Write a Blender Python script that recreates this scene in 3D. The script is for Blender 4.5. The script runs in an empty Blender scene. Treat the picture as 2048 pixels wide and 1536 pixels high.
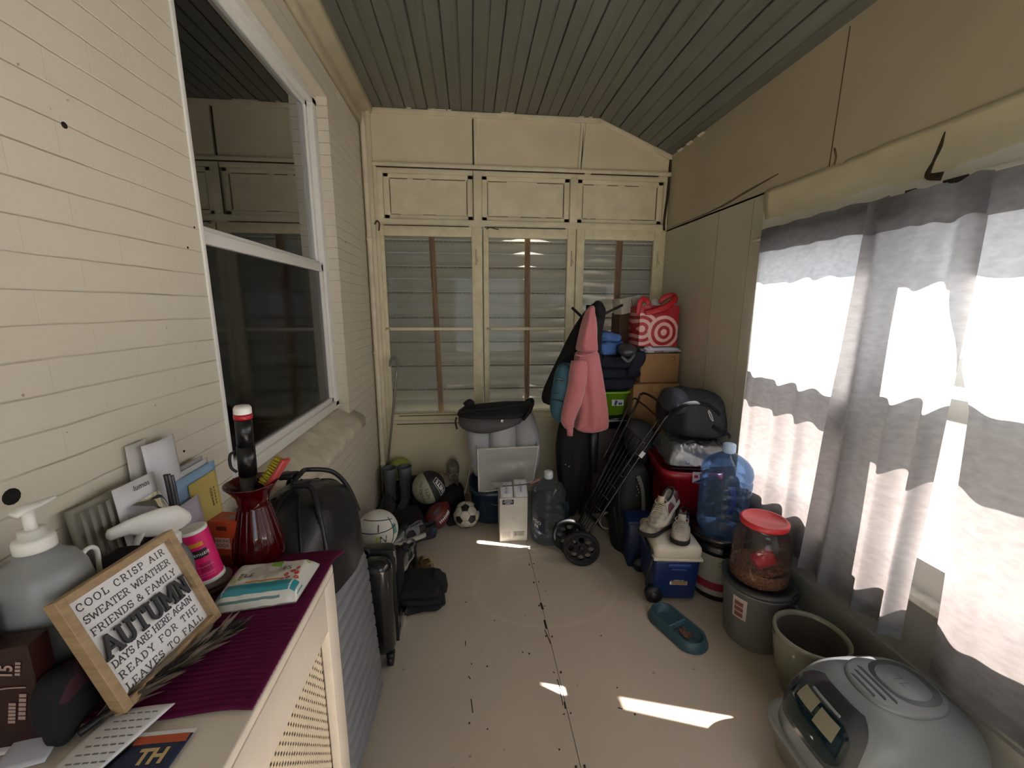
import bpy, bmesh, math, random
from mathutils import Vector, Matrix, Euler, noise
random.seed(7)
SC = bpy.context.scene
COL = SC.collection
PI = math.pi
R = math.radians
V = Vector

# ---------------------------------------------------------------- camera
CAM_F, CAM_H = 813.0, 1.6
YAW, PITCH, ROLL = R(5.78), R(10.63), R(0.1425)
_f = V((math.sin(YAW)*math.cos(PITCH), math.cos(YAW)*math.cos(PITCH), -math.sin(PITCH)))
_r = V((math.cos(YAW), -math.sin(YAW), 0))
_u = _r.cross(_f)
CR = _r*math.cos(ROLL) + _u*math.sin(ROLL)
CU = -_r*math.sin(ROLL) + _u*math.cos(ROLL)
CF = _f
CO = V((0, 0, CAM_H))
def ray(x, y): return CR*((x-1024)/CAM_F) - CU*((y-768)/CAM_F) + CF
def W(x, y, Y):                       # photo point -> world, at a known depth Y
    d = ray(x, y); return CO + d*(Y/d.y)
def WZ(x, y, z=0.0):                  # at a known height
    d = ray(x, y); return CO + d*((z-CAM_H)/d.z)
def WX(x, y, X):
    d = ray(x, y); return CO + d*(X/d.x)

cd = bpy.data.cameras.new('camera'); cam = bpy.data.objects.new('camera', cd); COL.objects.link(cam)
cd.sensor_fit = 'HORIZONTAL'; cd.sensor_width = 36.0; cd.lens = 36.0*CAM_F/2048.0
cd.clip_start = 0.02
mw = Matrix((CR, CU, -CF)).transposed().to_4x4(); mw.translation = CO
cam.matrix_world = mw
SC.camera = cam

# ---------------------------------------------------------------- materials
def lin(h):
    if isinstance(h, str):
        h = h.lstrip('#'); v = [int(h[i:i+2], 16)/255 for i in (0, 2, 4)]
    else: v = list(h)
    return tuple((c/12.92 if c <= .04045 else ((c+.055)/1.055)**2.4) for c in v[:3])
MATS = {}
def mat(name, col, rough=.6, metal=0., spec=.5, var=0., vscale=6., bump=0., bscale=40., coat=0., sheen=0., stretch=None, bdist=.004, var2=None, sss=0.):
    if name in MATS: return MATS[name]
    m = bpy.data.materials.new(name); m.use_nodes = True
    nt = m.node_tree; b = nt.nodes['Principled BSDF']
    c = lin(col)
    b.inputs['Base Color'].default_value = (*c, 1)
    b.inputs['Roughness'].default_value = rough
    b.inputs['Metallic'].default_value = metal
    b.inputs['Specular IOR Level'].default_value = spec
    b.inputs['Coat Weight'].default_value = coat
    b.inputs['Sheen Weight'].default_value = sheen
    if var or bump:
        tc = nt.nodes.new('ShaderNodeTexCoord'); mp = nt.nodes.new('ShaderNodeMapping')
        nt.links.new(tc.outputs['Object'], mp.inputs['Vector'])
        if stretch: mp.inputs['Scale'].default_value = stretch
    if var:
        n = nt.nodes.new('ShaderNodeTexNoise'); n.inputs['Scale'].default_value = vscale; n.inputs['Detail'].default_value = 5
        nt.links.new(mp.outputs[0], n.inputs['Vector'])
        mx = nt.nodes.new('ShaderNodeMix'); mx.data_type = 'RGBA'
        mx.inputs[6].default_value = (*[x*(1-var) for x in c], 1)
        c2 = lin(var2) if var2 else [min(1, x*(1+var)) for x in c]
        mx.inputs[7].default_value = (*c2, 1)
        rp = nt.nodes.new('ShaderNodeMapRange'); rp.inputs[1].default_value = .3; rp.inputs[2].default_value = .7
        nt.links.new(n.outputs['Fac'], rp.inputs[0]); nt.links.new(rp.outputs[0], mx.inputs[0])
        nt.links.new(mx.outputs[2], b.inputs['Base Color'])
    if bump:
        n2 = nt.nodes.new('ShaderNodeTexNoise'); n2.inputs['Scale'].default_value = bscale; n2.inputs['Detail'].default_value = 4
        nt.links.new(mp.outputs[0], n2.inputs['Vector'])
        bp = nt.nodes.new('ShaderNodeBump'); bp.inputs['Strength'].default_value = bump; bp.inputs['Distance'].default_value = bdist
        nt.links.new(n2.outputs['Fac'], bp.inputs['Height']); nt.links.new(bp.outputs[0], b.inputs['Normal'])
    MATS[name] = m
    return m
def clear_mat(name, tint, trans=.8, rough=.03, glossmix=1.0, diff=0.):
    """thin clear plastic or glass: tinted transparency + fresnel reflection (+ some diffuse haze)"""
    if name in MATS: return MATS[name]
    m = bpy.data.materials.new(name); m.use_nodes = True
    nt = m.node_tree; nt.nodes.clear()
    o = nt.nodes.new('ShaderNodeOutputMaterial')
    t = nt.nodes.new('ShaderNodeBsdfTransparent'); t.inputs[0].default_value = (*[x*trans for x in lin(tint)], 1)
    g = nt.nodes.new('ShaderNodeBsdfGlossy'); g.inputs['Roughness'].default_value = rough; g.inputs[0].default_value = (.95, .97, 1, 1)
    lw = nt.nodes.new('ShaderNodeFresnel'); lw.inputs[0].default_value = 1.45
    mu = nt.nodes.new('ShaderNodeMath'); mu.operation = 'MULTIPLY'; mu.inputs[1].default_value = glossmix; mu.use_clamp = True
    nt.links.new(lw.outputs[0], mu.inputs[0])
    base = t
    if diff:
        d = nt.nodes.new('ShaderNodeBsdfDiffuse'); d.inputs[0].default_value = (*lin(tint), 1)
        tl = nt.nodes.new('ShaderNodeBsdfTranslucent'); tl.inputs[0].default_value = (*lin(tint), 1)
        dm = nt.nodes.new('ShaderNodeMixShader'); nt.links.new(d.outputs[0], dm.inputs[1]); nt.links.new(tl.outputs[0], dm.inputs[2])
        mm = nt.nodes.new('ShaderNodeMixShader'); mm.inputs[0].default_value = diff
        nt.links.new(t.outputs[0], mm.inputs[1]); nt.links.new(dm.outputs[0], mm.inputs[2]); base = mm
    mx = nt.nodes.new('ShaderNodeMixShader')
    nt.links.new(mu.outputs[0], mx.inputs[0]); nt.links.new(base.outputs[0], mx.inputs[1]); nt.links.new(g.outputs[0], mx.inputs[2])
    nt.links.new(mx.outputs[0], o.inputs[0])
    MATS[name] = m
    return m
class NT:
    """small helper for hand made node materials"""
    def __init__(s, name):
        s.m = bpy.data.materials.new(name); s.m.use_nodes = True; s.t = s.m.node_tree; s.b = s.t.nodes['Principled BSDF']; MATS[name] = s.m
        s.tc = s.t.nodes.new('ShaderNodeTexCoord')
    def n(s, typ, **kw):
        x = s.t.nodes.new('ShaderNode'+typ)
        for k, v in kw.items():
            if k[0] == 'i' and k[1:].isdigit(): x.inputs[int(k[1:])].default_value = v
            else: setattr(x, k, v)
        return x
    def l(s, a, b): s.t.links.new(a, b)
    def math(s, op, a, b=None, clamp=False):
        x = s.n('Math', operation=op, use_clamp=clamp)
        for i, v in enumerate((a, b)):
            if v is None: continue
            if isinstance(v, (int, float)): x.inputs[i].default_value = v
            else: s.l(v, x.inputs[i])
        return x.outputs[0]
    def mix(s, f, a, b):
        x = s.n('Mix', data_type='RGBA')
        for i, v in ((0, f), (6, a), (7, b)):
            if isinstance(v, (int, float)): x.inputs[i].default_value = v
            elif isinstance(v, tuple): x.inputs[i].default_value = (*v[:3], 1)
            else: s.l(v, x.inputs[i])
        return x.outputs[2]

# ---------------------------------------------------------------- mesh builder (world coordinates)
def sp(v, p): return math.copysign(abs(v)**p, v)
class MB:
    def __init__(s, M=None): s.bm = bmesh.new(); s.M = M or Matrix()
    def _add(s, vs, fs, sm=True):
        b = [s.bm.verts.new(s.M @ V(v)) for v in vs]
        for f in fs:
            try:
                x = s.bm.faces.new([b[i] for i in f]); x.smooth = sm
            except ValueError: pass
        return b
    def box(s, c, size, rot=(0, 0, 0), bev=0., seg=2, taper=None):
        t = bmesh.new(); bmesh.ops.create_cube(t, size=1.0)
        for v in t.verts:
            k = 1.0
            if taper and v.co.z < 0: k = taper
            v.co = V((v.co.x*size[0]*k, v.co.y*size[1]*k, v.co.z*size[2]))
        if bev:
            bmesh.ops.bevel(t, geom=list(t.edges), offset=bev, segments=seg, profile=.5, affect='EDGES')
        M = Matrix.Translation(c) @ (rot if isinstance(rot, Matrix) else Euler(rot).to_matrix().to_4x4())
        t.verts.ensure_lookup_table(); t.verts.index_update()
        s._add([M @ v.co for v in t.verts], [[v.index for v in f.verts] for f in t.faces], sm=bool(bev and seg > 1)); t.free()
        return s
    def quad(s, a, b, c, d): s._add([a, b, c, d], [(0, 1, 2, 3)], False); return s
    def lathe(s, prof, c=(0, 0, 0), n=32, M=None, sx=1., sy=1., a0=0., a1=2*PI, expo=1.):
        """prof: (r, z) from one end to the other; r=0 closes"""
        c = V(c); full = abs(a1-a0-2*PI) < 1e-6; cols = n if full else n+1
        vs, fs, rows = [], [], []
        for r, z in prof:
            if r < 1e-7: rows.append([len(vs)]); vs.append(V((0, 0, z)))
            else:
                row = []
                for i in range(cols):
                    a = a0+(a1-a0)*i/n
                    row.append(len(vs)); vs.append(V((sp(math.cos(a), expo)*r*sx, sp(math.sin(a), expo)*r*sy, z)))
                rows.append(row)
        for A, B in zip(rows, rows[1:]):
            for i in range(n):
                j = (i+1) % cols
                if len(A) == 1 and len(B) == 1: continue
                if len(A) == 1: fs.append((A[0], B[j], B[i]))
                elif len(B) == 1: fs.append((A[i], A[j], B[0]))
                else: fs.append((A[i], A[j], B[j], B[i]))
        M = M or Matrix()
        s._add([(M @ v)+c for v in vs], fs); return s
    def cyl(s, p0, p1, r0, r1=None, n=16, cap=True):
        p0, p1 = V(p0), V(p1); r1 = r0 if r1 is None else r1
        d = p1-p0; L = d.length; q = V((0, 0, 1)).rotation_difference(d.normalized()).to_matrix().to_4x4()
        pr = ([(0, 0)] if cap else []) + [(r0, 0), (r1, L)] + ([(0, L)] if cap else [])
        return s.lathe(pr, p0, n, q)
    def tube(s, pts, r, n=8, closed=False, sub=6, flat=1.0, cap=True, up=None):
        """round (or flat) tube along a smooth curve through pts; r number or list"""
        P = [V(p) for p in pts]; k = len(P)
        rr = r if isinstance(r, (list, tuple)) else [r]*k
        Q, RR = [], []
        segs = k if closed else k-1
        for i in range(segs):
            if closed: a, b, c_, d = P[i-1], P[i], P[(i+1) % k], P[(i+2) % k]
            else: a, b, c_, d = P[max(i-1, 0)], P[i], P[i+1], P[min(i+2, k-1)]
            for j in range(sub):
                t = j/sub
                Q.append(.5*((2*b)+(c_-a)*t+(2*a-5*b+4*c_-d)*t*t+(3*b-a-3*c_+d)*t**3))
                RR.append(rr[i]*(1-t)+rr[(i+1) % k]*t)
        if not closed: Q.append(P[-1]); RR.append(rr[-1])
        m = len(Q); nrm = None; vs, fs = [], []
        for i in range(m):
            T = (Q[(i+1) % m]-Q[i-1]) if closed else (Q[min(i+1, m-1)]-Q[max(i-1, 0)])
            if T.length < 1e-9: T = V((0, 0, 1))
            T.normalize()
            if up is not None: nrm = V(up)-T*V(up).dot(T)
            elif nrm is None:
                nrm = T.orthogonal()
            else: nrm = nrm-T*nrm.dot(T)
            if nrm.length < 1e-6: nrm = T.orthogonal()
            nrm.normalize(); bi = T.cross(nrm)
            for j in range(n):
                a = 2*PI*j/n
                vs.append(Q[i]+nrm*(math.cos(a)*RR[i]*flat)+bi*(math.sin(a)*RR[i]))
        for i in range(m if closed else m-1):
            A, B = i*n, ((i+1) % m)*n
            for j in range(n): fs.append((A+j, A+(j+1) % n, B+(j+1) % n, B+j))
        if not closed and cap:
            fs.append(tuple(range(n-1, -1, -1))); fs.append(tuple(range((m-1)*n, m*n)))
        s._add(vs, fs); return s
    def ell(s, c, r, rot=(0, 0, 0), e1=1., e2=1., nu=24, nv=14, amp=0., fr=8., seed=0):
        M = Matrix.Translation(c) @ (rot if isinstance(rot, Matrix) else Euler(rot).to_matrix().to_4x4())
        vs, fs = [], []
        for i in range(nv+1):
            p = -PI/2+PI*i/nv
            for j in range(nu):
                a = 2*PI*j/nu
                v = V((sp(math.cos(p), e1)*sp(math.cos(a), e2)*r[0], sp(math.cos(p), e1)*sp(math.sin(a), e2)*r[1], sp(math.sin(p), e1)*r[2]))
                if amp: v = v*(1+amp*noise.noise(v*fr+V((seed, seed*2.3, 0)))/max(min(r), .03))
                vs.append(M @ v)
        for i in range(nv):
            for j in range(nu): fs.append((i*nu+j, i*nu+(j+1) % nu, (i+1)*nu+(j+1) % nu, (i+1)*nu+j))
        b = s._add(vs, fs)
        bmesh.ops.remove_doubles(s.bm, verts=b[:nu]+b[-nu:], dist=1e-6); return s
    def grid(s, fn, nu, nv, cu=False, cv=False):
        vs = [V(fn(i/(nu if cu else nu-1), j/(nv if cv else nv-1))) for j in range(nv) for i in range(nu)]
        fs = []
        for j in range(nv if cv else nv-1):
            for i in range(nu if cu else nu-1):
                a, b = i, (i+1) % nu; c, d = j*nu, ((j+1) % nv)*nu
                fs.append((c+a, c+b, d+b, d+a))
        s._add(vs, fs); return s
    def prism(s, poly, h, M=None, bev=0.):
        """polygon in local xy extruded to local z=h"""
        M = M or Matrix()
        t = bmesh.new(); f = t.faces.new([t.verts.new((*p[:2], 0)) for p in poly])
        ex = bmesh.ops.extrude_face_region(t, geom=[f])
        bmesh.ops.translate(t, verts=[e for e in ex['geom'] if isinstance(e, bmesh.types.BMVert)], vec=(0, 0, h))
        bmesh.ops.recalc_face_normals(t, faces=list(t.faces))
        if bev: bmesh.ops.bevel(t, geom=list(t.edges), offset=bev, segments=2, profile=.5, affect='EDGES')
        t.verts.index_update()
        s._add([M @ v.co for v in t.verts], [[v.index for v in q.verts] for q in t.faces], False); t.free(); return s
    def loft(s, rings, cap=True):
        n = len(rings[0]); vs = [p for r_ in rings for p in r_]; fs = []
        for i in range(len(rings)-1):
            for j in range(n): fs.append((i*n+j, i*n+(j+1) % n, (i+1)*n+(j+1) % n, (i+1)*n+j))
        if cap: fs.append(tuple(range(n-1, -1, -1))); fs.append(tuple(range((len(rings)-1)*n, len(rings)*n)))
        s._add(vs, fs); return s
    def text(s, body, size, M, depth=0., align='CENTER', wrap=None, sx=1., bold=0.):
        """built in lettering; wrap maps flat (x, y) to a point in 3-D"""
        cu = bpy.data.curves.new('t', 'FONT'); cu.body = body; cu.size = size; cu.align_x = align; cu.align_y = 'CENTER'
        cu.extrude = depth; cu.offset = bold; cu.resolution_u = 3
        ob = bpy.data.objects.new('t', cu); COL.objects.link(ob)
        dg = bpy.context.evaluated_depsgraph_get(); me = bpy.data.meshes.new_from_object(ob.evaluated_get(dg))
        vs = []
        for v in me.vertices:
            p = V((v.co.x*sx, v.co.y, v.co.z))
            vs.append(wrap(p.x, p.y) if wrap else M @ p)
        s._add(vs, [list(p.vertices) for p in me.polygons], False)
        bpy.data.objects.remove(ob); bpy.data.curves.remove(cu); bpy.data.meshes.remove(me); return s
    def rough(s, amp, fr, seed=0, lim=None):
        s.bm.normal_update()
        for v in s.bm.verts:
            if lim and not lim(v.co): continue
            q = v.co*fr+V((seed*3.1, seed, -seed))
            v.co += v.normal*(amp*(noise.noise(q)+.5*noise.noise(q*2.3)))
        return s
    def build(s, name, m, parent=None, sub=0, solid=0., off=0., wn=False, recalc=True):
        if recalc: bmesh.ops.recalc_face_normals(s.bm, faces=list(s.bm.faces))
        if parent is not None:
            inv = world_of(parent).inverted()
            s.bm.transform(inv)
        me = bpy.data.meshes.new(name); s.bm.to_mesh(me); s.bm.free()
        ms = m if isinstance(m, (list, tuple)) else [m]
        for x in ms: me.materials.append(x)
        o = bpy.data.objects.new(name, me); COL.objects.link(o)
        if parent is not None: o.parent = parent
        if solid:
            md = o.modifiers.new('solid', 'SOLIDIFY'); md.thickness = solid; md.offset = off
        if sub:
            md = o.modifiers.new('sub', 'SUBSURF'); md.levels = sub; md.render_levels = sub
        return o
def world_of(o):
    M = Matrix.LocRotScale(o.location, o.rotation_euler, o.scale)
    return world_of(o.parent) @ M if o.parent else M
def tag(o, label, cat, group=None, kind=None):
    o['label'] = label; o['category'] = cat
    if group: o['group'] = group
    if kind: o['kind'] = kind
    return o
def thing(name, label, cat, loc=(0, 0, 0), rot=(0, 0, 0), group=None):
    o = bpy.data.objects.new(name, None); COL.objects.link(o); o.empty_display_size = .05
    o.location = loc; o.rotation_euler = rot
    return tag(o, label, cat, group)
def struct(o): o['kind'] = 'structure'; return o
def dup(root, loc, rot, label, group=None):
    r_ = root.copy(); COL.objects.link(r_); r_.location = loc; r_.rotation_euler = rot; r_['label'] = label
    if group: r_['group'] = group
    for ch in list(root.children):
        c = ch.copy(); COL.objects.link(c); c.parent = r_
        for g in ch.children:
            d = g.copy(); COL.objects.link(d); d.parent = c
    return r_
def TR(loc, rot=(0, 0, 0), scale=1.0): return Matrix.LocRotScale(V(loc), Euler(rot), V((scale,)*3))
def frame_M(o, x, y):
    """matrix with origin o, local x along x, local y near y, z out"""
    o, x, y = V(o), V(x).normalized(), V(y); z = x.cross(y).normalized(); y = z.cross(x)
    M = Matrix((x, y, z)).transposed().to_4x4(); M.translation = o; return M
def ring(c, a, b, n=32, ex=1.0, ax=V((1, 0, 0)), ay=V((0, 1, 0)), fold=0., k=7, ph=0., ns=0., fr=12.):
    out = []
    for j in range(n):
        t = 2*PI*j/n; m = 1+fold*math.sin(k*t+ph)
        p = V(c)+ax*(sp(math.cos(t), ex)*a*m)+ay*(sp(math.sin(t), ex)*b*m)
        if ns: p += (ax*math.cos(t)+ay*math.sin(t))*(ns*noise.noise(p*fr))
        out.append(p)
    return out
def sil(rows, Y, n=40, ex=.8, fold=0., k=7, ns=0., fr=12., twist=0., yoff=None):
    """rings from photo rows (y, xl, xr, depth half thickness) standing at depth Y"""
    rs = []
    for i, row in enumerate(rows):
        y, xl, xr, th = row[:4]; yy = Y+(row[4] if len(row) > 4 else 0)
        a, b = W(xl, y, yy), W(xr, y, yy); c = (a+b)/2
        ax = (b-a); w = ax.length/2; ax.normalize()
        rs.append(ring(c, w, th, n, ex, ax, V((0, 1, 0)), fold*min(1, i/3), k, twist*i, ns, fr))
    return rs
CREAM = '#d8ccae'
M_paint = mat('cream_paint', CREAM, .55, var=.07, vscale=3, bump=.25, bscale=25)
M_paint2 = mat('cream_trim_paint', '#d8ceb1', .45, var=.08, vscale=9, bump=.2, bscale=40)
M_white = mat('white_plastic', '#e6e4de', .4)
M_vinyl = mat('white_vinyl', '#e4e2dc', .35)
M_black = mat('black_plastic', '#131314', .4)
M_blackm = mat('black_fabric', '#0d0d0f', .9, bump=.3, bscale=90)
M_blackl = mat('black_leather', '#121214', .42, bump=.25, bscale=140, bdist=.002)
M_paper = mat('white_paper', '#dcdade', .8)
M_card = mat('cardboard', '#9a764f', .85, var=.07, vscale=5)
M_ink = mat('black_ink', '#1a1a1c', .6)
M_inkw = mat('white_ink', '#e8e8ea', .6)
M_steel = mat('bare_steel', '#a8a8a8', .35, metal=1.)
XL, XR, YB, YR = -.77, 1.60, 3.35, -1.9
ZC, XK, ZS = 3.02, 1.0, 2.78
# ------------------------------------------------ floor
nt = NT('painted_floor'); b = nt.b
n1 = nt.n('TexNoise'); n1.inputs['Scale'].default_value = 2.2; n1.inputs['Detail'].default_value = 6; nt.l(nt.tc.outputs['Object'], n1.inputs['Vector'])
n2 = nt.n('TexNoise'); n2.inputs['Scale'].default_value = 26; n2.inputs['Detail'].default_value = 4; nt.l(nt.tc.outputs['Object'], n2.inputs['Vector'])
n3 = nt.n('TexNoise'); n3.inputs['Scale'].default_value = 90; n3.inputs['Detail'].default_value = 2; nt.l(nt.tc.outputs['Object'], n3.inputs['Vector'])
base = nt.mix(n1.outputs['Fac'], lin('#b0a393'), lin('#c2b6a7'))
spk = nt.n('MapRange'); spk.inputs[1].default_value = .70; spk.inputs[2].default_value = .74; nt.l(n2.outputs['Fac'], spk.inputs[0])
c1 = nt.mix(nt.math('MULTIPLY', spk.outputs[0], .55), base, lin('#5a4a3a'))
sp2 = nt.n('MapRange'); sp2.inputs[1].default_value = .765; sp2.inputs[2].default_value = .79; nt.l(n3.outputs['Fac'], sp2.inputs[0])
c2 = nt.mix(nt.math('MULTIPLY', sp2.outputs[0], .8), c1, lin('#2a221b'))
# pale caustic ring of light painted into the floor colour
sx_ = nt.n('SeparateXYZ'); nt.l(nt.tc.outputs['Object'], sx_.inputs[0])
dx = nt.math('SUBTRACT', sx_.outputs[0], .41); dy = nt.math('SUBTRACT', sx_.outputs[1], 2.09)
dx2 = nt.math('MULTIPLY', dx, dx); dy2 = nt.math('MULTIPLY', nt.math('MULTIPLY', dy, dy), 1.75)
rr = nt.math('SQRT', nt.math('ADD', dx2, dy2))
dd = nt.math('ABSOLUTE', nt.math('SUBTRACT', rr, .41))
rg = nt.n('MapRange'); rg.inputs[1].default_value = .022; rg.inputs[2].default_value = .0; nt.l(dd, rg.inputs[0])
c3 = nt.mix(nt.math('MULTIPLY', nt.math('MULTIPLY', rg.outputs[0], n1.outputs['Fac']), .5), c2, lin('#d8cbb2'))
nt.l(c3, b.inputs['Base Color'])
rm = nt.n('MapRange'); rm.inputs[3].default_value = .30; rm.inputs[4].default_value = .52; nt.l(n1.outputs['Fac'], rm.inputs[0]); nt.l(rm.outputs[0], b.inputs['Roughness'])
bp = nt.n('Bump'); bp.inputs['Strength'].default_value = .12; bp.inputs['Distance'].default_value = .004; nt.l(n2.outputs['Fac'], bp.inputs['Height']); nt.l(bp.outputs[0], b.inputs['Normal'])
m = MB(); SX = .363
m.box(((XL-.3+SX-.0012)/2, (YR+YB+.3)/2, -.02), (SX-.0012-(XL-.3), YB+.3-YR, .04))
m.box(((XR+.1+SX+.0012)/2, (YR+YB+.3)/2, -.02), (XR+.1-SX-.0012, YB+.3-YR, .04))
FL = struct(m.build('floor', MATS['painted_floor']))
FL['label'] = 'beige painted plywood floor with a dark seam and scattered nail heads'
m = MB()
for y in (1.14, 1.33, 1.52, 1.72, 1.93, 2.13, 2.30):
    for s in (-.016, .014): m.cyl((SX+s+random.uniform(-.003, .003), y+random.uniform(-.01, .01), -.001), (SX+s, y, .0008), .0042, n=10)
for y, x in ((1.60, -.02), (1.58, .05), (1.63, .25), (1.64, .22), (1.33, -.03), (1.30, .04), (1.2, .30), (1.42, .6), (1.30, .63), (1.15, -.1), (1.85, .1), (2.0, -.05), (1.7, .62)):
    m.cyl((x, y, -.001), (x, y, .0008), random.uniform(.003, .005), n=10)
m.build('nail_heads', mat('dark_nail', '#2a231d', .6), FL)
m = MB()
m.box((SX, (YR+YB)/2, -.016), (.006, YB-YR, .02))
for y, L, w in ((1.46, .05, .004), (1.365, .03, .006), (1.80, .06, .010), (1.93, .05, .012), (1.72, .09, .004), (1.40, .07, .003)):
    m.box((SX+random.uniform(-.012, .0), y, .0002), (w, L, .0009), (0, 0, random.uniform(-.15, .15)))
for x, y, L, a in ((-.02, 1.40, .06, .1), (-.03, 1.53, .018, .5), (-.05, 1.72, .03, 0), (.58, 1.33, .018, 1.2)):
    m.box((x, y, .0002), (.004, L, .0009), (0, 0, a))
m.build('seam_gap', mat('seam_dark', '#1f1812', .9), FL)
m = MB(); m.box((0.4, .7, -.05), (3.4, 6, .02)); struct(m.build('floor_base', mat('seam_dark', '#1f1812')))

# ------------------------------------------------ ceiling: narrow grooved boards
M_ceil = mat('ceiling_green_paint', '#676860', .42, var=.10, vscale=5, bump=.3, bscale=30, stretch=(4, .5, 4))
m = MB()
def boards(p0, p1, n, seed):
    rnd = random.Random(seed); p0, p1 = V(p0), V(p1)
    d = (p1-p0); L = d.length; ux = d.normalized(); up = ux.cross(V((0, 1, 0))); up = up if up.z > 0 else -up
    bw = L/n
    for i in range(n):
        gap = rnd.choice((.002, .003, .003, .005, .008))
        a = i*bw+gap/2; w = bw-gap; rec = rnd.uniform(0, .0025)
        pts = [(0, .006), (.003, .0), (w/2-.007, 0), (w/2-.003, .006), (w/2+.003, .006), (w/2+.007, 0), (w-.003, 0), (w, .006)]
        A = [p0+ux*(a+x)+up*(z+rec) for x, z in pts]
        vs = [V((q.x, YR, q.z)) for q in A]+[V((q.x, YB+.02, q.z)) for q in A]; k = len(A)
        m._add(vs, [(j, j+1, k+j+1, k+j) for j in range(k-1)], False)
    up2 = up*.016
    m._add([V((p0.x, YR, p0.z))+up2, V((p1.x, YR, p1.z))+up2, V((p1.x, YB+.02, p1.z))+up2, V((p0.x, YB+.02, p0.z))+up2], [(0, 1, 2, 3)], False)
boards((XL+.0, 0, ZC), (XK, 0, ZC), 11, 3)
boards((XK, 0, ZC), (XR+.02, 0, ZS-.008), 4, 5)
CE = struct(m.build('ceiling', M_ceil, recalc=False)); CE['label'] = 'dark green painted beadboard ceiling that slopes down to the right'
m = MB(); m.box(((XL+XK)/2-.1, .7, ZC+.05), (XK-XL+.3, 6, .03)); m.box((1.35, .7, ZC-.05), (.9, 6, .03), (0, R(22), 0)); struct(m.build('roof_deck', mat('seam_dark', '#1f1812')))

# ------------------------------------------------ left wall of painted brick
nt = NT('painted_brick'); b = nt.b
mp = nt.n('Mapping'); nt.l(nt.tc.outputs['Object'], mp.inputs[0])
sx_ = nt.n('SeparateXYZ'); nt.l(mp.outputs[0], sx_.inputs[0])
cb = nt.n('CombineXYZ'); nt.l(sx_.outputs[1], cb.inputs[0]); nt.l(sx_.outputs[2], cb.inputs[1])
bt = nt.n('TexBrick'); nt.l(cb.outputs[0], bt.inputs['Vector'])
bt.inputs['Scale'].default_value = 1.0; bt.inputs['Mortar Size'].default_value = .0013; bt.inputs['Mortar Smooth'].default_value = .6
bt.inputs['Brick Width'].default_value = .205; bt.inputs['Row Height'].default_value = .0627; bt.offset = .5
nz = nt.n('TexNoise'); nz.inputs['Scale'].default_value = 3.0; nz.inputs['Detail'].default_value = 6; nt.l(mp.outputs[0], nz.inputs['Vector'])
nf = nt.n('TexNoise'); nf.inputs['Scale'].default_value = 45; nf.inputs['Detail'].default_value = 4; nt.l(mp.outputs[0], nf.inputs['Vector'])
pc = nt.mix(nz.outputs['Fac'], lin('#cdc5b2'), lin('#dad2c1'))
wear = nt.n('MapRange'); wear.inputs[1].default_value = .44; wear.inputs[2].default_value = .62; nt.l(nz.outputs['Fac'], wear.inputs[0])
# the mortar line shows darker where the paint has cracked along it
dz = nt.n('TexNoise'); dz.inputs['Scale'].default_value = 4.5; dz.inputs['Detail'].default_value = 3; nt.l(mp.outputs[0], dz.inputs['Vector'])
zw = nt.math('ADD', sx_.outputs[2], nt.math('MULTIPLY', nt.math('SUBTRACT', dz.outputs['Fac'], .5), .010))
fr = nt.math('FRACT', nt.math('MULTIPLY', zw, 1/.0627))
hl_ = nt.n('MapRange'); hl_.inputs[1].default_value = .462; hl_.inputs[2].default_value = .5; nt.l(nt.math('ABSOLUTE', nt.math('SUBTRACT', fr, .5)), hl_.inputs[0])
lines = nt.math('ADD', hl_.outputs[0], nt.math('MULTIPLY', bt.outputs['Fac'], .12), True)
mort = nt.math('MULTIPLY', lines, nt.math('MULTIPLY', nt.math('ADD', wear.outputs[0], .22), .62), True)
c1 = nt.mix(mort, pc, lin('#857a60'))
sk = nt.n('MapRange'); sk.inputs[1].default_value = .74; sk.inputs[2].default_value = .76; nt.l(nf.outputs['Fac'], sk.inputs[0])
nt.l(nt.mix(nt.math('MULTIPLY', sk.outputs[0], .6), c1, lin('#6b5f49')), b.inputs['Base Color'])
b.inputs['Roughness'].default_value = .5
h = nt.math('ADD', nt.math('MULTIPLY', lines, -1.0), nt.math('MULTIPLY', nf.outputs['Fac'], .35))
bp = nt.n('Bump'); bp.inputs['Strength'].default_value = .5; bp.inputs['Distance'].default_value = .004; nt.l(h, bp.inputs['Height']); nt.l(bp.outputs[0], b.inputs['Normal'])
M_brick = MATS['painted_brick']
WY0, WY1, WZ0, WZ1 = 1.315, 2.585, .97, 2.74
m = MB(); D = .22
def wbox(y0, y1, z0, z1): m.box((XL-D/2, (y0+y1)/2, (z0+z1)/2), (D, y1-y0, z1-z0))
wbox(YR, WY0, 0, ZC+.04); wbox(WY1, YB+.2, 0, ZC+.04); wbox(WY0, WY1, 0, WZ0-.06); wbox(WY0, WY1, WZ1, ZC+.04)
WLo = struct(m.build('wall_left', M_brick)); WLo['label'] = 'cream painted brick wall on the left'
m = MB()
for y, z, r in ((.94, 1.942, .006), (.715, 1.287, .014), (1.29, 1.82, .003), (1.25, 1.76, .003), (.97, 1.17, .004), (1.12, 1.22, .003), (2.75, 2.0, .004)):
    m.cyl((XL-.004, y, z), (XL+.0012, y, z), r, n=12)
m.build('wall_hole', mat('hole_dark', '#14100c', .9), WLo)
m = MB()
for pts in (((655, 132), (664, 140), (690, 190), (684, 192), (668, 168)), ((672, 186), (678, 190), (681, 200), (674, 198)), ((713, 340), (718, 352), (722, 372), (716, 360))):
    q = [WX(x, y, XL)+V((.0012, 0, 0)) for x, y in pts]; m._add(q, [tuple(range(len(q)))], False)
m.build('plaster_patch', mat('bare_plaster', '#e2dccd', .7), WLo)
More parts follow.
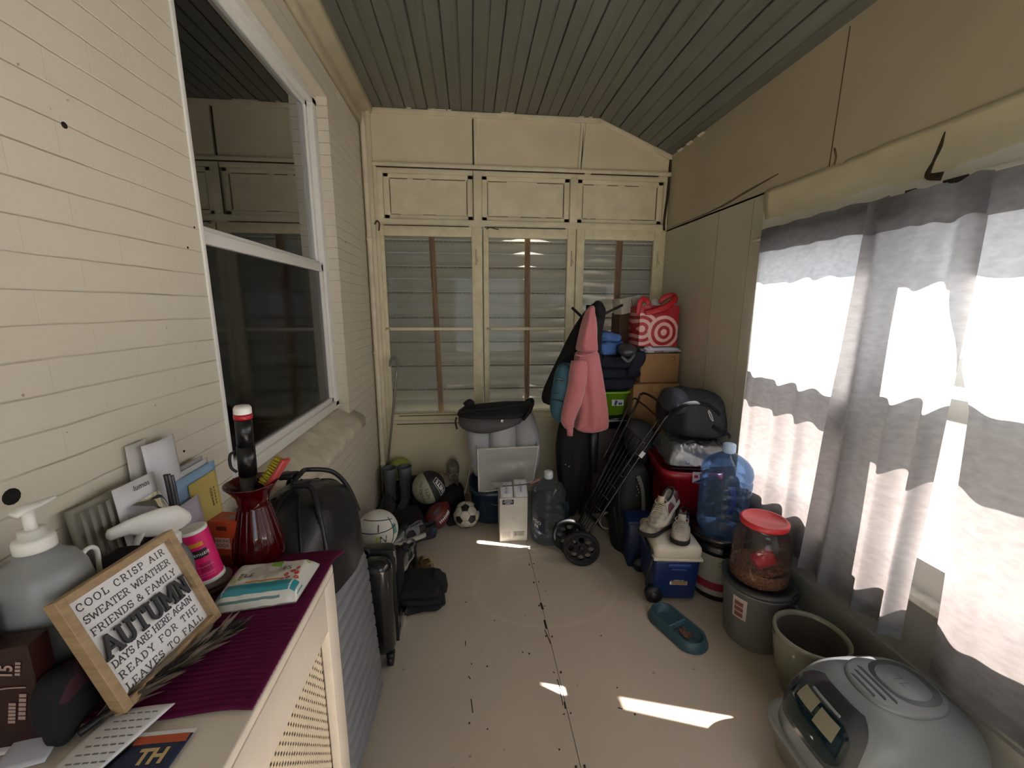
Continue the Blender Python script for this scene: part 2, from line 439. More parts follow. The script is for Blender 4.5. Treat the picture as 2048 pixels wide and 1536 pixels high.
m = MB(); rnd = random.Random(12)
def chip(x, y, L, w, rz, z): m.box((x, y, z), (L, w, .003), (0, 0, rz))
for x, L in ((-.42, .03), (-.26, .05), (-.20, .09), (-.13, .03), (.28, .06), (.33, .03), (.86, .04), (.93, .03)): chip(x, YB-.028, L, .012+.01*rnd.random(), rnd.uniform(-.1, .1), ZC-.001)
for y in (3.18, 3.05, 2.9): m.box((XR-.012, y, ZS-.012), (.02, .07, .004), (0, R(22), 0))
m.build('paint_chips', mat('bare_plaster', '#e2dccd', .7), CE)
# window sill with rounded front
m = MB()
prof = [(-.97, .99), (-.86, .985), (-.80, .955), (-.715, .905), (-.700, .885), (-.700, .84), (-.715, .825), (-.97, .825)]
m.loft([[V((x, y, z)) for x, z in prof] for y in (1.24, 1.5, 2.0, 2.5, 2.68)])
m.rough(.003, 14, 2)
s = struct(m.build('trim_1', mat('worn_sill_paint', '#cdc3b0', .6, var=.16, vscale=14, bump=.4, bscale=30))); s['label'] = 'worn cream window sill under the left window'
# crown board along the left wall
m = MB()
m.loft([[V((x, y, z)) for x, z in ((XL, 2.88), (XL+.022, 2.885), (XL+.028, 2.93), (XL+.03, 2.97), (XL+.085, 2.985), (XL+.095, ZC+.012), (XL, ZC+.012))] for y in (YR, 0, 1.5, YB)])
s = struct(m.build('trim_2', M_paint2)); s['label'] = 'cream crown board along the left wall'
# left window
XG = XL-.08
w = bpy.data.objects.new('window_1', None); COL.objects.link(w); struct(w); w['label'] = 'white framed double hung window in the left wall'; w.location = (XG, 1.95, 1.0)
def bar(m, y0, y1, z0, z1, x0, x1, bev=.004): m.box(((x0+x1)/2, (y0+y1)/2, (z0+z1)/2), (x1-x0, y1-y0, z1-z0), bev=bev)
m = MB()
for (y0, y1, z0, z1) in ((1.31, 1.345, 1.0, 2.72), (2.53, 2.59, 1.0, 2.72), (1.31, 2.59, 2.685, 2.74), (1.31, 2.59, .985, 1.03)):
    bar(m, y0, y1, z0, z1, XG-.05, XG+.02)
m.build('frame', M_vinyl, w)
m = MB()
for (y0, y1, z0, z1) in ((1.335, 1.36, 1.03, 1.85), (2.50, 2.535, 1.03, 1.85), (1.34, 2.53, 1.03, 1.062), (1.34, 2.53, 1.80, 1.842)):
    bar(m, y0, y1, z0, z1, XG-.02, XG+.008)
m.build('lower_sash', M_vinyl, w)
m = MB()
for (y0, y1, z0, z1) in ((1.335, 1.36, 1.84, 2.69), (2.50, 2.535, 1.84, 2.69), (1.34, 2.53, 2.66, 2.69), (1.34, 2.53, 1.835, 1.86)):
    bar(m, y0, y1, z0, z1, XG-.035, XG-.01)
m.build('upper_sash', M_vinyl, w)
m = MB(); bar(m, 1.35, 2.51, 1.86, 2.665, XG-.024, XG-.021, 0)
m.build('upper_pane', clear_mat('window_glass', '#dfe6e2', .92, .02, 2.3), w)
m = MB(); bar(m, 1.35, 2.51, 1.06, 1.81, XG-.010, XG-.007, 0)
m.build('lower_pane', clear_mat('screened_glass', '#d0d0d0', .85, .06, .9), w)
m = MB(); bar(m, WY0-.004, WY0+.012, 1.0, WZ1, XL-.012, XL+.004, .002)
m.build('caulk_strip', M_vinyl, w)
# what stands behind the left window
def drape(m, fn, nu, nv): m.grid(fn, nu, nv)
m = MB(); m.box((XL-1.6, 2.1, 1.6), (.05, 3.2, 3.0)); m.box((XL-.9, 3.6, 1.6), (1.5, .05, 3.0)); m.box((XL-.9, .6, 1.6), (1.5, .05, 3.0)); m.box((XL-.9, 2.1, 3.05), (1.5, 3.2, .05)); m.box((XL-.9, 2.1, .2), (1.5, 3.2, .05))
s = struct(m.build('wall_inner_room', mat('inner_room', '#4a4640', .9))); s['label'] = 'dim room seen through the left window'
for nm, y0, y1, col, lab, ph in (('grey_curtain', 1.25, 2.15, '#6b6c74', 'grey curtain hanging inside the left window, nearest part of it', 0), ('red_curtain', 2.17, 2.72, '#8a4436', 'dark red curtain hanging inside the left window beside the grey one', 2)):
    m = MB(); m.grid(lambda u, v: (XG-.16+.018*math.sin(u*34+ph)+.01*math.sin(u*13), y0+(y1-y0)*u, .95+1.8*v), 70, 3)
    tag(m.build(nm, mat(nm+'_cloth', col, .9), solid=.002), lab, 'curtain')

# ------------------------------------------------ back wall
m = MB()
m.box(((XL+XR)/2, YB+.012, .33), (XR-XL+.4, .03, .70))                       # low panel
m.box(((XL+XR)/2, YB+.014, 2.82), (XR-XL+.4, .03, .45))                      # upper panels
m.box(((XL+XR)/2, YB-.004, .665), (XR-XL, .05, .03), bev=.006)                # ledge
m.box(((XL+XR)/2, YB+.002, .695), (XR-XL, .035, .05))
WB = struct(m.build('wall_back', M_paint)); WB['label'] = 'cream panelled back wall'
def bk(m, x0, x1, z0, z1, y0=YB-.004, y1=YB+.04, bev=.003): m.box(((x0+x1)/2, (y0+y1)/2, (z0+z1)/2), (x1-x0, y1-y0, z1-z0), bev=bev)
m = MB()
bk(m, .047, .067, 2.655, 3.0, YB-.016); bk(m, XL, XR, 2.625, 2.655, YB-.03); bk(m, XL, XK+.02, 2.985, 3.02, YB-.02)
m.box(((XK+XR)/2, YB-.002, 2.885), (.66, .036, .035), (0, R(21.8), 0), bev=.003)
m.box((.865, YB-.006, 2.825), (.018, .02, .345), (0, R(2.5), 0)); m.box((.895, YB-.004, 2.825), (.012, .02, .345), (0, R(5.5), 0))
s = struct(m.build('trim_3', M_paint2)); s['label'] = 'cream battens and top moulding of the back wall'
# transom row with three recessed panels
m = MB()
bk(m, XL, XR, 2.59, 2.63, YB-.004); bk(m, XL, XR, 2.215, 2.265, YB-.012, YB+.04)
for x0, x1 in ((XL, -.64), (.035, .10), (.795, .855), (1.56, XR)): bk(m, x0, x1, 2.25, 2.60, YB-.006)
for x0, x1 in ((-.64, .035), (.10, .795), (.855, 1.56)):
    for a0, a1, c0, c1 in ((x0, x1, 2.265, 2.30), (x0, x1, 2.56, 2.595), (x0, x0+.045, 2.265, 2.595), (x1-.045, x1, 2.265, 2.595)): bk(m, a0, a1, c0, c1, YB+.014, YB+.05, .006)
    bk(m, x0+.03, x1-.03, 2.28, 2.575, YB+.026, YB+.05, 0)
    for z in (2.302, 2.556): bk(m, x0+.05, x1-.05, z-.001, z+.001, YB+.0255, YB+.03, 0)
s = struct(m.build('trim_4', M_paint2)); s['label'] = 'row of three recessed panels above the back windows'
m = MB()
for x0, x1 in ((-.64, .035), (.10, .795), (.855, 1.56)):
    rnd = random.Random(int(x0*100))
    for z in (2.303, 2.557):
        x = x0+.05
        while x < x1-.06:
            L = rnd.uniform(.02, .12)
            if rnd.random() < .65: bk(m, x, min(x+L, x1-.05), z-.0022, z+.0015, YB+.0235, YB+.027, 0)
            x += L
    for xx in (x0+.048, x1-.048): bk(m, xx-.002, xx+.002, 2.31, 2.55, YB+.0235, YB+.027, 0)
m.build('paint_cracks', mat('crack_dark', '#3a2f20', .9), s)
m = MB()
bk(m, .868, .884, 2.66, 2.98, YB-.0045, YB, 0); bk(m, .0345, .0385, 2.27, 2.62, YB-.0075, YB, 0); bk(m, .103, .1065, .75, 2.2, YB-.0065, YB, 0)
bk(m, .035, .0445, 2.66, 2.98, YB-.0035, YB, 0)
for x0, x1, z in ((-.68, .9, 2.624), (.95, 1.5, 2.6235), (-.64, .0, 2.2145), (.12, .76, 2.2135), (-.6, .02, .718), (-.62, -.05, .648), (.12, .5, .6485)): bk(m, x0, x1, z-.0010, z+.0008, YB-.031 if z > 2.6 else YB-.0325, YB, 0)
m.build('paint_cracks', mat('crack_dark', '#3a2f20', .9), WB)
# corner casings
m = MB(); bk(m, XL, -.70, 0, ZC, YB-.05, YB+.03, .006); bk(m, -.712, -.675, .7, 2.65, YB-.02, YB+.03, .004)
s = struct(m.build('trim_5', M_paint2)); s['label'] = 'cream corner casing between back wall and left wall'
m = MB()
m.tube([(XR-.005, YB-.01, 2.78), (XR-.012, YB-.012, 2.5), (XR-.028, YB-.014, 2.3), (XR-.022, YB-.012, 2.22)], .010, 6)
m.build('corner_strip', mat('crack_dark', '#3a2f20', .9), s)
# three windows: stiles, rails, panes
M_dirty = clear_mat('dusty_glass', '#e6e5e0', .99, .03, .28)
for k, (x0, x1, s0, s1, lab) in enumerate(((-.649, .018, -.71, .098, 'left'), (.151, .782, .108, .85, 'middle'), (.922, 1.503, .858, XR, 'right'))):
    w = bpy.data.objects.new('window_%d' % (k+2), None); COL.objects.link(w); struct(w); w.location = ((x0+x1)/2, YB, .72)
    w['label'] = lab+' window of the back wall, cream frame with dusty panes'
    m = MB(); bk(m, s0, x0, .70, 2.22, YB-.006, YB+.036, .004); bk(m, x1, s1, .70, 2.22, YB-.006, YB+.036, .004)
    bk(m, x0, x1, 2.14, 2.22, YB-.006, YB+.036, .004); bk(m, x0, x1, .70, .727, YB-.006, YB+.036, .004)
    m.rough(.0015, 20, k)
    m.build('frame', mat('window_paint', '#d9cfae', .5, var=.1, vscale=14, bump=.3, bscale=40), w)
    m = MB(); bk(m, x0, x1, 1.418, 1.442, YB, YB+.03, .003)
    m.build('rail', M_paint2, w)
    m = MB(); bk(m, x0, x1, 1.44, 2.142, YB+.014, YB+.017, 0); m.build('upper_pane', M_dirty, w)
    m = MB(); bk(m, x0, x1, .725, 1.42, YB+.014, YB+.017, 0); m.build('lower_pane', M_dirty, w)
    m = MB()
    for xx in (x1+.035,):
        m.tube([(xx, YB-.011, 2.05), (xx, YB-.013, 2.0), (xx, YB-.011, 1.93)], .004, 6); m.tube([(xx, YB-.013, 1.985), (xx+.012, YB-.018, 1.97), (xx+.012, YB-.018, 1.95)], .003, 6)
    m.build('bolt', mat('painted_iron', '#b5a98a', .5), w)
    if k < 2:
        m = MB(); m.tube([(x0-.02, YB-.012, 1.43), (x0+.0, YB-.02, 1.435), (x0+.012, YB-.012, 1.425)], .007, 6); m.build('latch', mat('painted_iron', '#b5a98a', .5), w)
m = MB(); m.tube([(-.70, YB-.06, 2.21), (-.685, YB-.05, 2.235), (-.672, YB-.035, 2.22), (-.678, YB-.03, 2.17)], .006, 6)
tag(m.build('hook', mat('rusty_iron', '#4b3626', .7)), 'rusty hook in the top left corner of the back windows', 'hook')
m = MB(); m.tube([(.135, YB-.014, 2.20), (.16, YB-.018, 2.212), (.20, YB-.014, 2.205), (.23, YB-.012, 2.20)], .004, 6)
tag(m.build('hook', mat('rusty_iron', '#4b3626', .7)), 'rusty hook latch above the middle back window', 'hook')
nt = NT('thin_pale_siding'); out = [q for q in nt.t.nodes if q.type == 'OUTPUT_MATERIAL'][0]
nz = nt.n('TexNoise'); nz.inputs['Scale'].default_value = 2.5; nt.l(nt.tc.outputs['Object'], nz.inputs['Vector'])
nt.l(nt.mix(nz.outputs['Fac'], lin('#bebcb5'), lin('#d4d2cc')), nt.b.inputs['Base Color']); nt.b.inputs['Roughness'].default_value = .7
tl = nt.n('BsdfTranslucent'); tl.inputs[0].default_value = (.64, .61, .56, 1)
ad = nt.n('MixShader'); ad.inputs[0].default_value = .30; nt.l(nt.b.outputs[0], ad.inputs[1]); nt.l(tl.outputs[0], ad.inputs[2]); nt.l(ad.outputs[0], out.inputs[0])
M_side = MATS['thin_pale_siding']
# grey lapped boards and studs behind the panes
m = MB()
lap = .101
for i in range(17):
    z = .62+i*lap
    m.loft([[V((x, YB+.118, z)), V((x, YB+.1215, z+lap)), V((x, YB+.1235, z+lap)), V((x, YB+.120, z))] for x in (XL-.1, XR+.1)])
SI = struct(m.build('wall_outer', M_side)); SI['label'] = 'grey lapped boards behind the back windows'
m = MB()
for i in range(1, 17, 2):
    z = .62+i*lap-.012
    m.box(((XL+XR)/2, YB+.1170, z), (XR-XL+.1, .004, .014))
m.build('nailing_strip', mat('strip_grey', '#aeaba4', .7), SI)
m = MB()
for i in range(1, 17, 2):
    z = .62+i*lap-.012; x = XL+.02
    while x < XR:
        m.box((x, YB+.1145, z), (.018, .003, .005)); x += .036
m.build('slots', mat('slot_pale', '#dedcd5', .7), SI)
for xa, xb, lab in ((-.30, -.255, 'left'), (.47, .47, 'middle'), (1.245, 1.225, 'right')):
    m = MB(); m.loft([[V((xa_+s*.02, YB+y, z)) for s, y in ((-1, .06), (1, .06), (1, .108), (-1, .108))] for xa_, z in ((xb+.01, -.02), (xa, 2.3))])
    tag(m.build('wooden_stud', mat('raw_pine', '#d2b29e', .75, var=.15, vscale=12, stretch=(6, 6, .6))), 'bare pine stud standing behind the %s back window' % lab, 'stud')
# painted conduit in the left corner
m = MB(); m.tube([(XL+.028, YB-.075, .02), (XL+.03, YB-.075, 1.0), (XL+.029, YB-.075, 2.0), (XL+.028, YB-.075, 2.96)], .019, 10)
for z in (.33, 1.25, 2.1): m.cyl((XL+.028, YB-.075, z-.012), (XL+.028, YB-.075, z+.012), .024)
tag(m.build('conduit_pipe', mat('pale_pipe_paint', '#dcd0b8', .4, var=.12, vscale=8)), 'cream painted pipe running up the left back corner', 'pipe')

# ------------------------------------------------ right wall
M_panel = mat('right_wall_paint', '#b3a890', .5, var=.06, vscale=3, bump=.15, bscale=18)
M_panel2 = mat('right_panel_paint', '#b9b4a3', .42, var=.05, vscale=3)
m = MB(); m.box((XR+.03, (YR+YB)/2+.1, 2.51), (.06, YB-YR+.2, .60))
WR = struct(m.build('wall_right', M_panel)); WR['label'] = 'cream upper part of the right wall'
m = MB(); m.box((XR-.0008, 1.80, 2.49), (.003, .004, .54), (R(1.2), 0, 0)); m.tube([(XR, 3.28, 2.232), (XR-.001, 2.9, 2.228), (XR-.002, 2.6, 2.236), (XR-.002, 2.36, 2.262), (XR-.001, 2.12, 2.285)], [.0015, .003, .005, .006, .002], 6)
m.tube([(XR-.001, 1.79, 2.29), (XR-.002, 1.775, 2.25), (XR-.001, 1.78, 2.22)], .004, 6)
m.build('paint_cracks', mat('crack_brown', '#5a4a33', .9), WR)
m = MB(); m.box((XR+.03, (2.2+YB)/2+.1, 1.11), (.06, YB-2.2+.2, 2.222))
PA = struct(m.build('wall_right_panel', M_panel2)); PA['label'] = 'smooth greyish panel of the right wall left of the curtains'
m = MB()
for y in (2.29, 2.62): m.box((XR-.0008, y, 1.1), (.003, .003, 2.2))
m.build('panel_seam', mat('seam_grey', '#8d8876', .7), PA)
# boxed beam above the windows, its lower strip bulging a little
m = MB()
def beam(u, v):
    y = 2.205-u*(2.205-YR); z = 2.222-.185*v; b_ = .006*noise.noise(V((y*3.1, v*2, 1)))+.004*noise.noise(V((y*9, v*5, 4)))
    return (XR-.004+.022*v-.008*math.sin(v*PI)+b_*1.2, y, z)
m.grid(beam, 90, 9)
s = struct(m.build('trim_6', mat('beam_paint', '#c9c0a2', .38, bump=.15, bscale=14, var=.05), solid=.02, off=1)); s['label'] = 'bulging cream strip above the right windows'
m = MB(); m.tube([(XR-.004, 1.345, 2.185), (XR-.003, 1.352, 2.14), (XR+.002, 1.37, 2.10), (XR+.008, 1.385, 2.06), (XR+.01, 1.34, 2.045)], [.002, .008, .005, .012, .016], 6, flat=.35, up=(1, 0, 0))
m.build('torn_paint', mat('crack_dark', '#3a2f20', .9), s)
XW = 1.64
m = MB(); m.box((XR+.09, (2.2+YR)/2, .28), (.18, 2.2-YR, .56)); m.box((XR-.004, (2.2+YR)/2, .30), (.02, 2.2-YR, .025)); m.box((XR-.006, (2.2+YR)/2, .07), (.025, 2.2-YR, .14))
s = struct(m.build('wall_right_knee', mat('knee_paint', '#9b9b95', .5, var=.08, vscale=4))); s['label'] = 'low wall under the right windows'
m = MB(); m.box((XR+.06, (2.2+YR)/2, .575), (.19, 2.2-YR, .03), bev=.005)
s = struct(m.build('trim_7', mat('worn_white_sill', '#d7d2c6', .5, var=.2, vscale=30, var2='#e8e4da'))); s['label'] = 'white window sill on the right with worn paint'
m = MB(); m.box((XR+.036, (2.3+YR)/2, 2.02), (.05, 2.3-YR, .29)); m.box((XR+.02, (2.2+YR)/2, 1.985), (.03, 2.2-YR, .085))
s = struct(m.build('trim_8', mat('white_head', '#dedbd0', .45))); s['label'] = 'white window head above the right curtains'
M_scr = clear_mat('insect_screen', '#d8ccc6', .36, .3, .05, diff=.06)
M_frame = mat('window_wood', '#dcd8cf', .5)
M_sash = mat('sash_paint', '#cfc9ba', .5)
# five window bays
for k, (y0, y1) in enumerate(((1.405, 2.132), (.42, 1.285), (-.42, .34), (-1.22, -.48), (-1.85, -1.28))):
    w = bpy.data.objects.new('window_%d' % (k+5), None); COL.objects.link(w); struct(w); w.location = (XW, (y0+y1)/2, .6)
    w['label'] = ('window behind the left curtain', 'window behind the right curtains', 'window beside the camera', 'window behind the camera', 'last window behind the camera')[k]
    m = MB()
    def rb(ya, yb, za, zb, x0=XW-.018, x1=XW+.022): m.box(((x0+x1)/2, (ya+yb)/2, (za+zb)/2), (x1-x0, yb-ya, zb-za))
    rb(y0-.06, y0+.012, .58, 1.9); rb(y1-.012, y1+.06, .58, 1.9); rb(y0, y1, 1.872, 1.93); rb(y0, y1, .58, .70)
    m.build('frame', M_frame, w)
    m = MB(); rb(y0, y1, 1.225, 1.30) if k else rb(y0, y1, 1.222, 1.335)
    if k: rb(y0, y1, 1.343, 1.438)
    m.build('rail', M_sash, w)
    m = MB(); m.quad((XW+.014, y0, .73), (XW+.014, y1, .73), (XW+.014, y1, 1.24), (XW+.014, y0, 1.24)); m.build('insect_screen', M_scr, w)
m = MB(); m.box((XR+.05, 2.26, 1.25), (.06, .13, 1.6)); m.box((XR+.045, 1.345, 1.25), (.05, .12, 1.5))
for y in (.38, -.45, -1.25, -1.88): m.box((XR+.045, y, 1.25), (.05, .07, 1.5))
s = struct(m.build('trim_9', M_frame)); s['label'] = 'posts between the right windows'
# wall behind the camera, its opening added to let in frontal fill daylight
m = MB(); m.box((-.55, YR-.05, 1.5), (.5, .1, 3.1)); m.box((1.35, YR-.05, 1.5), (.6, .1, 3.1)); m.box((.4, YR-.05, 2.65), (1.6, .1, .9)); m.box((.4, YR-.05, .35), (1.6, .1, .7))
s = struct(m.build('wall_rear', M_paint)); s['label'] = 'wall behind the camera with an opening added for fill daylight'
m = MB(); m.box((6, 2, -.55), (16, 30, .1)); s = struct(m.build('ground', mat('outdoor_concrete', '#66686b', .9))); s['label'] = 'pale paving outside'

# ------------------------------------------------ light
wld = bpy.data.worlds.new('sky'); SC.world = wld; wld.use_nodes = True
bg = wld.node_tree.nodes['Background']; bg.inputs[0].default_value = (.78, .89, 1.0, 1); bg.inputs[1].default_value = 1.5
sd = bpy.data.lights.new('sun', 'SUN'); sd.energy = 42.0; sd.angle = R(.6); sd.color = (1, .98, .95)
so = bpy.data.objects.new('sun', sd); COL.objects.link(so)
so.rotation_euler = V((-1, .30, -1.148)).to_track_quat('-Z', 'Y').to_euler(); so.location = (6, 0, 6)
def portal(n, loc, rot, sx, sy):
    l = bpy.data.lights.new(n, 'AREA'); l.shape = 'RECTANGLE'; l.size = sx; l.size_y = sy; l.cycles.is_portal = True
    o = bpy.data.objects.new(n, l); COL.objects.link(o); o.location = loc; o.rotation_euler = rot
portal('sky_portal_side', (1.72, .15, 1.25), (0, R(90), 0), 1.5, 4.1)
portal('sky_portal_rear', (.4, YR-.12, 1.45), (R(90), 0, 0), 1.7, 1.5)
SC.view_settings.view_transform = 'Standard'; SC.view_settings.look = 'None'; SC.view_settings.gamma = 1; SC.view_settings.use_curve_mapping = False
SC.view_settings.exposure = 0.9
SC.cycles.transparent_max_bounces = 24; SC.cycles.max_bounces = 10; SC.cycles.diffuse_bounces = 6
nt = NT('curtain_cloth'); t = nt.t
for n_ in list(t.nodes):
    if n_.type == 'BSDF_PRINCIPLED': t.nodes.remove(n_)
out = [n_ for n_ in t.nodes if n_.type == 'OUTPUT_MATERIAL'][0]
wv = nt.n('TexNoise'); wv.inputs['Scale'].default_value = 26; wv.inputs['Detail'].default_value = 6
mp = nt.n('Mapping'); mp.inputs['Scale'].default_value = (1, 1, 2.2); nt.l(nt.tc.outputs['Object'], mp.inputs[0]); nt.l(mp.outputs[0], wv.inputs['Vector'])
colr = nt.mix(wv.outputs['Fac'], lin('#6c7077'), lin('#82868d'))
coll = nt.mix(wv.outputs['Fac'], lin('#a7a2a0'), lin('#dad7d7'))
d = nt.n('BsdfDiffuse'); nt.l(colr, d.inputs[0])
tl = nt.n('BsdfTranslucent'); nt.l(coll, tl.inputs[0])
tp = nt.n('BsdfTransparent'); tp.inputs[0].default_value = (1, .98, .96, 1)
a = nt.n('MixShader'); a.inputs[0].default_value = .42; nt.l(d.outputs[0], a.inputs[1]); nt.l(tl.outputs[0], a.inputs[2])
b_ = nt.n('MixShader'); b_.inputs[0].default_value = .0; nt.l(a.outputs[0], b_.inputs[1]); nt.l(tp.outputs[0], b_.inputs[2])
nt.l(b_.outputs[0], out.inputs[0])
M_curt = MATS['curtain_cloth']
def curtain(name, label, yt0, yt1, yb0, yb1, zb, folds, amp, seed, zt=1.965, X0=1.515, shape=None):
    """yt: edges at the rod, yb: edges at the hem (from far to near)"""
    th = thing(name, label, 'curtain', (X0, (yt0+yt1)/2, zt-.05), group='grey curtains on the right windows')
    rnd = random.Random(seed); ph = rnd.uniform(0, 6)
    def fn(u, v):
        tz = zt+.022+.012*noise.noise(V((u*6, seed*3, 0))); z = tz-(tz-zb)*v
        k = min(1, v*1.25)
        y0 = yt0+(yb0-yt0)*v; y1 = yt1+(yb1-yt1)*v
        y = y0+(y1-y0)*u
        f = math.sin(u*folds*2*PI+ph)*.6+math.sin(u*folds*1.37*2*PI+ph*2.1)*.4
        g = .35 if z > 1.87 else 1.0
        x = X0+amp*(.35+.65*k)*f*g+.008*noise.noise(V((y*5, z*2, seed)))
        y += .010*math.cos(u*folds*2*PI+ph)*k
        return shape(u, v, V((x, y, z))) if shape else (x, y, z)
    m = MB(); m.grid(fn, 120, 60); m.build('panel', M_curt, th)
    # doubled cloth of the rod pocket and of the hem
    m = MB(); m.grid(lambda u, v: V(fn(u, v*.075))+V((-.004, 0, 0)), 120, 7); m.build('rod_pocket', M_curt, th)
    m = MB(); m.grid(lambda u, v: V(fn(u, .965+v*.035))+V((-.003, 0, 0)), 120, 4); m.build('hem', M_curt, th)
    return th
curtain('window_curtain', 'left curtain, grey, lit from behind, hanging beside the water jug', 2.115, 1.44, 2.12, 1.40, .42, 4.5, .018, 1, zt=1.985, X0=1.535)
curtain('window_curtain', 'gathered middle curtain between the two bright windows, right of the left curtain', 1.47, 1.10, 1.52, 1.10, .44, 3.2, .028, 2, X0=1.485)
curtain('window_curtain', 'nearest curtain at the right edge of the photo, right of the bright gap', 1.095, .25, 1.015, .20, .40, 4.2, .024, 3, X0=1.50, shape=lambda u, v, p: p+V((.0, (1-u)**6*(.035*max(0, min(1, (p.z-1.30)/.12))+.02*max(0, min(1, (p.z-1.45)/.3))), 0)))
m = MB(); m.tube([(1.545, 2.19, 1.965), (1.545, 1.0, 1.955), (1.545, .15, 1.95)], .008, 8)
tag(m.build('curtain_rod', mat('rod_white', '#dad6cf', .3)), 'thin white curtain rod over the right windows', 'rod')
for y, w_, lab in ((1.29, .07, 'dark metal bracket with screws on the window head, right of the curtain knot'), (1.43, .035, 'small dark metal bracket on the window head, left of the curtain knot')):
    m = MB(); m.box((1.602, y, 2.008), (.008, w_, .036)); b_ = m.build('rod_bracket', mat('bracket_dark', '#34302d', .5, metal=.5)); tag(b_, lab, 'bracket')
    m = MB()
    for dy in (-.3, 0, .3): m.cyl((1.597, y+dy*w_, 2.008+dy*.02), (1.5985, y+dy*w_, 2.008+dy*.02), .003, n=8)
    m.build('screw', M_steel, b_)
# bunched knot at the rod
m = MB(); m.ell((1.505, 1.385, 1.945), (.022, .085, .045), amp=.012, fr=34, seed=4, nu=40, nv=24)
tag(m.build('curtain_knot', M_curt), 'bunched fold of curtain tied at the rod', 'curtain')
CT = .95
M_cov = mat('cover_paint', '#d4c9bb', .5, var=.07, vscale=8, bump=.2, bscale=30)
cv = thing('radiator_cover', 'cream painted wooden cover with perforated front grille under the maroon runner', 'radiator cover', (-.57, .6, 0))
FX, FY0, FY1 = -.363, .10, .985
m = MB(); m.box(((XL+FX)/2, (FY0+FY1)/2, CT-.011), (FX-XL, FY1-FY0, .022), bev=.003); m.build('top', M_cov, cv)
m = MB(); m.box((FX-.011, FY1-.032, CT/2-.012), (.022, .064, CT-.024), bev=.002); m.build('corner_post', M_cov, cv)
m = MB(); m.box((FX-.011, (FY0+FY1)/2-.032, CT-.024-.058), (.022, FY1-FY0-.066, .115), bev=.002); m.build('top_rail', M_cov, cv)
m = MB(); m.box((FX-.011, (FY0+FY1)/2-.032, .06), (.022, FY1-FY0-.066, .12), bev=.002); m.build('bottom_rail', M_cov, cv)
m = MB(); m.box(((XL+FX)/2-.01, FY1-.012, CT/2-.012), (FX-XL-.024, .02, CT-.024)); m.build('side_panel', M_cov, cv)
# perforated sheet: staggered slots modelled as a procedural pattern with real holes of shade behind
nt = NT('perforated_sheet'); b = nt.b
s_ = nt.n('SeparateXYZ'); nt.l(nt.tc.outputs['Object'], s_.inputs[0])
U, Vv = s_.outputs[1], s_.outputs[2]
def per(x, p): return nt.math('FRACT', nt.math('MULTIPLY', nt.math('ADD', x, 10.0), 1/p))
row = nt.math('FLOOR', nt.math('MULTIPLY', nt.math('ADD', Vv, 10.0), 1/.0125))
sh = nt.math('MULTIPLY', nt.math('FRACT', nt.math('MULTIPLY', row, .5)), .0190)
u = per(nt.math('ADD', U, sh), .0190); v = per(Vv, .0125)
iu = nt.math('LESS_THAN', nt.math('ABSOLUTE', nt.math('SUBTRACT', u, .5)), .20); iv = nt.math('LESS_THAN', nt.math('ABSOLUTE', nt.math('SUBTRACT', v, .5)), .31)
nt.l(nt.math('SUBTRACT', 1.0, nt.math('MULTIPLY', iu, iv)), b.inputs['Alpha']); b.inputs['Base Color'].default_value = (*lin('#d8c9b0'), 1); b.inputs['Roughness'].default_value = .5
m = MB(); m.box((FX-.024, (FY0+FY1)/2-.03, .46), (.0012, FY1-FY0-.07, .74)); m.build('grille', MATS['perforated_sheet'], cv)
m = MB(); m.box((-.60, .5, .40), (.12, .75, .62), bev=.02)
tag(m.build('radiator', mat('radiator_dark', '#2c2723', .7)), 'dark radiator showing through the grille holes', 'radiator')

# ribbed maroon runner
M_run = mat('maroon_cloth', '#560a36', .9, spec=.2, var=.1, vscale=20)
m = MB(); Z0 = CT+.0012
def run(u, v):
    x = -.70+(.335)*u; y = .592+.49*v
    rib = .0022*abs(math.sin(v*44*PI)); edge = .0015 if (u > .9) else 0
    z = Z0+.005+rib*(1 if u < .93 else .5)
    if x > FX: z -= (x-FX)*1.3
    if y > FY1+.01: z -= min(.05, (y-FY1-.01)*.35)
    y += .004*math.sin(u*9)
    return (x, y, z)
m.grid(run, 40, 310)
rn = m.build('table_runner', M_run, solid=.0045, off=-1)
tag(rn, 'ribbed maroon cloth runner on the radiator cover', 'runner')
TZ = CT+.0085       # top of the runner

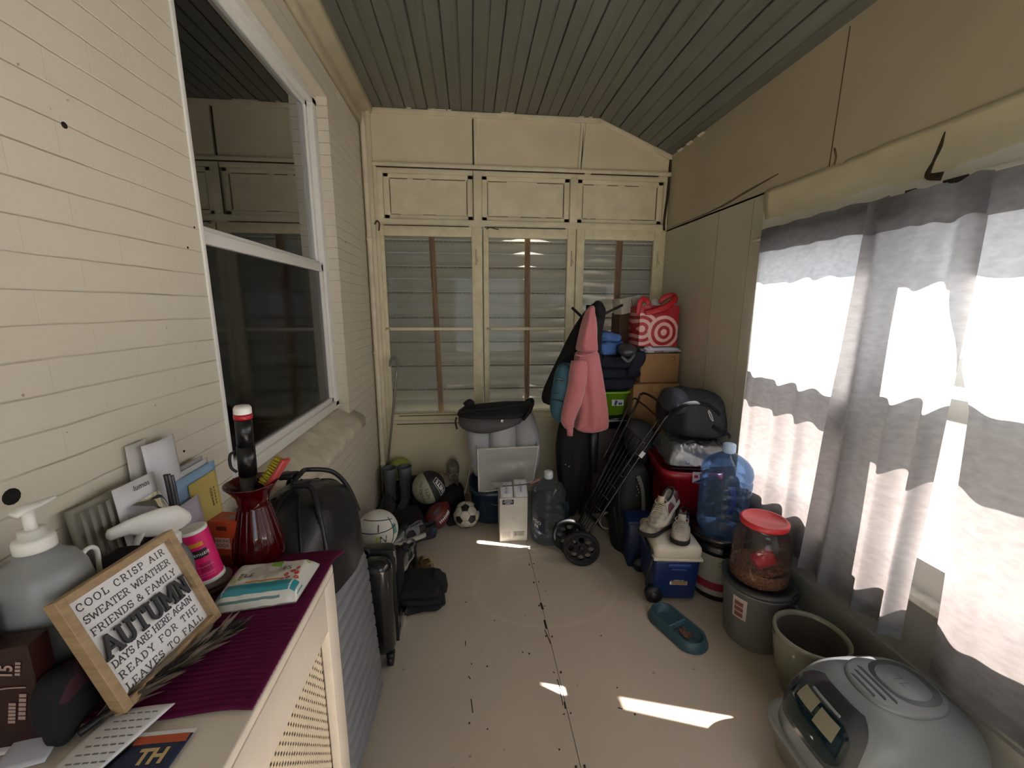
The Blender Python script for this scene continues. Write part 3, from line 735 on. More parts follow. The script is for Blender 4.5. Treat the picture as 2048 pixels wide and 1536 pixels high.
# ---- slab lettering drawn as strokes (for the sign)
def arc(cx, cy, rx, ry, a0, a1, n=10): return [(cx+rx*math.cos(R(a0+(a1-a0)*i/n)), cy+ry*math.sin(R(a0+(a1-a0)*i/n))) for i in range(n+1)]
GL = {
 'A': (.9, [[(.06, 0), (.45, 1), (.84, 0)], [(.2, .34), (.7, .34)]], [(.08, 0, .13), (.82, 0, .13)]),
 'C': (.85, [arc(.45, .5, .38, .5, 48, 312, 16), [(.70, .87), (.72, .66)]], []),
 'D': (.85, [[(.16, 0), (.16, 1)], [(.16, 1)]+arc(.38, .5, .40, .5, 90, -90, 12)+[(.16, 0)]], [(.12, 0, .1), (.12, 1, .1)]),
 'E': (.8, [[(.72, .24), (.72, 0), (.16, 0), (.16, 1), (.70, 1), (.70, .78)], [(.16, .52), (.52, .52)]], [(.13, 0, .1), (.13, 1, .1)]),
 'F': (.76, [[(.16, 0), (.16, 1), (.70, 1), (.70, .76)], [(.16, .52), (.52, .52)]], [(.16, 0, .15), (.13, 1, .1)]),
 'G': (.9, [arc(.45, .5, .38, .5, 48, 330, 16), [(.78, .0), (.78, .42)]], [(.72, .42, .14)]),
 'H': (.92, [[(.18, 0), (.18, 1)], [(.74, 0), (.74, 1)], [(.18, .5), (.74, .5)]], [(.18, 0, .13), (.18, 1, .13), (.74, 0, .13), (.74, 1, .13)]),
 'I': (.42, [[(.21, 0), (.21, 1)]], [(.21, 0, .15), (.21, 1, .15)]),
 'L': (.76, [[(.2, 1), (.2, 0), (.7, 0), (.7, .28)]], [(.2, 1, .15), (.15, 0, .1)]),
 'M': (1.08, [[(.18, 0), (.18, 1), (.54, .25), (.90, 1), (.90, 0)]], [(.18, 0, .14), (.12, 1, .08), (.96, 1, .08), (.90, 0, .14)]),
 'N': (.92, [[(.18, 0), (.18, 1), (.74, 0), (.74, 1)]], [(.18, 0, .13), (.12, 1, .08), (.74, 1, .13)]),
 'O': (.92, [arc(.46, .5, .39, .5, 0, 360, 20)], []),
 'P': (.8, [[(.18, 0), (.18, 1)], [(.18, 1), (.45, 1)]+arc(.45, .74, .27, .26, 90, -90, 8)+[(.18, .48)]], [(.18, 0, .15), (.13, 1, .09)]),
 'R': (.88, [[(.18, 0), (.18, 1)], [(.18, 1), (.45, 1)]+arc(.45, .75, .27, .25, 90, -90, 8)+[(.18, .5)], [(.46, .5), (.74, 0)]], [(.18, 0, .14), (.13, 1, .09), (.78, 0, .08)]),
 'S': (.74, [arc(.37, .74, .27, .26, 20, 250, 9)+arc(.37, .26, .28, .26, 80, -160, 10), [(.64, .96), (.63, .76)], [(.10, .04), (.10, .26)]], []),
 'T': (.84, [[(.42, 0), (.42, 1)], [(.10, .76), (.10, 1), (.74, 1), (.74, .76)]], [(.42, 0, .16)]),
 'U': (.9, [[(.18, 1), (.18, .32)]+arc(.45, .30, .27, .30, 180, 360, 10)+[(.72, 1)]], [(.18, 1, .13), (.72, 1, .13)]),
 'V': (.9, [[(.08, 1), (.45, 0), (.82, 1)]], [(.1, 1, .12), (.8, 1, .12)]),
 'W': (1.15, [[(.08, 1), (.33, 0), (.575, .75), (.82, 0), (1.07, 1)]], [(.1, 1, .11), (1.05, 1, .11)]),
 'Y': (.88, [[(.08, 1), (.44, .48), (.80, 1)], [(.44, .48), (.44, 0)]], [(.1, 1, .12), (.78, 1, .12), (.44, 0, .15)]),
 '&': (.95, [[(.86, .42), (.62, .02), (.40, 0)]+arc(.36, .24, .26, .25, 270, 100, 8)+arc(.42, .78, .19, .21, -60, 190, 9)+[(.26, .66), (.86, 0)]], []),
}
def slab(m, txt, M, x0, x1, y0, h, t, lift=.0006, sp=.12, word=.45):
    """strokes justified between x0 and x1, baseline y0, cap height h, stroke t"""
    tot = sum(GL[c][0] if c != ' ' else word for c in txt)
    k = h; gap = ((x1-x0)-tot*k)/(len(txt)-1)
    if gap < -.05*h: k = (x1-x0)/(tot+.02*len(txt)); gap = ((x1-x0)-tot*k)/(len(txt)-1)
    x = x0; n = [0]
    def seg(a, b, w):
        a, b = V((*a, 0)), V((*b, 0)); d = b-a
        if d.length < 1e-7: return
        d.normalize(); p = V((-d.y, d.x, 0))*w/2; e = d*w*.35; n[0] += 1; z = V((0, 0, lift+(n[0] % 5)*.00001))
        m._add([M @ (q+z) for q in (a-p-e, b-p+e, b+p+e, a+p-e)], [(0, 1, 2, 3)], False)
    for c in txt:
        if c == ' ': x += word*k+gap; continue
        w, st, se = GL[c]
        f = lambda p: (x+p[0]*k, y0+p[1]*h)
        for s in st:
            for a, b in zip(s, s[1:]):
                hv = .8 if abs(a[1]-b[1]) < .02 and t > h*.1 else 1
                seg(f(a), f(b), t*hv)
        for sx, sy, hw in se: seg(f((sx-hw, sy+(-1 if sy > .5 else 1)*t*.0/h)), f((sx+hw, sy)), t*.8)
        x += w*k+gap
# ---- framed sign leaning back
BLs, BRs, TRs, TLs = (V(p) for p in ((-.5555, .591, .9665), (-.530, .797, .9665), (-.606, .807, 1.160), (-.631, .601, 1.161)))
SM = frame_M((BLs+TRs)/2, BRs-BLs, TLs-BLs); S = .208; hs = S/2
dz = (TZ+.004)-min((SM @ V((a*hs, -hs, b_))).z for a in (-1, 1) for b_ in (0, -.018)); SM = Matrix.Translation((0, 0, dz)) @ SM
sg = thing('framed_sign', 'white AUTUMN sign in a light wood frame leaning on the maroon runner', 'sign', SM @ V((0, -hs, 0)))
M_oak = mat('light_oak', '#a68a66', .6, var=.16, vscale=10, stretch=(1, 6, 14), bump=.2, bscale=40)
fw = .014
for nm, c, sz in (('frame_side', (-hs+fw/2, 0), (fw, S)), ('frame_side', (hs-fw/2, 0), (fw, S)), ('frame_rail', (0, hs-fw/2), (S-2*fw, fw)), ('frame_rail', (0, -hs+fw/2), (S-2*fw, fw))):
    m = MB(); m.box(SM @ V((*c, -.002)), (sz[0], sz[1], .022), SM.to_3x3().to_4x4(), bev=.001, seg=1); m.build(nm, M_oak, sg)
m = MB(); m.box(SM @ V((0, 0, -.008)), (S-.02, S-.02, .004), SM.to_3x3().to_4x4()); bd = m.build('panel', mat('sign_white', '#e9e6e6', .6), sg)
PM = SM @ Matrix.Translation((0, 0, -.006))
i0, i1 = -hs+fw+.013, hs-fw-.010
m = MB()
for txt, y, h, t in (('COOL CRISP AIR', .068, .0118, .00155), ('SWEATER WEATHER', .0455, .0118, .00155), ('FRIENDS & FAMILY', .0225, .0118, .00155), ('DAYS ARE HERE AGAIN', -.0415, .0118, .00155), ('READY FOR THE', -.0635, .0118, .00155), ('LEAVES TO FALL', -.0855, .0118, .00155)):
    slab(m, txt, PM, i0, i1, y, h, t)
m.build('small_lettering', mat('sign_ink', '#3c3a3c', .7), bd, recalc=False)
m = MB(); slab(m, 'AUTUMN', PM, i0-.004, i1+.004, -.021, .034, .0053, lift=.004, sp=0)
tl = m.build('large_lettering', mat('sign_black', '#1d1d20', .5), bd, solid=.004, off=1, recalc=False)

# ---- dark things behind the sign
def item(name, label, cat, loc): return thing(name, label, cat, loc)
t = item('pump_bottle', 'large translucent grey pump bottle against the brick wall', 'bottle', (-.700, .672, TZ))
PB = V((-.702, .668, TZ-.003)); M_tb = mat('cloudy_plastic', '#8b8d8d', .35, sss=.1, var=.08, vscale=6)
m = MB(); m.lathe([(0, 0), (.050, 0), (.056, .008), (.057, .15), (.056, .19), (.051, .220), (.041, .242), (.026, .252), (.026, .262), (0, .262)], PB, 40, expo=.85); m.build('body', M_tb, t)
m = MB(); m.lathe([(0, .256), (.025, .256), (.025, .278), (.022, .284), (.017, .284), (.016, .296), (0, .296)], PB, 28); m.build('collar', M_white, t)
m = MB(); m.cyl(PB+V((0, 0, .29)), PB+V((0, 0, .328)), .0075); m.tube([PB+V((-.003, -.018, .328)), PB+V((0, -.005, .332)), PB+V((.003, .018, .331)), PB+V((.006, .038, .332))], [.010, .012, .008, .004], 10, flat=.6, up=(0, 0, 1)); m.build('pump_head', M_white, t)
m = MB(); m.grid(lambda u, v: PB+V((.0578*sp(math.cos(-1.2+2.1*u), .85), .0578*sp(math.sin(-1.2+2.1*u), .85), .02+.135*v)), 24, 4); m.build('clear_label', mat('label_grey', '#5c5d5b', .4), t)

t = item('coffee_box', 'dark brown carton with the number 15 at the left edge of the photo', 'box', (-.71, .585, CT))
BXM = frame_M((-.694, .566, CT+.002), (1, .10, 0), (0, 0, 1)); BX3 = BXM.to_3x3().to_4x4()
M_brn = mat('dark_brown_card', '#2b0f0c', .45)
m = MB(); m.box(BXM @ V((-.002, .084, -.018)), (.108, .168, .034), BX3, bev=.001, seg=1); bx = m.build('carton', M_brn, t)
RT = Matrix.Rotation(R(78), 4, 'Z')
m = MB(); m.text('15', .022, BXM @ TR((.022, .132, .0002)) @ RT, bold=.0006)
for i, (x, w_, y) in enumerate(((.016, .036, .062), (.030, .046, .070))):
    for k in range(6): q = BXM @ TR((x, y, .0002)) @ RT; m.box(q @ V(((k-2.5)*w_/6, 0, 0)), (w_/8, .0085, .0004), q.to_3x3().to_4x4())
q = BXM @ TR((.036, .134, .0002)) @ RT
for k in range(4): m.box(q @ V(((k-1.5)*.006, 0, 0)), (.004, .006, .0004), q.to_3x3().to_4x4())
m.build('lettering', mat('faded_cream_ink', '#a58a80', .7), bx)
m = MB(); m.cyl(BXM @ V((-.030, .035, -.0008)), BXM @ V((-.030, .035, .0004)), .024, n=28); m.build('emblem', mat('emblem_brown', '#4a2a22', .6), bx)
m = MB(); m.tube([BXM @ V(p) for p in ((-.05, .100, .0003), (-.02, .098, .0003), (.01, .105, .0003), (.040, .102, .0003))], .0012, 5); m.build('pale_line', mat('faded_cream_ink', '#a58a80', .7), bx)
m = MB(); m.box(BXM @ V((-.030, .190, -.018)), (.05, .042, .034), BXM.to_3x3().to_4x4(), bev=.002)
tag(m.build('small_carton', M_brn), 'small dark carton on top of the brown coffee carton', 'box')
t = item('black_bag', 'black pouch with a maroon print squeezed between the sign and the brown carton', 'bag', (-.63, .61, TZ))
m = MB(); m.ell((-.628, .590, TZ+.050), (.022, .040, .052), (0, 0, .12), .6, .6, amp=.006, fr=30); m.build('pouch', M_blackm, t)
m = MB(); m.ell((-.626, .592, TZ+.075), (.020, .034, .022), (0, 0, .12), .7, .6, amp=.006, fr=40, seed=3); m.build('maroon_print', mat('dull_maroon', '#35121c', .8), t)
t = item('hanger', 'white plastic hook sticking up beside the grey pump bottle', 'hook', (-.655, .72, TZ))
m = MB(); hk = V((-.672, .712, 1.168))
m.tube([hk+V((0, .004+.0155*math.sin(a), .0165*math.cos(a))) for a in [R(x) for x in range(-110, 95, 18)]]+[hk+V((0, .0190, -.012)), hk+V((0, .0165, -.045)), hk+V((0, .012, -.16))], .0038, 8); m.build('hook', M_white, t)
t = item('dark_pouch', 'tall black pouch standing behind the sign', 'bag', (-.68, .76, TZ))
m = MB(); m.box((-.683, .780, TZ+.085), (.05, .085, .17), (0, -.08, 0), bev=.012); m.rough(.004, 30, 2); m.build('pouch', M_blackm, t)

# papers and brochures at the near end
def sheet(name, label, cat, pts, m_, lift=.003, curl=.004, kids=None):
    A, B, C_, D_ = (V(p) for p in pts)
    m = MB(); m.grid(lambda u, v: (A*(1-u)+B*u)*(1-v)+(D_*(1-u)+C_*u)*v+V((0, 0, lift+curl*math.sin(u*PI)*math.sin(v*2.5))), 12, 12)
    o = m.build(name, m_, solid=.0008, off=1); tag(o, label, cat); return o
Zc = CT+.001
sheet('paper_sheet', 'white printed sheet at the bottom left edge beside the brown carton', 'paper', ((-.76, .54, Zc), (-.655, .565, Zc), (-.69, .655, Zc), (-.765, .64, Zc)), M_paper, .004)
sheet('white_envelope', 'white envelope lying beside the black pouch', 'envelope', ((-.675, .52, Zc+.006), (-.615, .535, Zc+.006), (-.648, .640, Zc+.006), (-.70, .625, Zc+.006)), mat('bluish_paper', '#c9c9d6', .7), .004, .002)
pp = sheet('paper_leaflet', 'white leaflet with grey print in front of the maroon runner', 'paper', ((-.60, .50, Zc+.004), (-.535, .50, Zc+.004), (-.487, .605, Zc+.012), (-.585, .605, Zc+.004)), M_paper, .004)
m = MB()
for i in range(7):
    for k in range(5): m.box((-.575+.011*k+.004*i, .525+.011*i, Zc+.0135+.001*i), (.008, .0022, .0003))
m.build('print', mat('print_grey', '#77757c', .8), pp)
br = sheet('brochure', 'navy brochure with an orange band and gold lettering at the bottom left', 'brochure', ((-.55, .47, Zc+.001), (-.44, .47, Zc+.001), (-.435, .563, Zc+.001), (-.512, .563, Zc+.001)), mat('navy_print', '#1d2747', .5), .003, .002)
m = MB(); m.box((-.475, .556, Zc+.0062), (.074, .012, .0006)); m.build('orange_band', mat('orange_print', '#b5532e', .5), br)
m = MB(); m.box((-.474, .5655, Zc+.0060), (.082, .006, .0006)); m.build('white_edge', M_paper, br)
m = MB(); m.text('TH', .030, TR((-.472, .530, Zc+.0072)), bold=.0012); m.build('lettering', mat('gold_print', '#c9ad7a', .5), br)

# feathery duster lying in front of the sign
t = thing('feather_duster', 'grey brown feathery duster lying in front of the AUTUMN sign', 'duster', (-.54, .66, TZ))
P0, P1 = V((-.595, .565, TZ+.012)), V((-.485, .742, TZ+.014))
m = MB(); m.tube([P0, (P0+P1)/2+V((.0, 0, .004)), P1], [.006, .005, .003], 8); m.build('stem', M_black, t)
dr = (P1-P0); side = V((dr.y, -dr.x, 0)).normalized(); rnd = random.Random(5)
for nm, col, n_ in (('pale_feathers', '#8d8177', 110), ('dark_feathers', '#33302f', 70)):
    m = MB()
    for i in range(n_):
        tt = rnd.uniform(.02, .86); b0 = P0+dr*tt; L = rnd.uniform(.05, .085); a = rnd.uniform(-.5, .5) if nm[0] == 'p' else rnd.uniform(-.25, .25); up_ = rnd.uniform(-.05, .25)
        d = (dr.normalized()*math.cos(a)+side*math.sin(a)+V((0, 0, up_))).normalized(); q = d.cross(V((0, 0, 1))).normalized()*rnd.uniform(.003, .007)
        e = b0+d*L; mid = b0+d*L*.6+V((0, 0, .003)); e.z = max(e.z, TZ+.002)
        m._add([b0, mid-q, e, mid+q], [(0, 1, 2, 3)])
    m.build(nm, mat(nm, col, .9), t, recalc=False)

# ---- papers standing against the wall, near to far
def card(name, label, cat, y0, y1, z0, z1, xb, xt, m_, th=.002, dy=0., curl=0., roll=0.):
    """upright sheet leaning on the wall: bottom at xb, top at xt"""
    m = MB()
    def f(u, v):
        y = y0+(y1-y0)*u+dy*v; z = z0+(z1-z0)*v+roll*u
        return (xb+(xt-xb)*v+curl*math.sin(u*PI)*v, y, z)
    m.grid(f, 10, 10); o = m.build(name, m_, solid=th, off=0); tag(o, label, cat); return o
card('folder', 'grey pleated paper folder, leftmost of the papers against the wall', 'folder', .775, .90, TZ, 1.225, -.725, -.752, mat('folder_grey', '#9b998d', .8), .010, 0, .004)
m = MB()
for i in range(4): m.grid(lambda u, v: (-.712+.002*i-.02*v, .778+.016*i+.010*u, TZ+.262*v), 3, 6)
tag(m.build('pleated_paper', mat('pleat_grey', '#85837a', .8), solid=.0008), 'pleated edges of grey papers in front of the folder', 'paper')
card('white_paper', 'tall folded white paper, highest of the papers against the wall', 'paper', .955, 1.055, 1.0, 1.290, -.728, -.745, M_paper, .001, .0, .010)
card('white_paper', 'pale folded paper just behind the tall white paper', 'paper', .915, .975, 1.0, 1.297, -.745, -.762, mat('paper_shade', '#c9c5c0', .8), .001, .02, .003)
t = thing('blister_pack', 'black lamp in a clear blister pack with a white card', 'package', (-.705, .89, TZ))
m = MB(); m.grid(lambda u, v: (-.700-.022*v, .838+.108*u, TZ+(1.237-TZ)*v-.004*u), 6, 6); m.build('backing_card', mat('card_white', '#dad7da', .6), t, solid=.0012)
m = MB(); m.text('lumos', .018, frame_M((-.7175, .905, 1.2185), (0, 1, -.04), (-.08, 0, 1))); m.build('lettering', M_ink, t)
m = MB(); m.lathe([(0, 0), (.026, 0), (.028, .01), (.028, .14), (.022, .155), (.012, .158), (.012, .166), (0, .166)], (-.680, .885, TZ+.04), 24); m.build('lamp', mat('lamp_black', '#1b1b1d', .2), t)
m = MB(); m.grid(lambda u, v: V((-.697+.052*math.sin(PI*u)**.6*math.sin(PI*min(1, v*1.02+.0))**.4-.022*v*.5, .846+.092*u, TZ+.02+.215*v)), 24, 24); m.build('clear_blister', clear_mat('blister_clear', '#e8e8ea', .92, .05, 1.2), t)
for i, (y, z1) in enumerate(((.944, 1.225), (.953, 1.222), (.962, 1.215))):
    m = MB(); m.tube([(-.690, y, TZ), (-.694, y+.001, z1-.05), (-.697, y+.002, z1)], .0042, 8)
    o = m.build('pen', mat('pen_steel' if i else 'pen_black', '#5c5c60' if i else '#1c1c1e', .3, metal=.6 if i else 0)); tag(o, ('black pen, nearest of the three pens beside the blister pack', 'steel pen, middle of the three pens beside the blister pack', 'steel pen nearest the blue envelope')[i], 'pen', 'pens among the papers')
card('grey_envelope', 'grey envelope leaning behind the blue envelope', 'envelope', .985, 1.135, .99, 1.197, -.730, -.745, mat('env_grey', '#a9a9ae', .7), .0016, .012)
card('white_envelope', 'white envelope leaning just in front of the grey envelope', 'envelope', .985, 1.145, .99, 1.188, -.724, -.738, mat('env_white', '#d2d0d3', .7), .0016, .012)
card('blue_envelope', 'light blue envelope standing among the papers', 'envelope', .985, 1.155, .99, 1.176, -.716, -.728, mat('env_blue', '#8fb2d3', .7), .0016, .012)
lv = card('lavender_letter', 'lilac white letter with a window in front of the blue envelope', 'letter', .955, 1.055, TZ, 1.125, -.690, -.708, mat('lilac_paper', '#cfc6d6', .75), .0012)
m = MB(); m.grid(lambda u, v: (-.7025-.008*v, .99+.035*u, 1.045+.06*v), 3, 3); m.build('address_window', mat('window_grey', '#b1a9ba', .5), lv)
ye = card('yellow_envelope', 'yellow envelope, rightmost of the papers against the wall', 'envelope', 1.035, 1.145, TZ+.01, 1.152, -.705, -.722, mat('env_yellow', '#cdb96a', .7), .0016, .012)
m = MB()
for i in range(2):
    for k in range(6): m.box((-.7115-.0005*k, 1.118+.012*i, 1.065+.009*k), (.0005, .003, .006))
m.build('print', mat('print_brown', '#6d5f3a', .7), ye)

# ---- spray bottle
t = thing('spray_bottle', 'spray bottle with a white trigger head behind the AUTUMN sign', 'spray bottle', (-.652, .855, TZ))
SB = V((-.652, .872, TZ+.010)); SBR = Matrix.Translation(SB) @ Matrix.Rotation(R(-32), 4, 'Z') @ Matrix.Translation(-SB)
m = MB(); m.lathe([(0, -.012), (.034, -.012), (.036, .006), (.036, .09), (.028, .115), (.014, .13), (0, .13)], SB, 24); m.build('bottle', mat('spray_body', '#6c6c70', .4), t)
m = MB(); m.lathe([(0, .122), (.018, .122), (.018, .148), (.014, .152), (0, .152)], SB, 24)
for k in range(24):
    a = 2*PI*k/24; m.box(SB+V((.018*math.cos(a), .018*math.sin(a), .135)), (.0016, .0016, .022), (0, 0, a))
m.build('collar', M_white, t)
m = MB(SBR)
def head(st):
    rs = []
    for y, w, z0, z1 in st:
        rs.append([SB+V((w*math.cos(a), y, (z0+z1)/2+(z1-z0)/2*math.sin(a))) for a in [2*PI*i/16 for i in range(16)]])
    return rs
m.loft(head(((-.098, .004, .192, .203), (-.094, .009, .186, .209), (-.065, .010, .184, .214), (-.04, .012, .164, .216), (-.01, .014, .150, .215), (.02, .014, .152, .208), (.038, .008, .160, .186), (.042, .003, .166, .176))))
m.build('trigger_head', M_white, t)
m = MB(SBR); m.tube([SB+V((0, -.045, .178)), SB+V((0, -.058, .158)), SB+V((0, -.062, .138)), SB+V((0, -.074, .118))], [.010, .0085, .006, .003], 8, flat=.6, up=(0, 1, 0)); m.build('trigger', M_white, t)

# ---- pink shaker on a lidded candle jar
t = thing('candle_jar', 'squat brown lidded jar under the pink shaker', 'jar', (-.612, .915, TZ))
CJ = V((-.612, .915, TZ-.003))
m = MB(); m.lathe([(0, 0), (.038, 0), (.040, .004), (.040, .016), (0, .016)], CJ, 32); m.build('jar', mat('jar_brown', '#4a3532', .3), t)
m = MB(); m.lathe([(0, .016), (.041, .016), (.041, .024), (.036, .028), (0, .028)], CJ, 32); m.build('lid', mat('jar_lid', '#6b5a57', .35), t)
t = thing('scent_shaker', 'bright pink cardboard shaker standing on the brown jar', 'shaker', (-.612, .912, TZ+.026), (R(4), R(-7), 0))
TM = world_of(t)
m = MB(TM); m.lathe([(0, 0), (.031, 0), (.031, .008), (.029, .010), (0, .010)], n=32); m.build('base_rim', M_white, t)
m = MB(TM); m.lathe([(.0295, .009), (.0265, .125)], n=32); m.lathe([(0, .0095), (.0295, .0095)], n=32); body = m.build('tube', mat('hot_pink', '#d81f6d', .35), t)
m = MB(TM); m.lathe([(.0267, .124), (.0255, .130), (.022, .131), (.021, .127), (0, .127)], n=32); m.build('cap', M_white, t)
def cwrap(ang0, z0, r0=.0299, r1=.0269):
    def f(x, y):
        z = z0+y; r = r0+(r1-r0)*z/.125; a = ang0+x/r; return TM @ V((math.cos(a)*r, math.sin(a)*r, z))
    return f
A0 = -.95
def patch(a0, a1, z0, z1, m_, nm, n=12, d=.0003):
    m = MB(); m.grid(lambda u, v: TM @ V(((.0295-.003*((z0+(z1-z0)*v)/.125)+d)*math.cos(a0+(a1-a0)*u), (.0295-.003*((z0+(z1-z0)*v)/.125)+d)*math.sin(a0+(a1-a0)*u), z0+(z1-z0)*v)), n, 4); return m.build(nm, m_, body)
patch(A0-.55, A0+.45, .066, .086, M_ink, 'black_label'); patch(A0-.75, A0+.35, .094, .104, mat('orange_gold', '#d8912c', .4), 'gold_band')
m = MB(); m.text('renuzit', .0125, None, wrap=cwrap(A0-.05, .076, .0302, .0272)); m.build('lettering', M_inkw, body)
m = MB()
for k in range(3): m.text('~~~~~', .011, None, wrap=cwrap(A0, .026-.006*k+.03*(k == 2), .0302, .0272))
m.build('small_print', mat('pink_print', '#ef9dc2', .5), body)
patch(A0-.35, A0+.4, .030, .052, mat('dark_pink', '#a01550', .4), 'flower_mark')

# ---- baking soda carton
BSM = frame_M((-.664, 1.006, TZ-.010), (.985, -.17, 0), (0, 0, 1))
t = thing('baking_soda_box', 'orange baking soda carton behind the red vase', 'box', BSM.translation)
BR3 = BSM.to_3x3().to_4x4()
m = MB(); m.box(BSM @ V((.04, .0625, -.026)), (.082, .125, .05), BR3, bev=.0012, seg=1); c_ = m.build('carton', mat('soda_orange', '#b8471f', .5, var=.05), t)
m = MB(); m.box(BSM @ V((.034, .066, -.0006)), (.040, .030, .0008), BR3); m.build('label', mat('label_pink', '#d8b0a0', .6), c_)
m = MB(); m.text('BAKING', .0125, BSM @ TR((.034, .073, .0002))); m.text('SODA', .0125, BSM @ TR((.034, .0605, .0002))); m.build('lettering', mat('soda_ink', '#3c1712', .6), c_)
m = MB(); m.box(BSM @ V((.036, .022, -.0006)), (.030, .022, .0008), BR3); m.build('small_panel', mat('soda_dark', '#7a3421', .6), c_)
m = MB(); m.box(BSM @ V((.036, .1065, -.0005)), (.026, .011, .001), BR3); m.build('pull_tab', mat('tab_dark', '#5d1f10', .6), c_)
m = MB(); m.box(BSM @ V((.052, .1255, -.026)), (.026, .001, .018), BR3); m.build('barcode', mat('bar_grey', '#8f8579', .6), c_)

# ---- red glass vase with a torch and a brush in it
t = thing('glass_vase', 'flared ruby red glass vase holding a black torch', 'vase', (-.560, 1.028, TZ))
VC = V((-.560, 1.028, TZ-.003)); M_ruby = clear_mat('ruby_glass', '#8a0410', .62, .04, 1.3, diff=.35)
m = MB(); prof = [(.0, .0), (.052, .0), (.059, .006), (.060, .012), (.056, .05), (.045, .105), (.035, .145), (.034, .155), (.040, .178), (.054, .198), (.061, .207), (.061, .210), (.056, .207), (.042, .190), (.032, .165), (.031, .150), (.042, .105), (.052, .05), (.054, .02), (0, .018)]
m.lathe(prof, VC, 56); m.build('glass', M_ruby, t)
m = MB()
for k in range(20):
    a = 2*PI*k/20
    m.tube([VC+V((r*math.cos(a), r*math.sin(a), z)) for r, z in ((.0585, .012), (.0555, .05), (.0445, .105), (.0350, .145))], .0022, 5)
m.build('flutes', M_ruby, t)
t = thing('torch', 'black stick torch with a white lamp and a red ring standing in the red vase', 'torch', (-.566, 1.03, TZ+.016))
a0_, a1_ = V((-.575, 1.035, TZ+.02)), V((-.560, 1.028, 1.335)); ax = (a1_-a0_).normalized()
def P_(d): return a1_-ax*d
m = MB(); m.cyl(a0_, P_(.15), .0175, .0185, 24); m.cyl(P_(.152), P_(.075), .0205, .0205, 24); m.cyl(P_(.078), P_(.0), .0185, .0190, 24); m.build('handle', mat('torch_black', '#0f0f10', .3), t)
m = MB(); m.cyl(P_(.004), P_(-.008), .0205, n=24); m.build('red_ring', mat('torch_red', '#a81d2a', .3), t)
m = MB(); m.lathe([(.0195, -.0), (.0195, .013), (.016, .019), (0, .020)], P_(-.009), 24, V((0, 0, 1)).rotation_difference(ax).to_matrix().to_4x4()); m.build('lamp', M_white, t)
m = MB(); m.tube([P_(.085)+V((-.02, -.012, 0)), P_(.095)+V((-.031, -.014, 0)), P_(.125)+V((-.031, -.014, 0)), P_(.14)+V((-.019, -.012, 0))], .0035, 6); m.build('clip', M_black, t)
t = thing('scrub_brush', 'red and yellow bristle brush sticking out of the red vase', 'brush', (-.53, 1.04, TZ+.1))
BM = frame_M((-.520, 1.036, 1.150), (.55, .12, .85), (-.8, .2, .6))
m = MB(BM); m.box((.032, 0, 0), (.095, .010, .034), bev=.003); m.tube([(-.015, 0, 0), (-.06, .0, 0), (-.10, 0, 0)], .008, 8); m.build('handle', mat('brush_red', '#a03a3a', .4), t)
m = MB(BM); rnd = random.Random(2)
for i in range(10):
    for j in range(4):
        x, z = .000+i*.0078, -.012+j*.008
        for k in range(3): m.cyl((x, .004, z), (x+rnd.uniform(-.003, .003), .026, z+rnd.uniform(-.003, .003)), .0014, .001, 5)
m.build('bristles', mat('bristle_yellow', '#b4a325', .6), t)

# ---- pack of wipes
WA, WBp, WC, WD = V((-.559, .812, 0)), V((-.574, .955, 0)), V((-.388, .968, 0)), V((-.392, .835, 0))
t = thing('wipes_pack', 'soft pack of wet wipes with red flowers lying on the maroon runner', 'wipes', (-.48, .89, TZ))
def wp(u, v):      # u along the long side (left to right), v away
    p = (WA*(1-u)+WD*u)*(1-v)+(WBp*(1-u)+WC*u)*v; return p
def wtop(u, v, d=0.):
    e = min(u, 1-u)*9; f = min(v, 1-v)*6
    h = .004+.030*min(1, max(0, e))**.5*min(1, max(0, f))**.45
    p = wp(u, v); return V((p.x, p.y, TZ+.001+h+d+.0025*noise.noise(V((u*9, v*7, 1)))*min(1, e)))
m = MB(); m.grid(wtop, 48, 30); m.grid(lambda u, v: V((*wp(u, v)[:2], TZ+.002)), 2, 2); pk = m.build('wrapper', mat('wipes_film', '#cfcdc4', .25, coat=.3), t)
def wpatch(nm, u0, u1, v0, v1, m_, d=.0006): m = MB(); m.grid(lambda u, v: wtop(u0+(u1-u0)*u, v0+(v1-v0)*v, d), 24, 8); m.build(nm, m_, pk)
wpatch('teal_band', .01, .99, .10, .30, mat('teal_print', '#2c8795', .3)); wpatch('lower_print', .10, .8, .025, .05, mat('grey_teal', '#5d7f80', .4))
wpatch('orange_band', .30, .72, .345, .375, mat('orange_thin', '#c9853c', .4)); wpatch('green_box', .50, .62, .70, .90, mat('leaf_green', '#6f9a3c', .4))
wpatch('opening_flap', .36, .66, .42, .68, mat('flap_grey', '#b9b3a8', .35))
def flower(m, u, v, r, n=6):
    for k in range(n):
        a = 2*PI*k/n; c = (u+math.cos(a)*r, v+math.sin(a)*r*1.4); pts = []
        for q in range(7): b_ = 2*PI*q/7; pts.append(wtop(c[0]+math.cos(b_)*r*.62, c[1]+math.sin(b_)*r*.85, .0009))
        m._add(pts, [tuple(range(7))], False)
m = MB()
for u, v, r in ((.76, .44, .018), (.82, .52, .022), (.88, .46, .020), (.80, .36, .018), (.90, .36, .02), (.86, .60, .016), (.74, .34, .014)): flower(m, u, v, r)
m.build('red_flowers', mat('flower_red', '#c23a35', .4), pk)
m = MB()
for u, v, r in ((.15, .40, .022), (.21, .46, .020), (.12, .48, .018), (.92, .82, .020)): flower(m, u, v, r, 5)
m.build('green_leaves', mat('leaf_soft', '#93a36a', .4), pk)
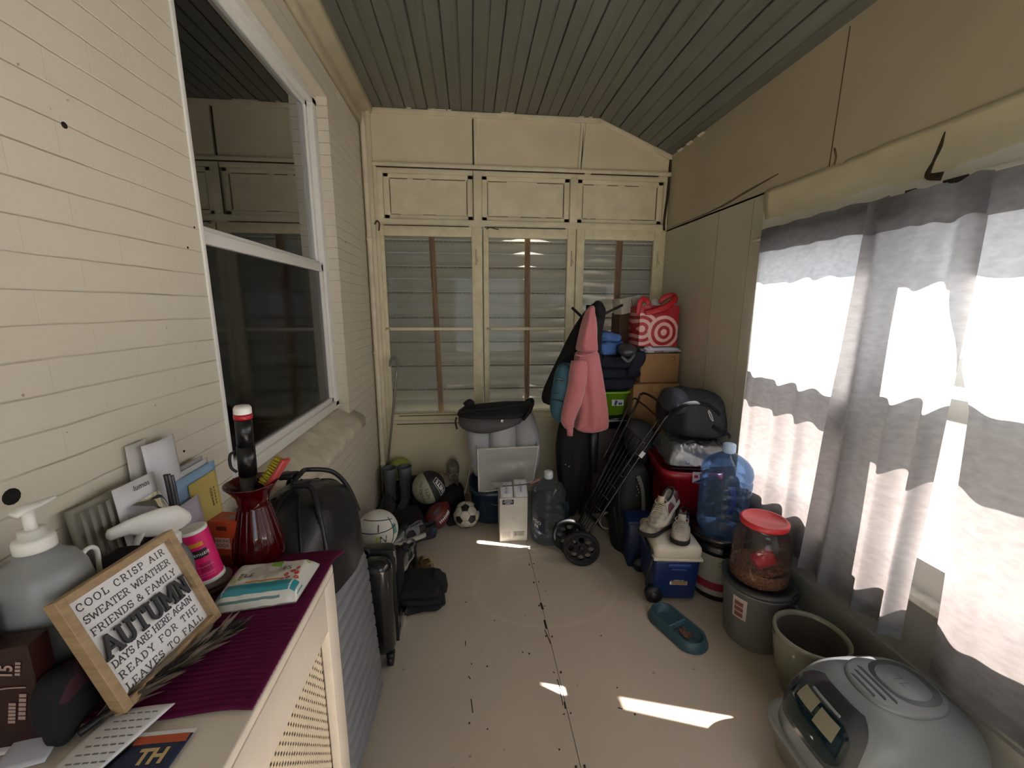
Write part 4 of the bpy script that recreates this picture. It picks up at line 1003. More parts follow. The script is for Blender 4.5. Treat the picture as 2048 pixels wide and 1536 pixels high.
m = MB(); m.text('FLE', .020, None, wrap=lambda x, y: wtop(.27+x/.17, .52+y/.135, .0012)); m.text('ES', .020, None, wrap=lambda x, y: wtop(.72+x/.17, .62+y/.135, .0012)); m.build('lettering', mat('wipes_ink', '#4a4640', .5), pk)
# ---------------------------------------------------------------- shoes
def make_shoe(name, label, loc, rot, up, sole, lace, accent=None, group=None, s=1.0, collar=None):
    t = thing(name, label, 'shoe', (0, 0, 0), (0, 0, 0), group)
    ys = [-.140, -.134, -.115, -.085, -.05, -.015, .02, .055, .085, .110, .130, .141]
    ws = [.012, .026, .033, .035, .034, .036, .041, .046, .046, .040, .027, .010]
    hs_ = [.075, .092, .098, .088, .080, .088, .088, .076, .064, .056, .046, .034]
    cr = [(1, 0), (1.05, .25), (1.0, .55), (.88, .80), (.68, .97), (.5, 1.0), (.25, 1.0), (0, 1.0)]
    co = [(1, 0), (1.05, .25), (1.0, .55), (.88, .80), (.74, .99), (.60, .95), (.45, .42), (0, .30)]
    z0 = .022
    def row(i):
        y, w, h = ys[i], ws[i]*s, hs_[i]*s; c = co if 1 <= i <= 4 else cr; out = []
        full = [(-a, b) for a, b in c]+[(a, b) for a, b in reversed(c[:-1])]
        for a, b in full: out.append(V((a*w, y*s, z0+(h-z0)*b)))
        return out
    rows = [row(i) for i in range(len(ys))]; n = len(rows[0])
    m = MB(); vs = [p for r_ in rows for p in r_]
    m._add(vs, [(i*n+j, i*n+j+1, (i+1)*n+j+1, (i+1)*n+j) for i in range(len(rows)-1) for j in range(n-1)]+[tuple(range(n))]+[tuple((len(rows)-1)*n+j for j in range(n))])
    u = m.build('upper', up, t, sub=2)
    # sole with flared edge
    def outl(k, z, lift=True): return [V((sx*(ws[i]*1.0+k)*s, (ys[i]*(1+k*2))*s, z+(max(0, ys[i]-.08)*.16 if lift else 0))) for sx, idx in ((1, range(len(ys))), (-1, range(len(ys)-1, -1, -1))) for i in idx]
    m = MB(); m.loft([outl(.002, 0), outl(.006, .006), outl(.006, .018), outl(.002, .027)]); m.build('sole', sole, t)
    m = MB()
    for k in range(6):
        y = .01+k*.0125; z = (.093-.0032*k)*s; w_ = .024*s
        m.tube([V((-w_, y*s, z-.010)), V((-w_*.4, (y+.006)*s, z+.0035)), V((w_*.5, (y+.010)*s, z+.0035)), V((w_, (y+.012)*s, z-.010))], .0028, 6, sub=4)
    for sx in (-1, 1):
        m.tube([V((0, .005, .096)), V((sx*.018, -.004, .104)), V((sx*.034, .010, .094)), V((sx*.024, .026, .090)), V((0, .010, .096))], .0026, 6)
        m.tube([V((0, .006, .096)), V((sx*.022, .022, .094)), V((sx*.042, .034, .068)), V((sx*.045, .045, .045))], .0024, 6)
    m.build('laces', lace, t)
    if accent:
        m = MB()
        for sx in (-1, 1):
            m.grid(lambda q, v: V((sx*(ws[6]*1.07*s+.0012-.012*v*v), (-.045+.075*q+.012*v)*s, .036+.036*v)), 6, 5)
            m.grid(lambda q, v: V((sx*(ws[2]*1.06*s+.0015-.006*v), (-.135+.05*q)*s, .034+.05*v)), 5, 4)
        m.build('side_patch', accent, t, solid=.0012, off=0)
    m = MB(); m.tube([V((sx*x*s, y*s, z*s)) for sx, x, y, z in ((-1, .023, .01, .090), (-1, .025, -.05, .083), (-1, .022, -.110, .097), (0, 0, -.130, .100), (1, .022, -.110, .097), (1, .025, -.05, .083), (1, .023, .01, .090))], .006, 8); m.build('collar', collar or up, t)
    m = MB(); m.grid(lambda q, v: V(((q-.5)*.040, (-.012+.03*v+.012*math.cos((q-.5)*3))*s, (.116-.022*v+.004*math.cos((q-.5)*3))*s)), 8, 5); m.build('tongue', lace if accent else up, t, solid=.004)
    t.location = loc; t.rotation_euler = rot
    return t
M_gr = mat('shoe_grey', '#8b867d', .8, var=.35, vscale=24, bump=.4, bscale=90); M_wh = mat('shoe_white', '#a39d92', .7, var=.3, vscale=30, bump=.3, bscale=90)
M_bl = mat('shoe_black', '#151417', .7, var=.3, vscale=20); M_sd = mat('sole_dark', '#1f1d1c', .8); M_sw = mat('sole_pale', '#aaa396', .7, var=.15, vscale=30)
M_lc = mat('lace_pale', '#b5aa96', .85); M_lb = mat('lace_black', '#1d1c1e', .85); M_sv = mat('shoe_silver', '#6f6f70', .35, metal=.3, var=.3, vscale=25)

# ---------------------------------------------------------------- grey ribbed suitcase
th_ = R(9); E = V((0, math.cos(th_), -math.sin(th_))); 
t = thing('hard_suitcase', 'grey ribbed hard shell suitcase beside the radiator cover', 'suitcase', (-.50, 1.28, 0))
BC = V((-.385, 1.500, .022)); UPv = V((-.105, math.sin(th_), math.cos(th_))).normalized(); OUT = UPv.cross(E).normalized()
if OUT.x < 0: OUT = -OUT
def SP(a, h, o=0.): return BC-E*a+UPv*h+OUT*o     # a from far end, h up, o outwards
LEN, HT, TH = .455, .62, .235
M_gs = mat('suitcase_grey', '#84868c', .38, metal=.25, bump=.1, bscale=60)
m = MB(); nr = 13
def rib(h): 
    f = (h/HT*nr) % 1.0; return .006*(1 if .18 < f < .82 else max(0, 1-abs((f-.5)/.32-(1 if f > .5 else -1))*0-0))*(1.0 if .18 < f < .82 else 0.0)
hsamp = []
for i in range(nr):
    for f in (0, .10, .16, .84, .90): hsamp.append((i+f)/nr*HT)
hsamp.append(HT)
rings_ = []
def half(o0, o1):
    m = MB(); rs = []
    for h in hsamp:
        f = (h/HT*nr) % 1; r_ = .005 if .12 < f < .88 else 0
        k = min(h, HT-h); inset = .045*(1-min(1, k/.05))**2*.6
        L0, L1 = inset-r_, LEN-inset+r_
        c = .03
        rs.append([SP(L0+.0, h, o0), SP(L0, h, o1-c), SP(L0+c*.3, h, o1-c*.3+r_*.3), SP(L0+c, h, o1-inset*.4+r_), SP(L1-c, h, o1-inset*.4+r_), SP(L1-c*.3, h, o1-c*.3+r_*.3), SP(L1, h, o1-c), SP(L1, h, o0)])
    m.loft(rs); return m
sh = half(-TH/2, 0); sh.build('front_shell', M_gs, t)
m = MB()
for c in rings_: pass
m.box(SP(LEN/2, HT/2, -.178), (.118, LEN*.97, HT*.95), Matrix((OUT, -E, UPv)).transposed().to_4x4(), bev=.04); m.build('back_shell', M_gs, t)
m = MB()
for a in (.035,):
    for o in (-.03, -.19): m.cyl(SP(a-.02, .01, o)-OUT*.012, SP(a-.02, .01, o)+OUT*.012, .026, n=20)
m.build('wheel', M_black, t)
m = MB(); m.box(SP(.17, HT-.03, .002), (.004, .03, .008), Matrix((OUT, -E, UPv)).transposed().to_4x4(), bev=.001); m.build('badge', M_steel, t)

# ---------------------------------------------------------------- black leather weekender on top of it
M_lea = mat('weekender_leather', '#17171a', .40, bump=.35, bscale=120, bdist=.002)
bc = V((-.590, 1.365, .672)); rx, ry, rz = .165, .285, .31
t = thing('leather_duffel', 'black leather weekender bag resting on the grey suitcase', 'bag', bc)
tilt = Matrix.Rotation(-R(8), 4, 'X') @ Matrix.Rotation(R(-3), 4, 'Y')
def dsurf(a, p, k=1.0):
    v = V((sp(math.cos(p), .55)*sp(math.cos(a), .75)*rx, sp(math.cos(p), .55)*sp(math.sin(a), .75)*ry, sp(math.sin(p), .8)*rz))*k
    v += v.normalized()*(.008*noise.noise(v*9+V((3, 1, 2)))+.004*noise.noise(v*22))
    return bc+(tilt @ v)
m = MB(); m.grid(lambda u, v: dsurf(2*PI*u, PI/2*v), 64, 26, cu=True); m.grid(lambda u, v: bc+(tilt @ (V((sp(math.cos(2*PI*u), .75)*rx*v, sp(math.sin(2*PI*u), .75)*ry*v, 0)))), 64, 3, cu=True); m.build('body', M_lea, t)
m = MB()
for a_ in (R(62), R(118), R(-62), R(-118)):
    m.tube([dsurf(a_, PI/2*q, 1.004) for q in (.02, .2, .4, .6, .75, .88)], .0045, 6)
m.tube([dsurf(PI/2, PI/2*q, 1.006) for q in (.1, .4, .7, .95)]+[dsurf(-PI/2, PI/2*q, 1.006) for q in (.95, .7, .4, .1)], .005, 6)
m.build('piping', mat('piping_black', '#0c0c0d', .5), t)
for i, sx in enumerate((1, -1)):
    m = MB(); a1, a2 = (R(35) if sx > 0 else R(145)), (R(-35) if sx > 0 else R(-145))
    pA, pB = dsurf(a1, PI/2*.55, 1.01), dsurf(a2, PI/2*.55, 1.01)
    top = bc+(tilt @ V((sx*.05-.03, -.03, rz+.055-.015*i)))
    m.tube([dsurf(a1, PI/2*.25, 1.008), pA, dsurf(a1, PI/2*.8, 1.05)+V((0, 0, .02)), top+V((0, .06, -.012)), top, top+V((0, -.07, -.014)), dsurf(a2, PI/2*.8, 1.05)+V((0, 0, .02)), pB, dsurf(a2, PI/2*.25, 1.008)], .0085, 8); m.build('handle', M_lea, t)
m = MB(); tp_ = bc+(tilt @ V((-.02, -.03, rz+.05))); m.box(tp_, (.05, .06, .018), tilt, bev=.006); m.build('handle_wrap', M_lea, t)

# ---------------------------------------------------------------- black carry-on
t = thing('carry_on_suitcase', 'glossy black carry-on suitcase standing behind the grey ribbed one', 'suitcase', (-.56, 1.68, 0))
M_gb = mat('gloss_black_shell', '#161617', .22, coat=.4)
m = MB(); m.box((-.560, 1.660, .285), (.395, .105, .47), bev=.045, seg=4); m.build('front_shell', M_gb, t)
m = MB(); m.box((-.560, 1.770, .280), (.385, .105, .46), bev=.035, seg=4); m.build('back_shell', M_gb, t)
m = MB(); m.box((-.560, 1.716, .285), (.402, .010, .475), bev=.004); m.build('zip', mat('zip_black', '#0b0b0c', .7), t)
for x, y in ((-.385, 1.635), (-.385, 1.79), (-.735, 1.635), (-.735, 1.79)):
    m = MB(); m.cyl((x-.012, y, .028), (x+.012, y, .028), .028, n=20); m.box((x, y, .052), (.034, .045, .03), bev=.008); m.build('wheel', M_black, t)
m = MB(); m.tube([(-.47, 1.70, .515), (-.48, 1.70, .54), (-.56, 1.70, .545), (-.64, 1.70, .54), (-.65, 1.70, .515)], .009, 8); m.build('carry_handle', M_black, t)
m = MB(); m.box((-.362, 1.718, .505), (.006, .022, .028), bev=.002); m.tube([(-.358, 1.712, .50), (-.355, 1.710, .47), (-.358, 1.713, .452)], .003, 6); m.build('zip_pull', M_steel, t)

# folded black trousers
t = thing('folded_trousers', 'pile of folded black trousers on the floor beside the carry-on', 'clothes', (-.28, 2.06, 0))
for i, (z0, dx, sc, rz_) in enumerate(((0.003, 0, 1.0, .12), (.042, -.008, .95, .02), (.08, -.015, .90, -.06))):
    m = MB(); m.ell((-.285+dx, 2.05, z0+.021), (.115*sc, .13*sc, .024), (0, 0, rz_), .55, .35, 40, 14, amp=.004, fr=26, seed=i); m.build('fold', mat('trouser_black', '#18181a', .9, bump=.5, bscale=60), t)
m = MB(); m.loft(sil([(1140, 868, 872, .02, 0), (1150, 862, 892, .03, 0), (1170, 862, 896, .03, 0), (1182, 872, 894, .02, 0)], 2.08, 20)); m.build('leg_end', MATS['trouser_black'], t)
m = MB(); m.grid(lambda u, v: (-.372+.03*u+.008*noise.noise(V((u*4, v*5, 0))), 1.83+.10*v, .004+.10*math.sin(u*2.6)*(1-.5*v)+.01*noise.noise(V((u*6, v*6, 3)))), 12, 12)
tag(m.build('clear_film', clear_mat('film_clear', '#e8e8e8', .9, .1, 2.0, diff=.15)), 'scrap of clear plastic film between the carry-on and the trousers', 'plastic film')

# ---------------------------------------------------------------- heap of shoes by the left wall
H = 'dark shoes heaped by the left wall'
shb = make_shoe('sneaker', 'black sneaker lying on its side against the left wall, sole to the room', (-.600, 2.60, .200), (R(-62), R(14), R(30)), M_bl, M_sd, M_lb, mat('navy_patch', '#26314a', .6), H)
dup(shb, (-.50, 2.42, .06), (R(8), R(20), R(205)), 'black sneaker with grey laces, just behind the white ball')
dup(shb, (-.44, 2.66, .002), (0, 0, R(160)), 'black sneaker on the floor, left of the red football')
dup(shb, (-.39, 2.52, .09), (R(10), R(-12), R(120)), 'black sneaker lying across the heap, behind the silver trainers')
dup(shb, (-.56, 2.75, .002), (0, 0, R(200)), 'black sneaker on the floor in front of the grey boots')
dup(shb, (-.20, 2.95, .02), (R(12), R(0), R(20)), 'black sneaker tucked between the football and the soccer ball')
dup(shb, (-.365, 2.36, .004), (0, R(80), R(190)), 'black sneaker tipped over behind the folded trousers')
shs = make_shoe('trainer', 'silver and black trainer behind the carry-on, nearer of two', (-.425, 2.20, .125), (R(14), R(-12), R(168)), M_sv, M_sw, M_lb, M_bl, 'silver trainers')
dup(shs, (-.42, 2.36, .16), (R(10), R(14), R(140)), 'silver and black trainer, farther of two on the shoe heap')
m = MB(); m.ell((-.52, 2.36, .05), (.13, .2, .05), (0, 0, .1), .6, .6, amp=.01, fr=18); m.ell((-.47, 2.24, .055), (.09, .1, .055), (0, 0, .1), .6, .6, amp=.01, fr=18, seed=4)
tag(m.build('black_cloth', M_blackm), 'crumpled black cloth under the shoe heap', 'cloth')
m = MB(); m.ell((-.545, 2.73, .075), (.20, .19, .078), (0, 0, .2), .7, .6, 40, 18, amp=.022, fr=9, seed=8); tag(m.build('black_coat', M_blackm), 'black coat crumpled on the floor between the boots and the volleyball', 'coat')
t = thing('sandal', 'small gold strappy sandal behind the folded trousers', 'sandal', (-.30, 2.34, 0), (0, 0, .4))
TM = world_of(t)
m = MB(TM); m.prism([(.03*math.cos(a)*(1.1 if math.sin(a) > 0 else .85), .11*math.sin(a)) for a in [2*PI*i/20 for i in range(20)]], .010, TR((0, 0, .001))); m.build('sole', mat('sandal_brown', '#6a5a42', .6), t)
m = MB(TM)
for y, h in ((.05, .035), (.02, .045), (-.06, .055)): m.tube([(-.032, y, .008), (-.02, y-.008, h), (.0, y-.01, h+.01), (.02, y-.008, h), (.032, y, .008)], .005, 6)
m.build('strap', mat('sandal_gold', '#a38d5c', .3, metal=.7), t)

# volleyball
def ball(name, label, c, r, base): 
    t = thing(name, label, 'ball', V(c)-V((0, 0, r))); return t, V(c)
def sphere_patch(c, r, Mx, pts2, n=1): pass
c = V((-.515, 2.06, .425)); r = .108
t, _ = ball('volleyball', 'white volleyball with a dark blue mark half hidden by the leather bag', c, r, None)
m = MB(); m.ell(c, (r, r, r), nu=40, nv=24); bl_ = m.build('skin', mat('volley_white', '#c9c7bd', .5, bump=.2, bscale=200, bdist=.001), t)
to = (CO-c).normalized(); VM = frame_M(c, V((1, .0, 0))-to*to.x, V((0, 0, 1))); Rv = VM.to_3x3()
def onb(c, Rm, r, x, y, d=.0008):     # flat (x, y) in radians-ish -> point on a ball facing Rm's z axis
    v = V((math.sin(x)*math.cos(y), math.sin(y), math.cos(x)*math.cos(y))); return c+(Rm @ v)*(r+d)
m = MB()
m.tube([onb(c, Rv, r, x, .36+.10*x) for x in [i*.2-1.2 for i in range(13)]], .0022, 5); m.tube([onb(c, Rv, r, x, .95-.1*x*x) for x in [i*.2-1.2 for i in range(13)]], .0022, 5)
m.tube([onb(c, Rv, r, .85+.1*y, y) for y in [i*.2-1.0 for i in range(11)]], .002, 5); m.tube([onb(c, Rv, r, .05, y) for y in [.4, .5, .6, .75]], .002, 5); m.build('seams', M_ink, bl_)
def bpatch(nm, c, Rm, r, x0, x1, y0, y1, m_, par, d=.0006): m = MB(); m.grid(lambda u, v: onb(c, Rm, r, x0+(x1-x0)*u, y0+(y1-y0)*v, d), 10, 10); m.build(nm, m_, par)
bpatch('green_patch', c, Rv, r, -.06, .14, -.20, .2, mat('volley_green', '#a3ac5a', .5), bl_); bpatch('teal_patch', c, Rv, r, .86, 1.15, .1, .6, mat('volley_teal', '#4f8a86', .5), bl_); bpatch('pink_mark', c, Rv, r, .0, .08, .42, .75, mat('volley_pink', '#a5596a', .5), bl_)
m = MB(); m.text('N', .055, None, wrap=lambda x, y: onb(c, Rv, r, .30+x/r, .02+y/r, .0012)); m.build('lettering', mat('volley_navy', '#232a55', .5), bl_)
m = MB(); m.box((-.56, 2.02, .155), (.34, .20, .31), bev=.03); tag(m.build('black_case', M_blackm), 'black fabric case behind the carry-on under the volleyball', 'case')

# grey tall boots
def boot(x, y, label, rot):
    t = thing('rain_boot', label, 'boot', (x, y, 0), (0, 0, rot), 'grey tall boots'); TM = world_of(t)
    m = MB(TM); prof = [(.043, .09), (.040, .13), (.044, .20), (.052, .30), (.056, .36), (.054, .362), (.050, .355), (.038, .20), (.034, .12), (0, .10)]
    m.lathe(prof, n=28, sy=1.05); m.build('shaft', mat('boot_grey', '#55565a', .55, bump=.1, bscale=30), t)
    m = MB(TM); m.ell((0, -.055, .05), (.044, .115, .055), e1=.8, e2=.8, nu=28); m.build('foot', MATS['boot_grey'], t)
    m = MB(TM); m.box((0, -.055, .007), (.088, .225, .014), bev=.005); m.build('sole', M_sd, t)
boot(-.655, 3.10, 'grey tall rain boot nearer the corner pipe', .15); boot(-.540, 3.12, 'grey tall rain boot, right one of the pair', -.05)
m = MB(); m.box((-.56, 3.255, .10), (.34, .13, .20), bev=.004); tag(m.build('dark_shoe_box', mat('maroon_box', '#2e1a19', .7)), 'dark red box behind the grey boots', 'box')
c = V((-.600, 3.245, .292)); r = .092
t, _ = ball('green_ball', 'yellow green ball peeking over the grey boots', c, r, None)
m = MB(); m.ell(c, (r, r, r)); g_ = m.build('skin', mat('ball_green', '#8f9a45', .6), t)
m = MB(); m.tube([c+V((r*1.002*math.cos(a), r*1.002*math.sin(a)*.75, r*1.002*math.sin(a)*.66)) for a in [2*PI*i/24 for i in range(24)]], .012, 6, closed=True, flat=.3); m.build('white_band', mat('ball_pale', '#b8c0a4', .6), g_)
# walking pole in the corner
t = thing('metal_pole', 'thin grey metal pole with a hooked top leaning in the left back corner', 'pole', (-.665, 3.26, 0))
A, B = W(775, 935, 3.255), W(795, 728, 3.27)
A2 = A+(A-B).normalized()*(A.z-.0)/max(.2, (B-A).normalized().z)
m = MB(); m.tube([A2+V((0, 0, .005)), A, B], .009, 8); m.build('shaft', mat('pole_grey', '#8f8c88', .35, metal=.7), t)
m = MB(); m.tube([B, B+V((.0, 0, .03)), B+V((-.02, 0, .055)), B+V((-.05, 0, .035)), B+V((-.062, 0, -.02))], [.009, .010, .011, .010, .006], 8); m.build('hook', mat('pole_hook', '#7d7672', .4, metal=.5), t)

# black gym bag under the balls
t = thing('gym_bag', 'black fabric gym bag lying on the floor under the basketball', 'bag', (-.30, 3.05, 0))
m = MB(); m.ell((-.28, 3.08, .10), (.20, .16, .10), (0, 0, .1), .6, .6, 36, 18, amp=.012, fr=12); m.build('body', M_blackm, t)
m = MB(); m.tube([(-.2, 2.95, .12), (-.12, 2.88, .10), (-.08, 2.90, .03), (-.1, 2.98, .06)], .010, 8); m.build('strap', M_black, t)
# basketball
c = V((-.335, 2.93, .262)); r = .123
t, _ = ball('basketball', 'half black half pale grey basketball with NETS lettering', c, r, None)
to = (CO-c).normalized(); BM_ = frame_M(c, V((1, 0, 0))-to*to.x, V((0, 0, 1))).to_3x3()
sd_ = (BM_ @ V((.86, .34, -.22))).normalized()      # axis pointing into the black half
Q = V((0, 0, 1)).rotation_difference(sd_).to_matrix().to_4x4()
m = MB(); m.lathe([(0 if i in (0,) else r*math.sin(PI*i/28), r*math.cos(PI*i/28)) for i in range(0, 15)], c, 44, Q); pkb = m.build('black_half', mat('ball_black', '#1a1b1c', .6, bump=.4, bscale=220, bdist=.001), t)
m = MB(); m.lathe([(r*math.sin(PI*i/28) if i < 28 else 0, r*math.cos(PI*i/28)) for i in range(14, 29)], c, 44, Q); gkb = m.build('grey_half', mat('ball_grey', '#98957f', .6, bump=.4, bscale=220, bdist=.001), t)
rotm = lambda a, x, y: (x*math.cos(a)-y*math.sin(a), x*math.sin(a)+y*math.cos(a))
def btext(par, m_, txt, size, x0, y0, ang, bold=0.):
    m = MB()
    def f(x, y): X, Y_ = rotm(ang, x/r, y/r); return onb(c, BM_, r, x0+X, y0+Y_, .0013)
    m.text(txt, size, None, wrap=f, bold=bold); m.build('lettering', m_, par)
btext(pkb, M_inkw, 'NETS', .046, .80, .34, R(116), .0012); btext(gkb, mat('ball_ink', '#29261a', .6), 'NETS', .036, -.04, .02, R(106)); btext(gkb, MATS['ball_ink'], 'BROOKLYN', .034, -.42, -.02, R(102))
m = MB(); hh = [(-.075, -.032), (.075, -.032), (.075, .032), (-.075, .032)]
for (xa, ya), (xb, yb) in zip(hh, hh[1:]+hh[:1]):
    pts = []
    for k in range(6):
        x, y = xa+(xb-xa)*k/5, ya+(yb-ya)*k/5; X, Y_ = rotm(R(116), x/r*.92, y/r*.92); pts.append(onb(c, BM_, r, .80+X, .34+Y_, .0006))
    m.tube(pts, .0016, 5)
m.build('logo_border', M_inkw, pkb)
# football
A, B = W(857, 1060, 2.70), W(892, 1010, 2.86); A.z = max(A.z, .07); fc = (A+B)/2; fc.z = .105; ax_ = (B-A); ax_.z = .09; ax_.normalize()
t = thing('football', 'dark red leather football with white laces', 'ball', fc-V((0, 0, .085)))
Q = V((0, 0, 1)).rotation_difference(ax_).to_matrix().to_4x4()
def fr_(s): return .082*(1-abs(s)**2.0)**.82
m = MB(); m.lathe([(0, -.135)]+[(fr_(s), s*.135) for s in [-.985+.985*2*i/22 for i in range(23)]]+[(0, .135)], fc, 36, Q); fb = m.build('skin', mat('football_red', '#5f1b1b', .5, bump=.4, bscale=260, bdist=.001), t)
vd = (CO-fc); vd = (vd-ax_*vd.dot(ax_)).normalized(); sd2 = ax_.cross(vd).normalized(); ld = (vd*.80+(sd2 if sd2.x > 0 else -sd2)*.6).normalized(); lt = ax_.cross(ld)
m = MB()
m.tube([fc+ax_*(s*.135)+ld*(fr_(s)+.001) for s in (-.4, -.2, 0, .2, .4)], .0025, 6)
for k in range(8):
    s = -.38+k*.108; p = fc+ax_*(s*.135)+ld*(fr_(s)+.0015); m.tube([p-lt*.013, p+ld*.002, p+lt*.013], .0028, 6)
m.build('laces', M_inkw, fb)
m = MB(); s0 = fc+ld*0
m.grid(lambda u, v: fc+ax_*(.135*(-.35+.62*u))+((vd*math.cos(.1+.55*v)-lt*math.sin(.1+.55*v)*(1 if lt.dot(sd2) else 1)))*(fr_(-.35+.62*u)+.0008), 10, 6); m.build('stamp', mat('football_dark', '#32100f', .5), fb)
# soccer ball: truncated icosahedron pattern
c = V((-.053, 2.80, .096)); r = .096
t, _ = ball('soccer_ball', 'black and white soccer ball on the floor', c, r, None)
ph = (1+5**.5)/2
ico = [V(p).normalized() for a in (-1, 1) for b_ in (-ph, ph) for p in ((0, a, b_), (a, b_, 0), (b_, 0, a))]
Rq = Euler((.3, .5, 1.1)).to_matrix(); ico = [Rq @ p for p in ico]
adj = {i: [j for j in range(12) if j != i and (ico[i]-ico[j]).length < 1.06] for i in range(12)}
def facemesh(polys, grow=.965):
    m = MB()
    for P5 in polys:
        cc = sum(P5, V())/len(P5); n_ = len(P5)
        for i in range(n_):
            a_, b_ = P5[i], P5[(i+1) % n_]; N_ = 5
            a_, b_ = cc+(a_-cc)*grow, cc+(b_-cc)*grow
            idx = {}; vs = []; fs = []
            for u in range(N_+1):
                for w_ in range(N_+1-u):
                    p = cc+(a_-cc)*u/N_+(b_-cc)*w_/N_; d = 1.0 if u+w_ < N_ else .988
                    idx[u, w_] = len(vs); vs.append(c+p.normalized()*(r*d))
            for u in range(N_):
                for w_ in range(N_-u):
                    fs.append((idx[u, w_], idx[u+1, w_], idx[u, w_+1]))
                    if u+w_ < N_-1: fs.append((idx[u+1, w_], idx[u+1, w_+1], idx[u, w_+1]))
            m._add(vs, fs)
    return m
def order(P, nrm):
    cc = sum(P, V())/len(P); x = (P[0]-cc).normalized(); y = nrm.cross(x); return sorted(P, key=lambda p: math.atan2((p-cc).dot(y), (p-cc).dot(x)))
pent = [order([ico[i]+(ico[j]-ico[i])/3 for j in adj[i]], ico[i]) for i in range(12)]
hexa = []
for i in range(12):
    for j in adj[i]:
        for k in adj[i]:
            if i < j < k and k in adj[j]:
                P6 = []
                for a_, b_ in ((i, j), (j, k), (k, i)): P6 += [ico[a_]+(ico[b_]-ico[a_])/3, ico[a_]+(ico[b_]-ico[a_])*2/3]
                hexa.append(order(P6, (ico[i]+ico[j]+ico[k]).normalized()))
facemesh(hexa).build('white_panels', mat('soccer_white', '#b9b4a6', .5, var=.12, vscale=30), t); facemesh(pent).build('black_panels', mat('soccer_black', '#151516', .5), t)
m = MB(); m.ell(c, (r*.982,)*3, nu=36, nv=20); m.build('core', M_ink, t)
# grubby sneakers behind the balls
ss = make_shoe('old_sneaker', 'grey old sneaker standing toe up against the back wall', (-.165, 3.215, .215), (R(72), 0, R(8)), mat('old_grey', '#6a6252', .9, var=.3, vscale=20), mat('old_sole', '#7d7564', .9, var=.2, vscale=60), M_lc, None, 'worn sneakers behind the balls')
make_shoe('pink_sneaker', 'pale pink sneaker wedged behind the basketball', (-.225, 3.10, .175), (R(15), R(28), R(160)), mat('pale_pink', '#a98d84', .8, var=.15, vscale=20), M_sw, M_lc, None, 'worn sneakers behind the balls')
# ---------------------------------------------------------------- navy tote, zip bag with pillow, backpack
t = thing('storage_tote', 'dark blue plastic tote on the floor under the clear zip bag', 'tote', (.22, 3.02, 0))
m = MB(); m.lathe([(0, .002), (.175, .002), (.19, .02), (.215, .24), (.225, .245), (.225, .27), (.205, .27), (.20, .25), (0, .245)], (.19, 2.99, 0), 48, expo=.55); m.build('body', mat('tote_navy', '#172a3f', .3, coat=.2), t)
m = MB(); m.tube([(.12, 2.785, .19), (.15, 2.772, .175), (.24, 2.772, .175), (.27, 2.785, .19)], .008, 6); m.build('handle', mat('tote_navy_lid', '#13202f', .35), t)

zb = thing('zip_bag', 'clear grey zip storage bag with white piping holding pillows', 'bag', (.25, 3.0, .28))
FLx, FRx, FYf, FYb, Zb, Zt = .020, .475, 2.80, 3.18, .275, .585
def zbc(x, y, z): return V((x+.025*(z-Zb)/.3*0, y, z))
M_zip = clear_mat('zip_bag_film', '#e9e7e1', .85, .12, .6, diff=.72)
m = MB()
def face(a, b, c_, d, amp=.012, seed=0):
    a, b, c_, d = V(a), V(b), V(c_), V(d); nn = (b-a).cross(d-a).normalized()
    m.grid(lambda u, v: (a*(1-u)+b*u)*(1-v)+(d*(1-u)+c_*u)*v+nn*(amp*math.sin(u*PI)*math.sin(v*PI)*1.0+.014*noise.noise(V((u*4, v*4, seed)))+.004*noise.noise(V((u*13, v*9, seed)))*math.sin(u*PI)), 20, 16)
A = [W(958, 985, 2.80), W(1066, 962, 2.80), W(1077, 893, 2.78), W(955, 899, 2.78)]
Bk = [V((p.x+.005, 3.16, p.z)) for p in A]
face(A[0], A[1], A[2], A[3], -.012, 1); face(Bk[0], A[0], A[3], Bk[3], -.02, 2); face(A[1], Bk[1], Bk[2], A[2], -.02, 3); face(Bk[0], Bk[1], A[1], A[0], .0, 4)
m.build('cloth_sides', M_zip, zb, recalc=False)
m = MB()
for pts in ([A[0], A[3]], [A[3], A[2]], [A[2], A[1]], [A[0], (A[0]+A[1])/2+V((0, 0, -.012)), A[1]], [Bk[0], A[0]], [Bk[3], A[3]], [A[2], Bk[2]], [A[1], Bk[1]], [Bk[0], Bk[3]], [Bk[1], Bk[2]]):
    m.tube(pts, .0055, 6)
m.build('piping', mat('piping_white', '#cfccc6', .5), zb)
m = MB(); p = Bk[3]; m.tube([W(936, 895, 2.95), W(941, 925, 2.94), W(936, 960, 2.93), W(929, 988, 2.92)], [.006, .012, .014, .012], 6, flat=.3, up=(1, 0, 0)); m.build('open_flap', M_zip, zb)
M_pil = mat('pillow_grey', '#a3a5a8', .8, bump=.15, bscale=20, sheen=.2)
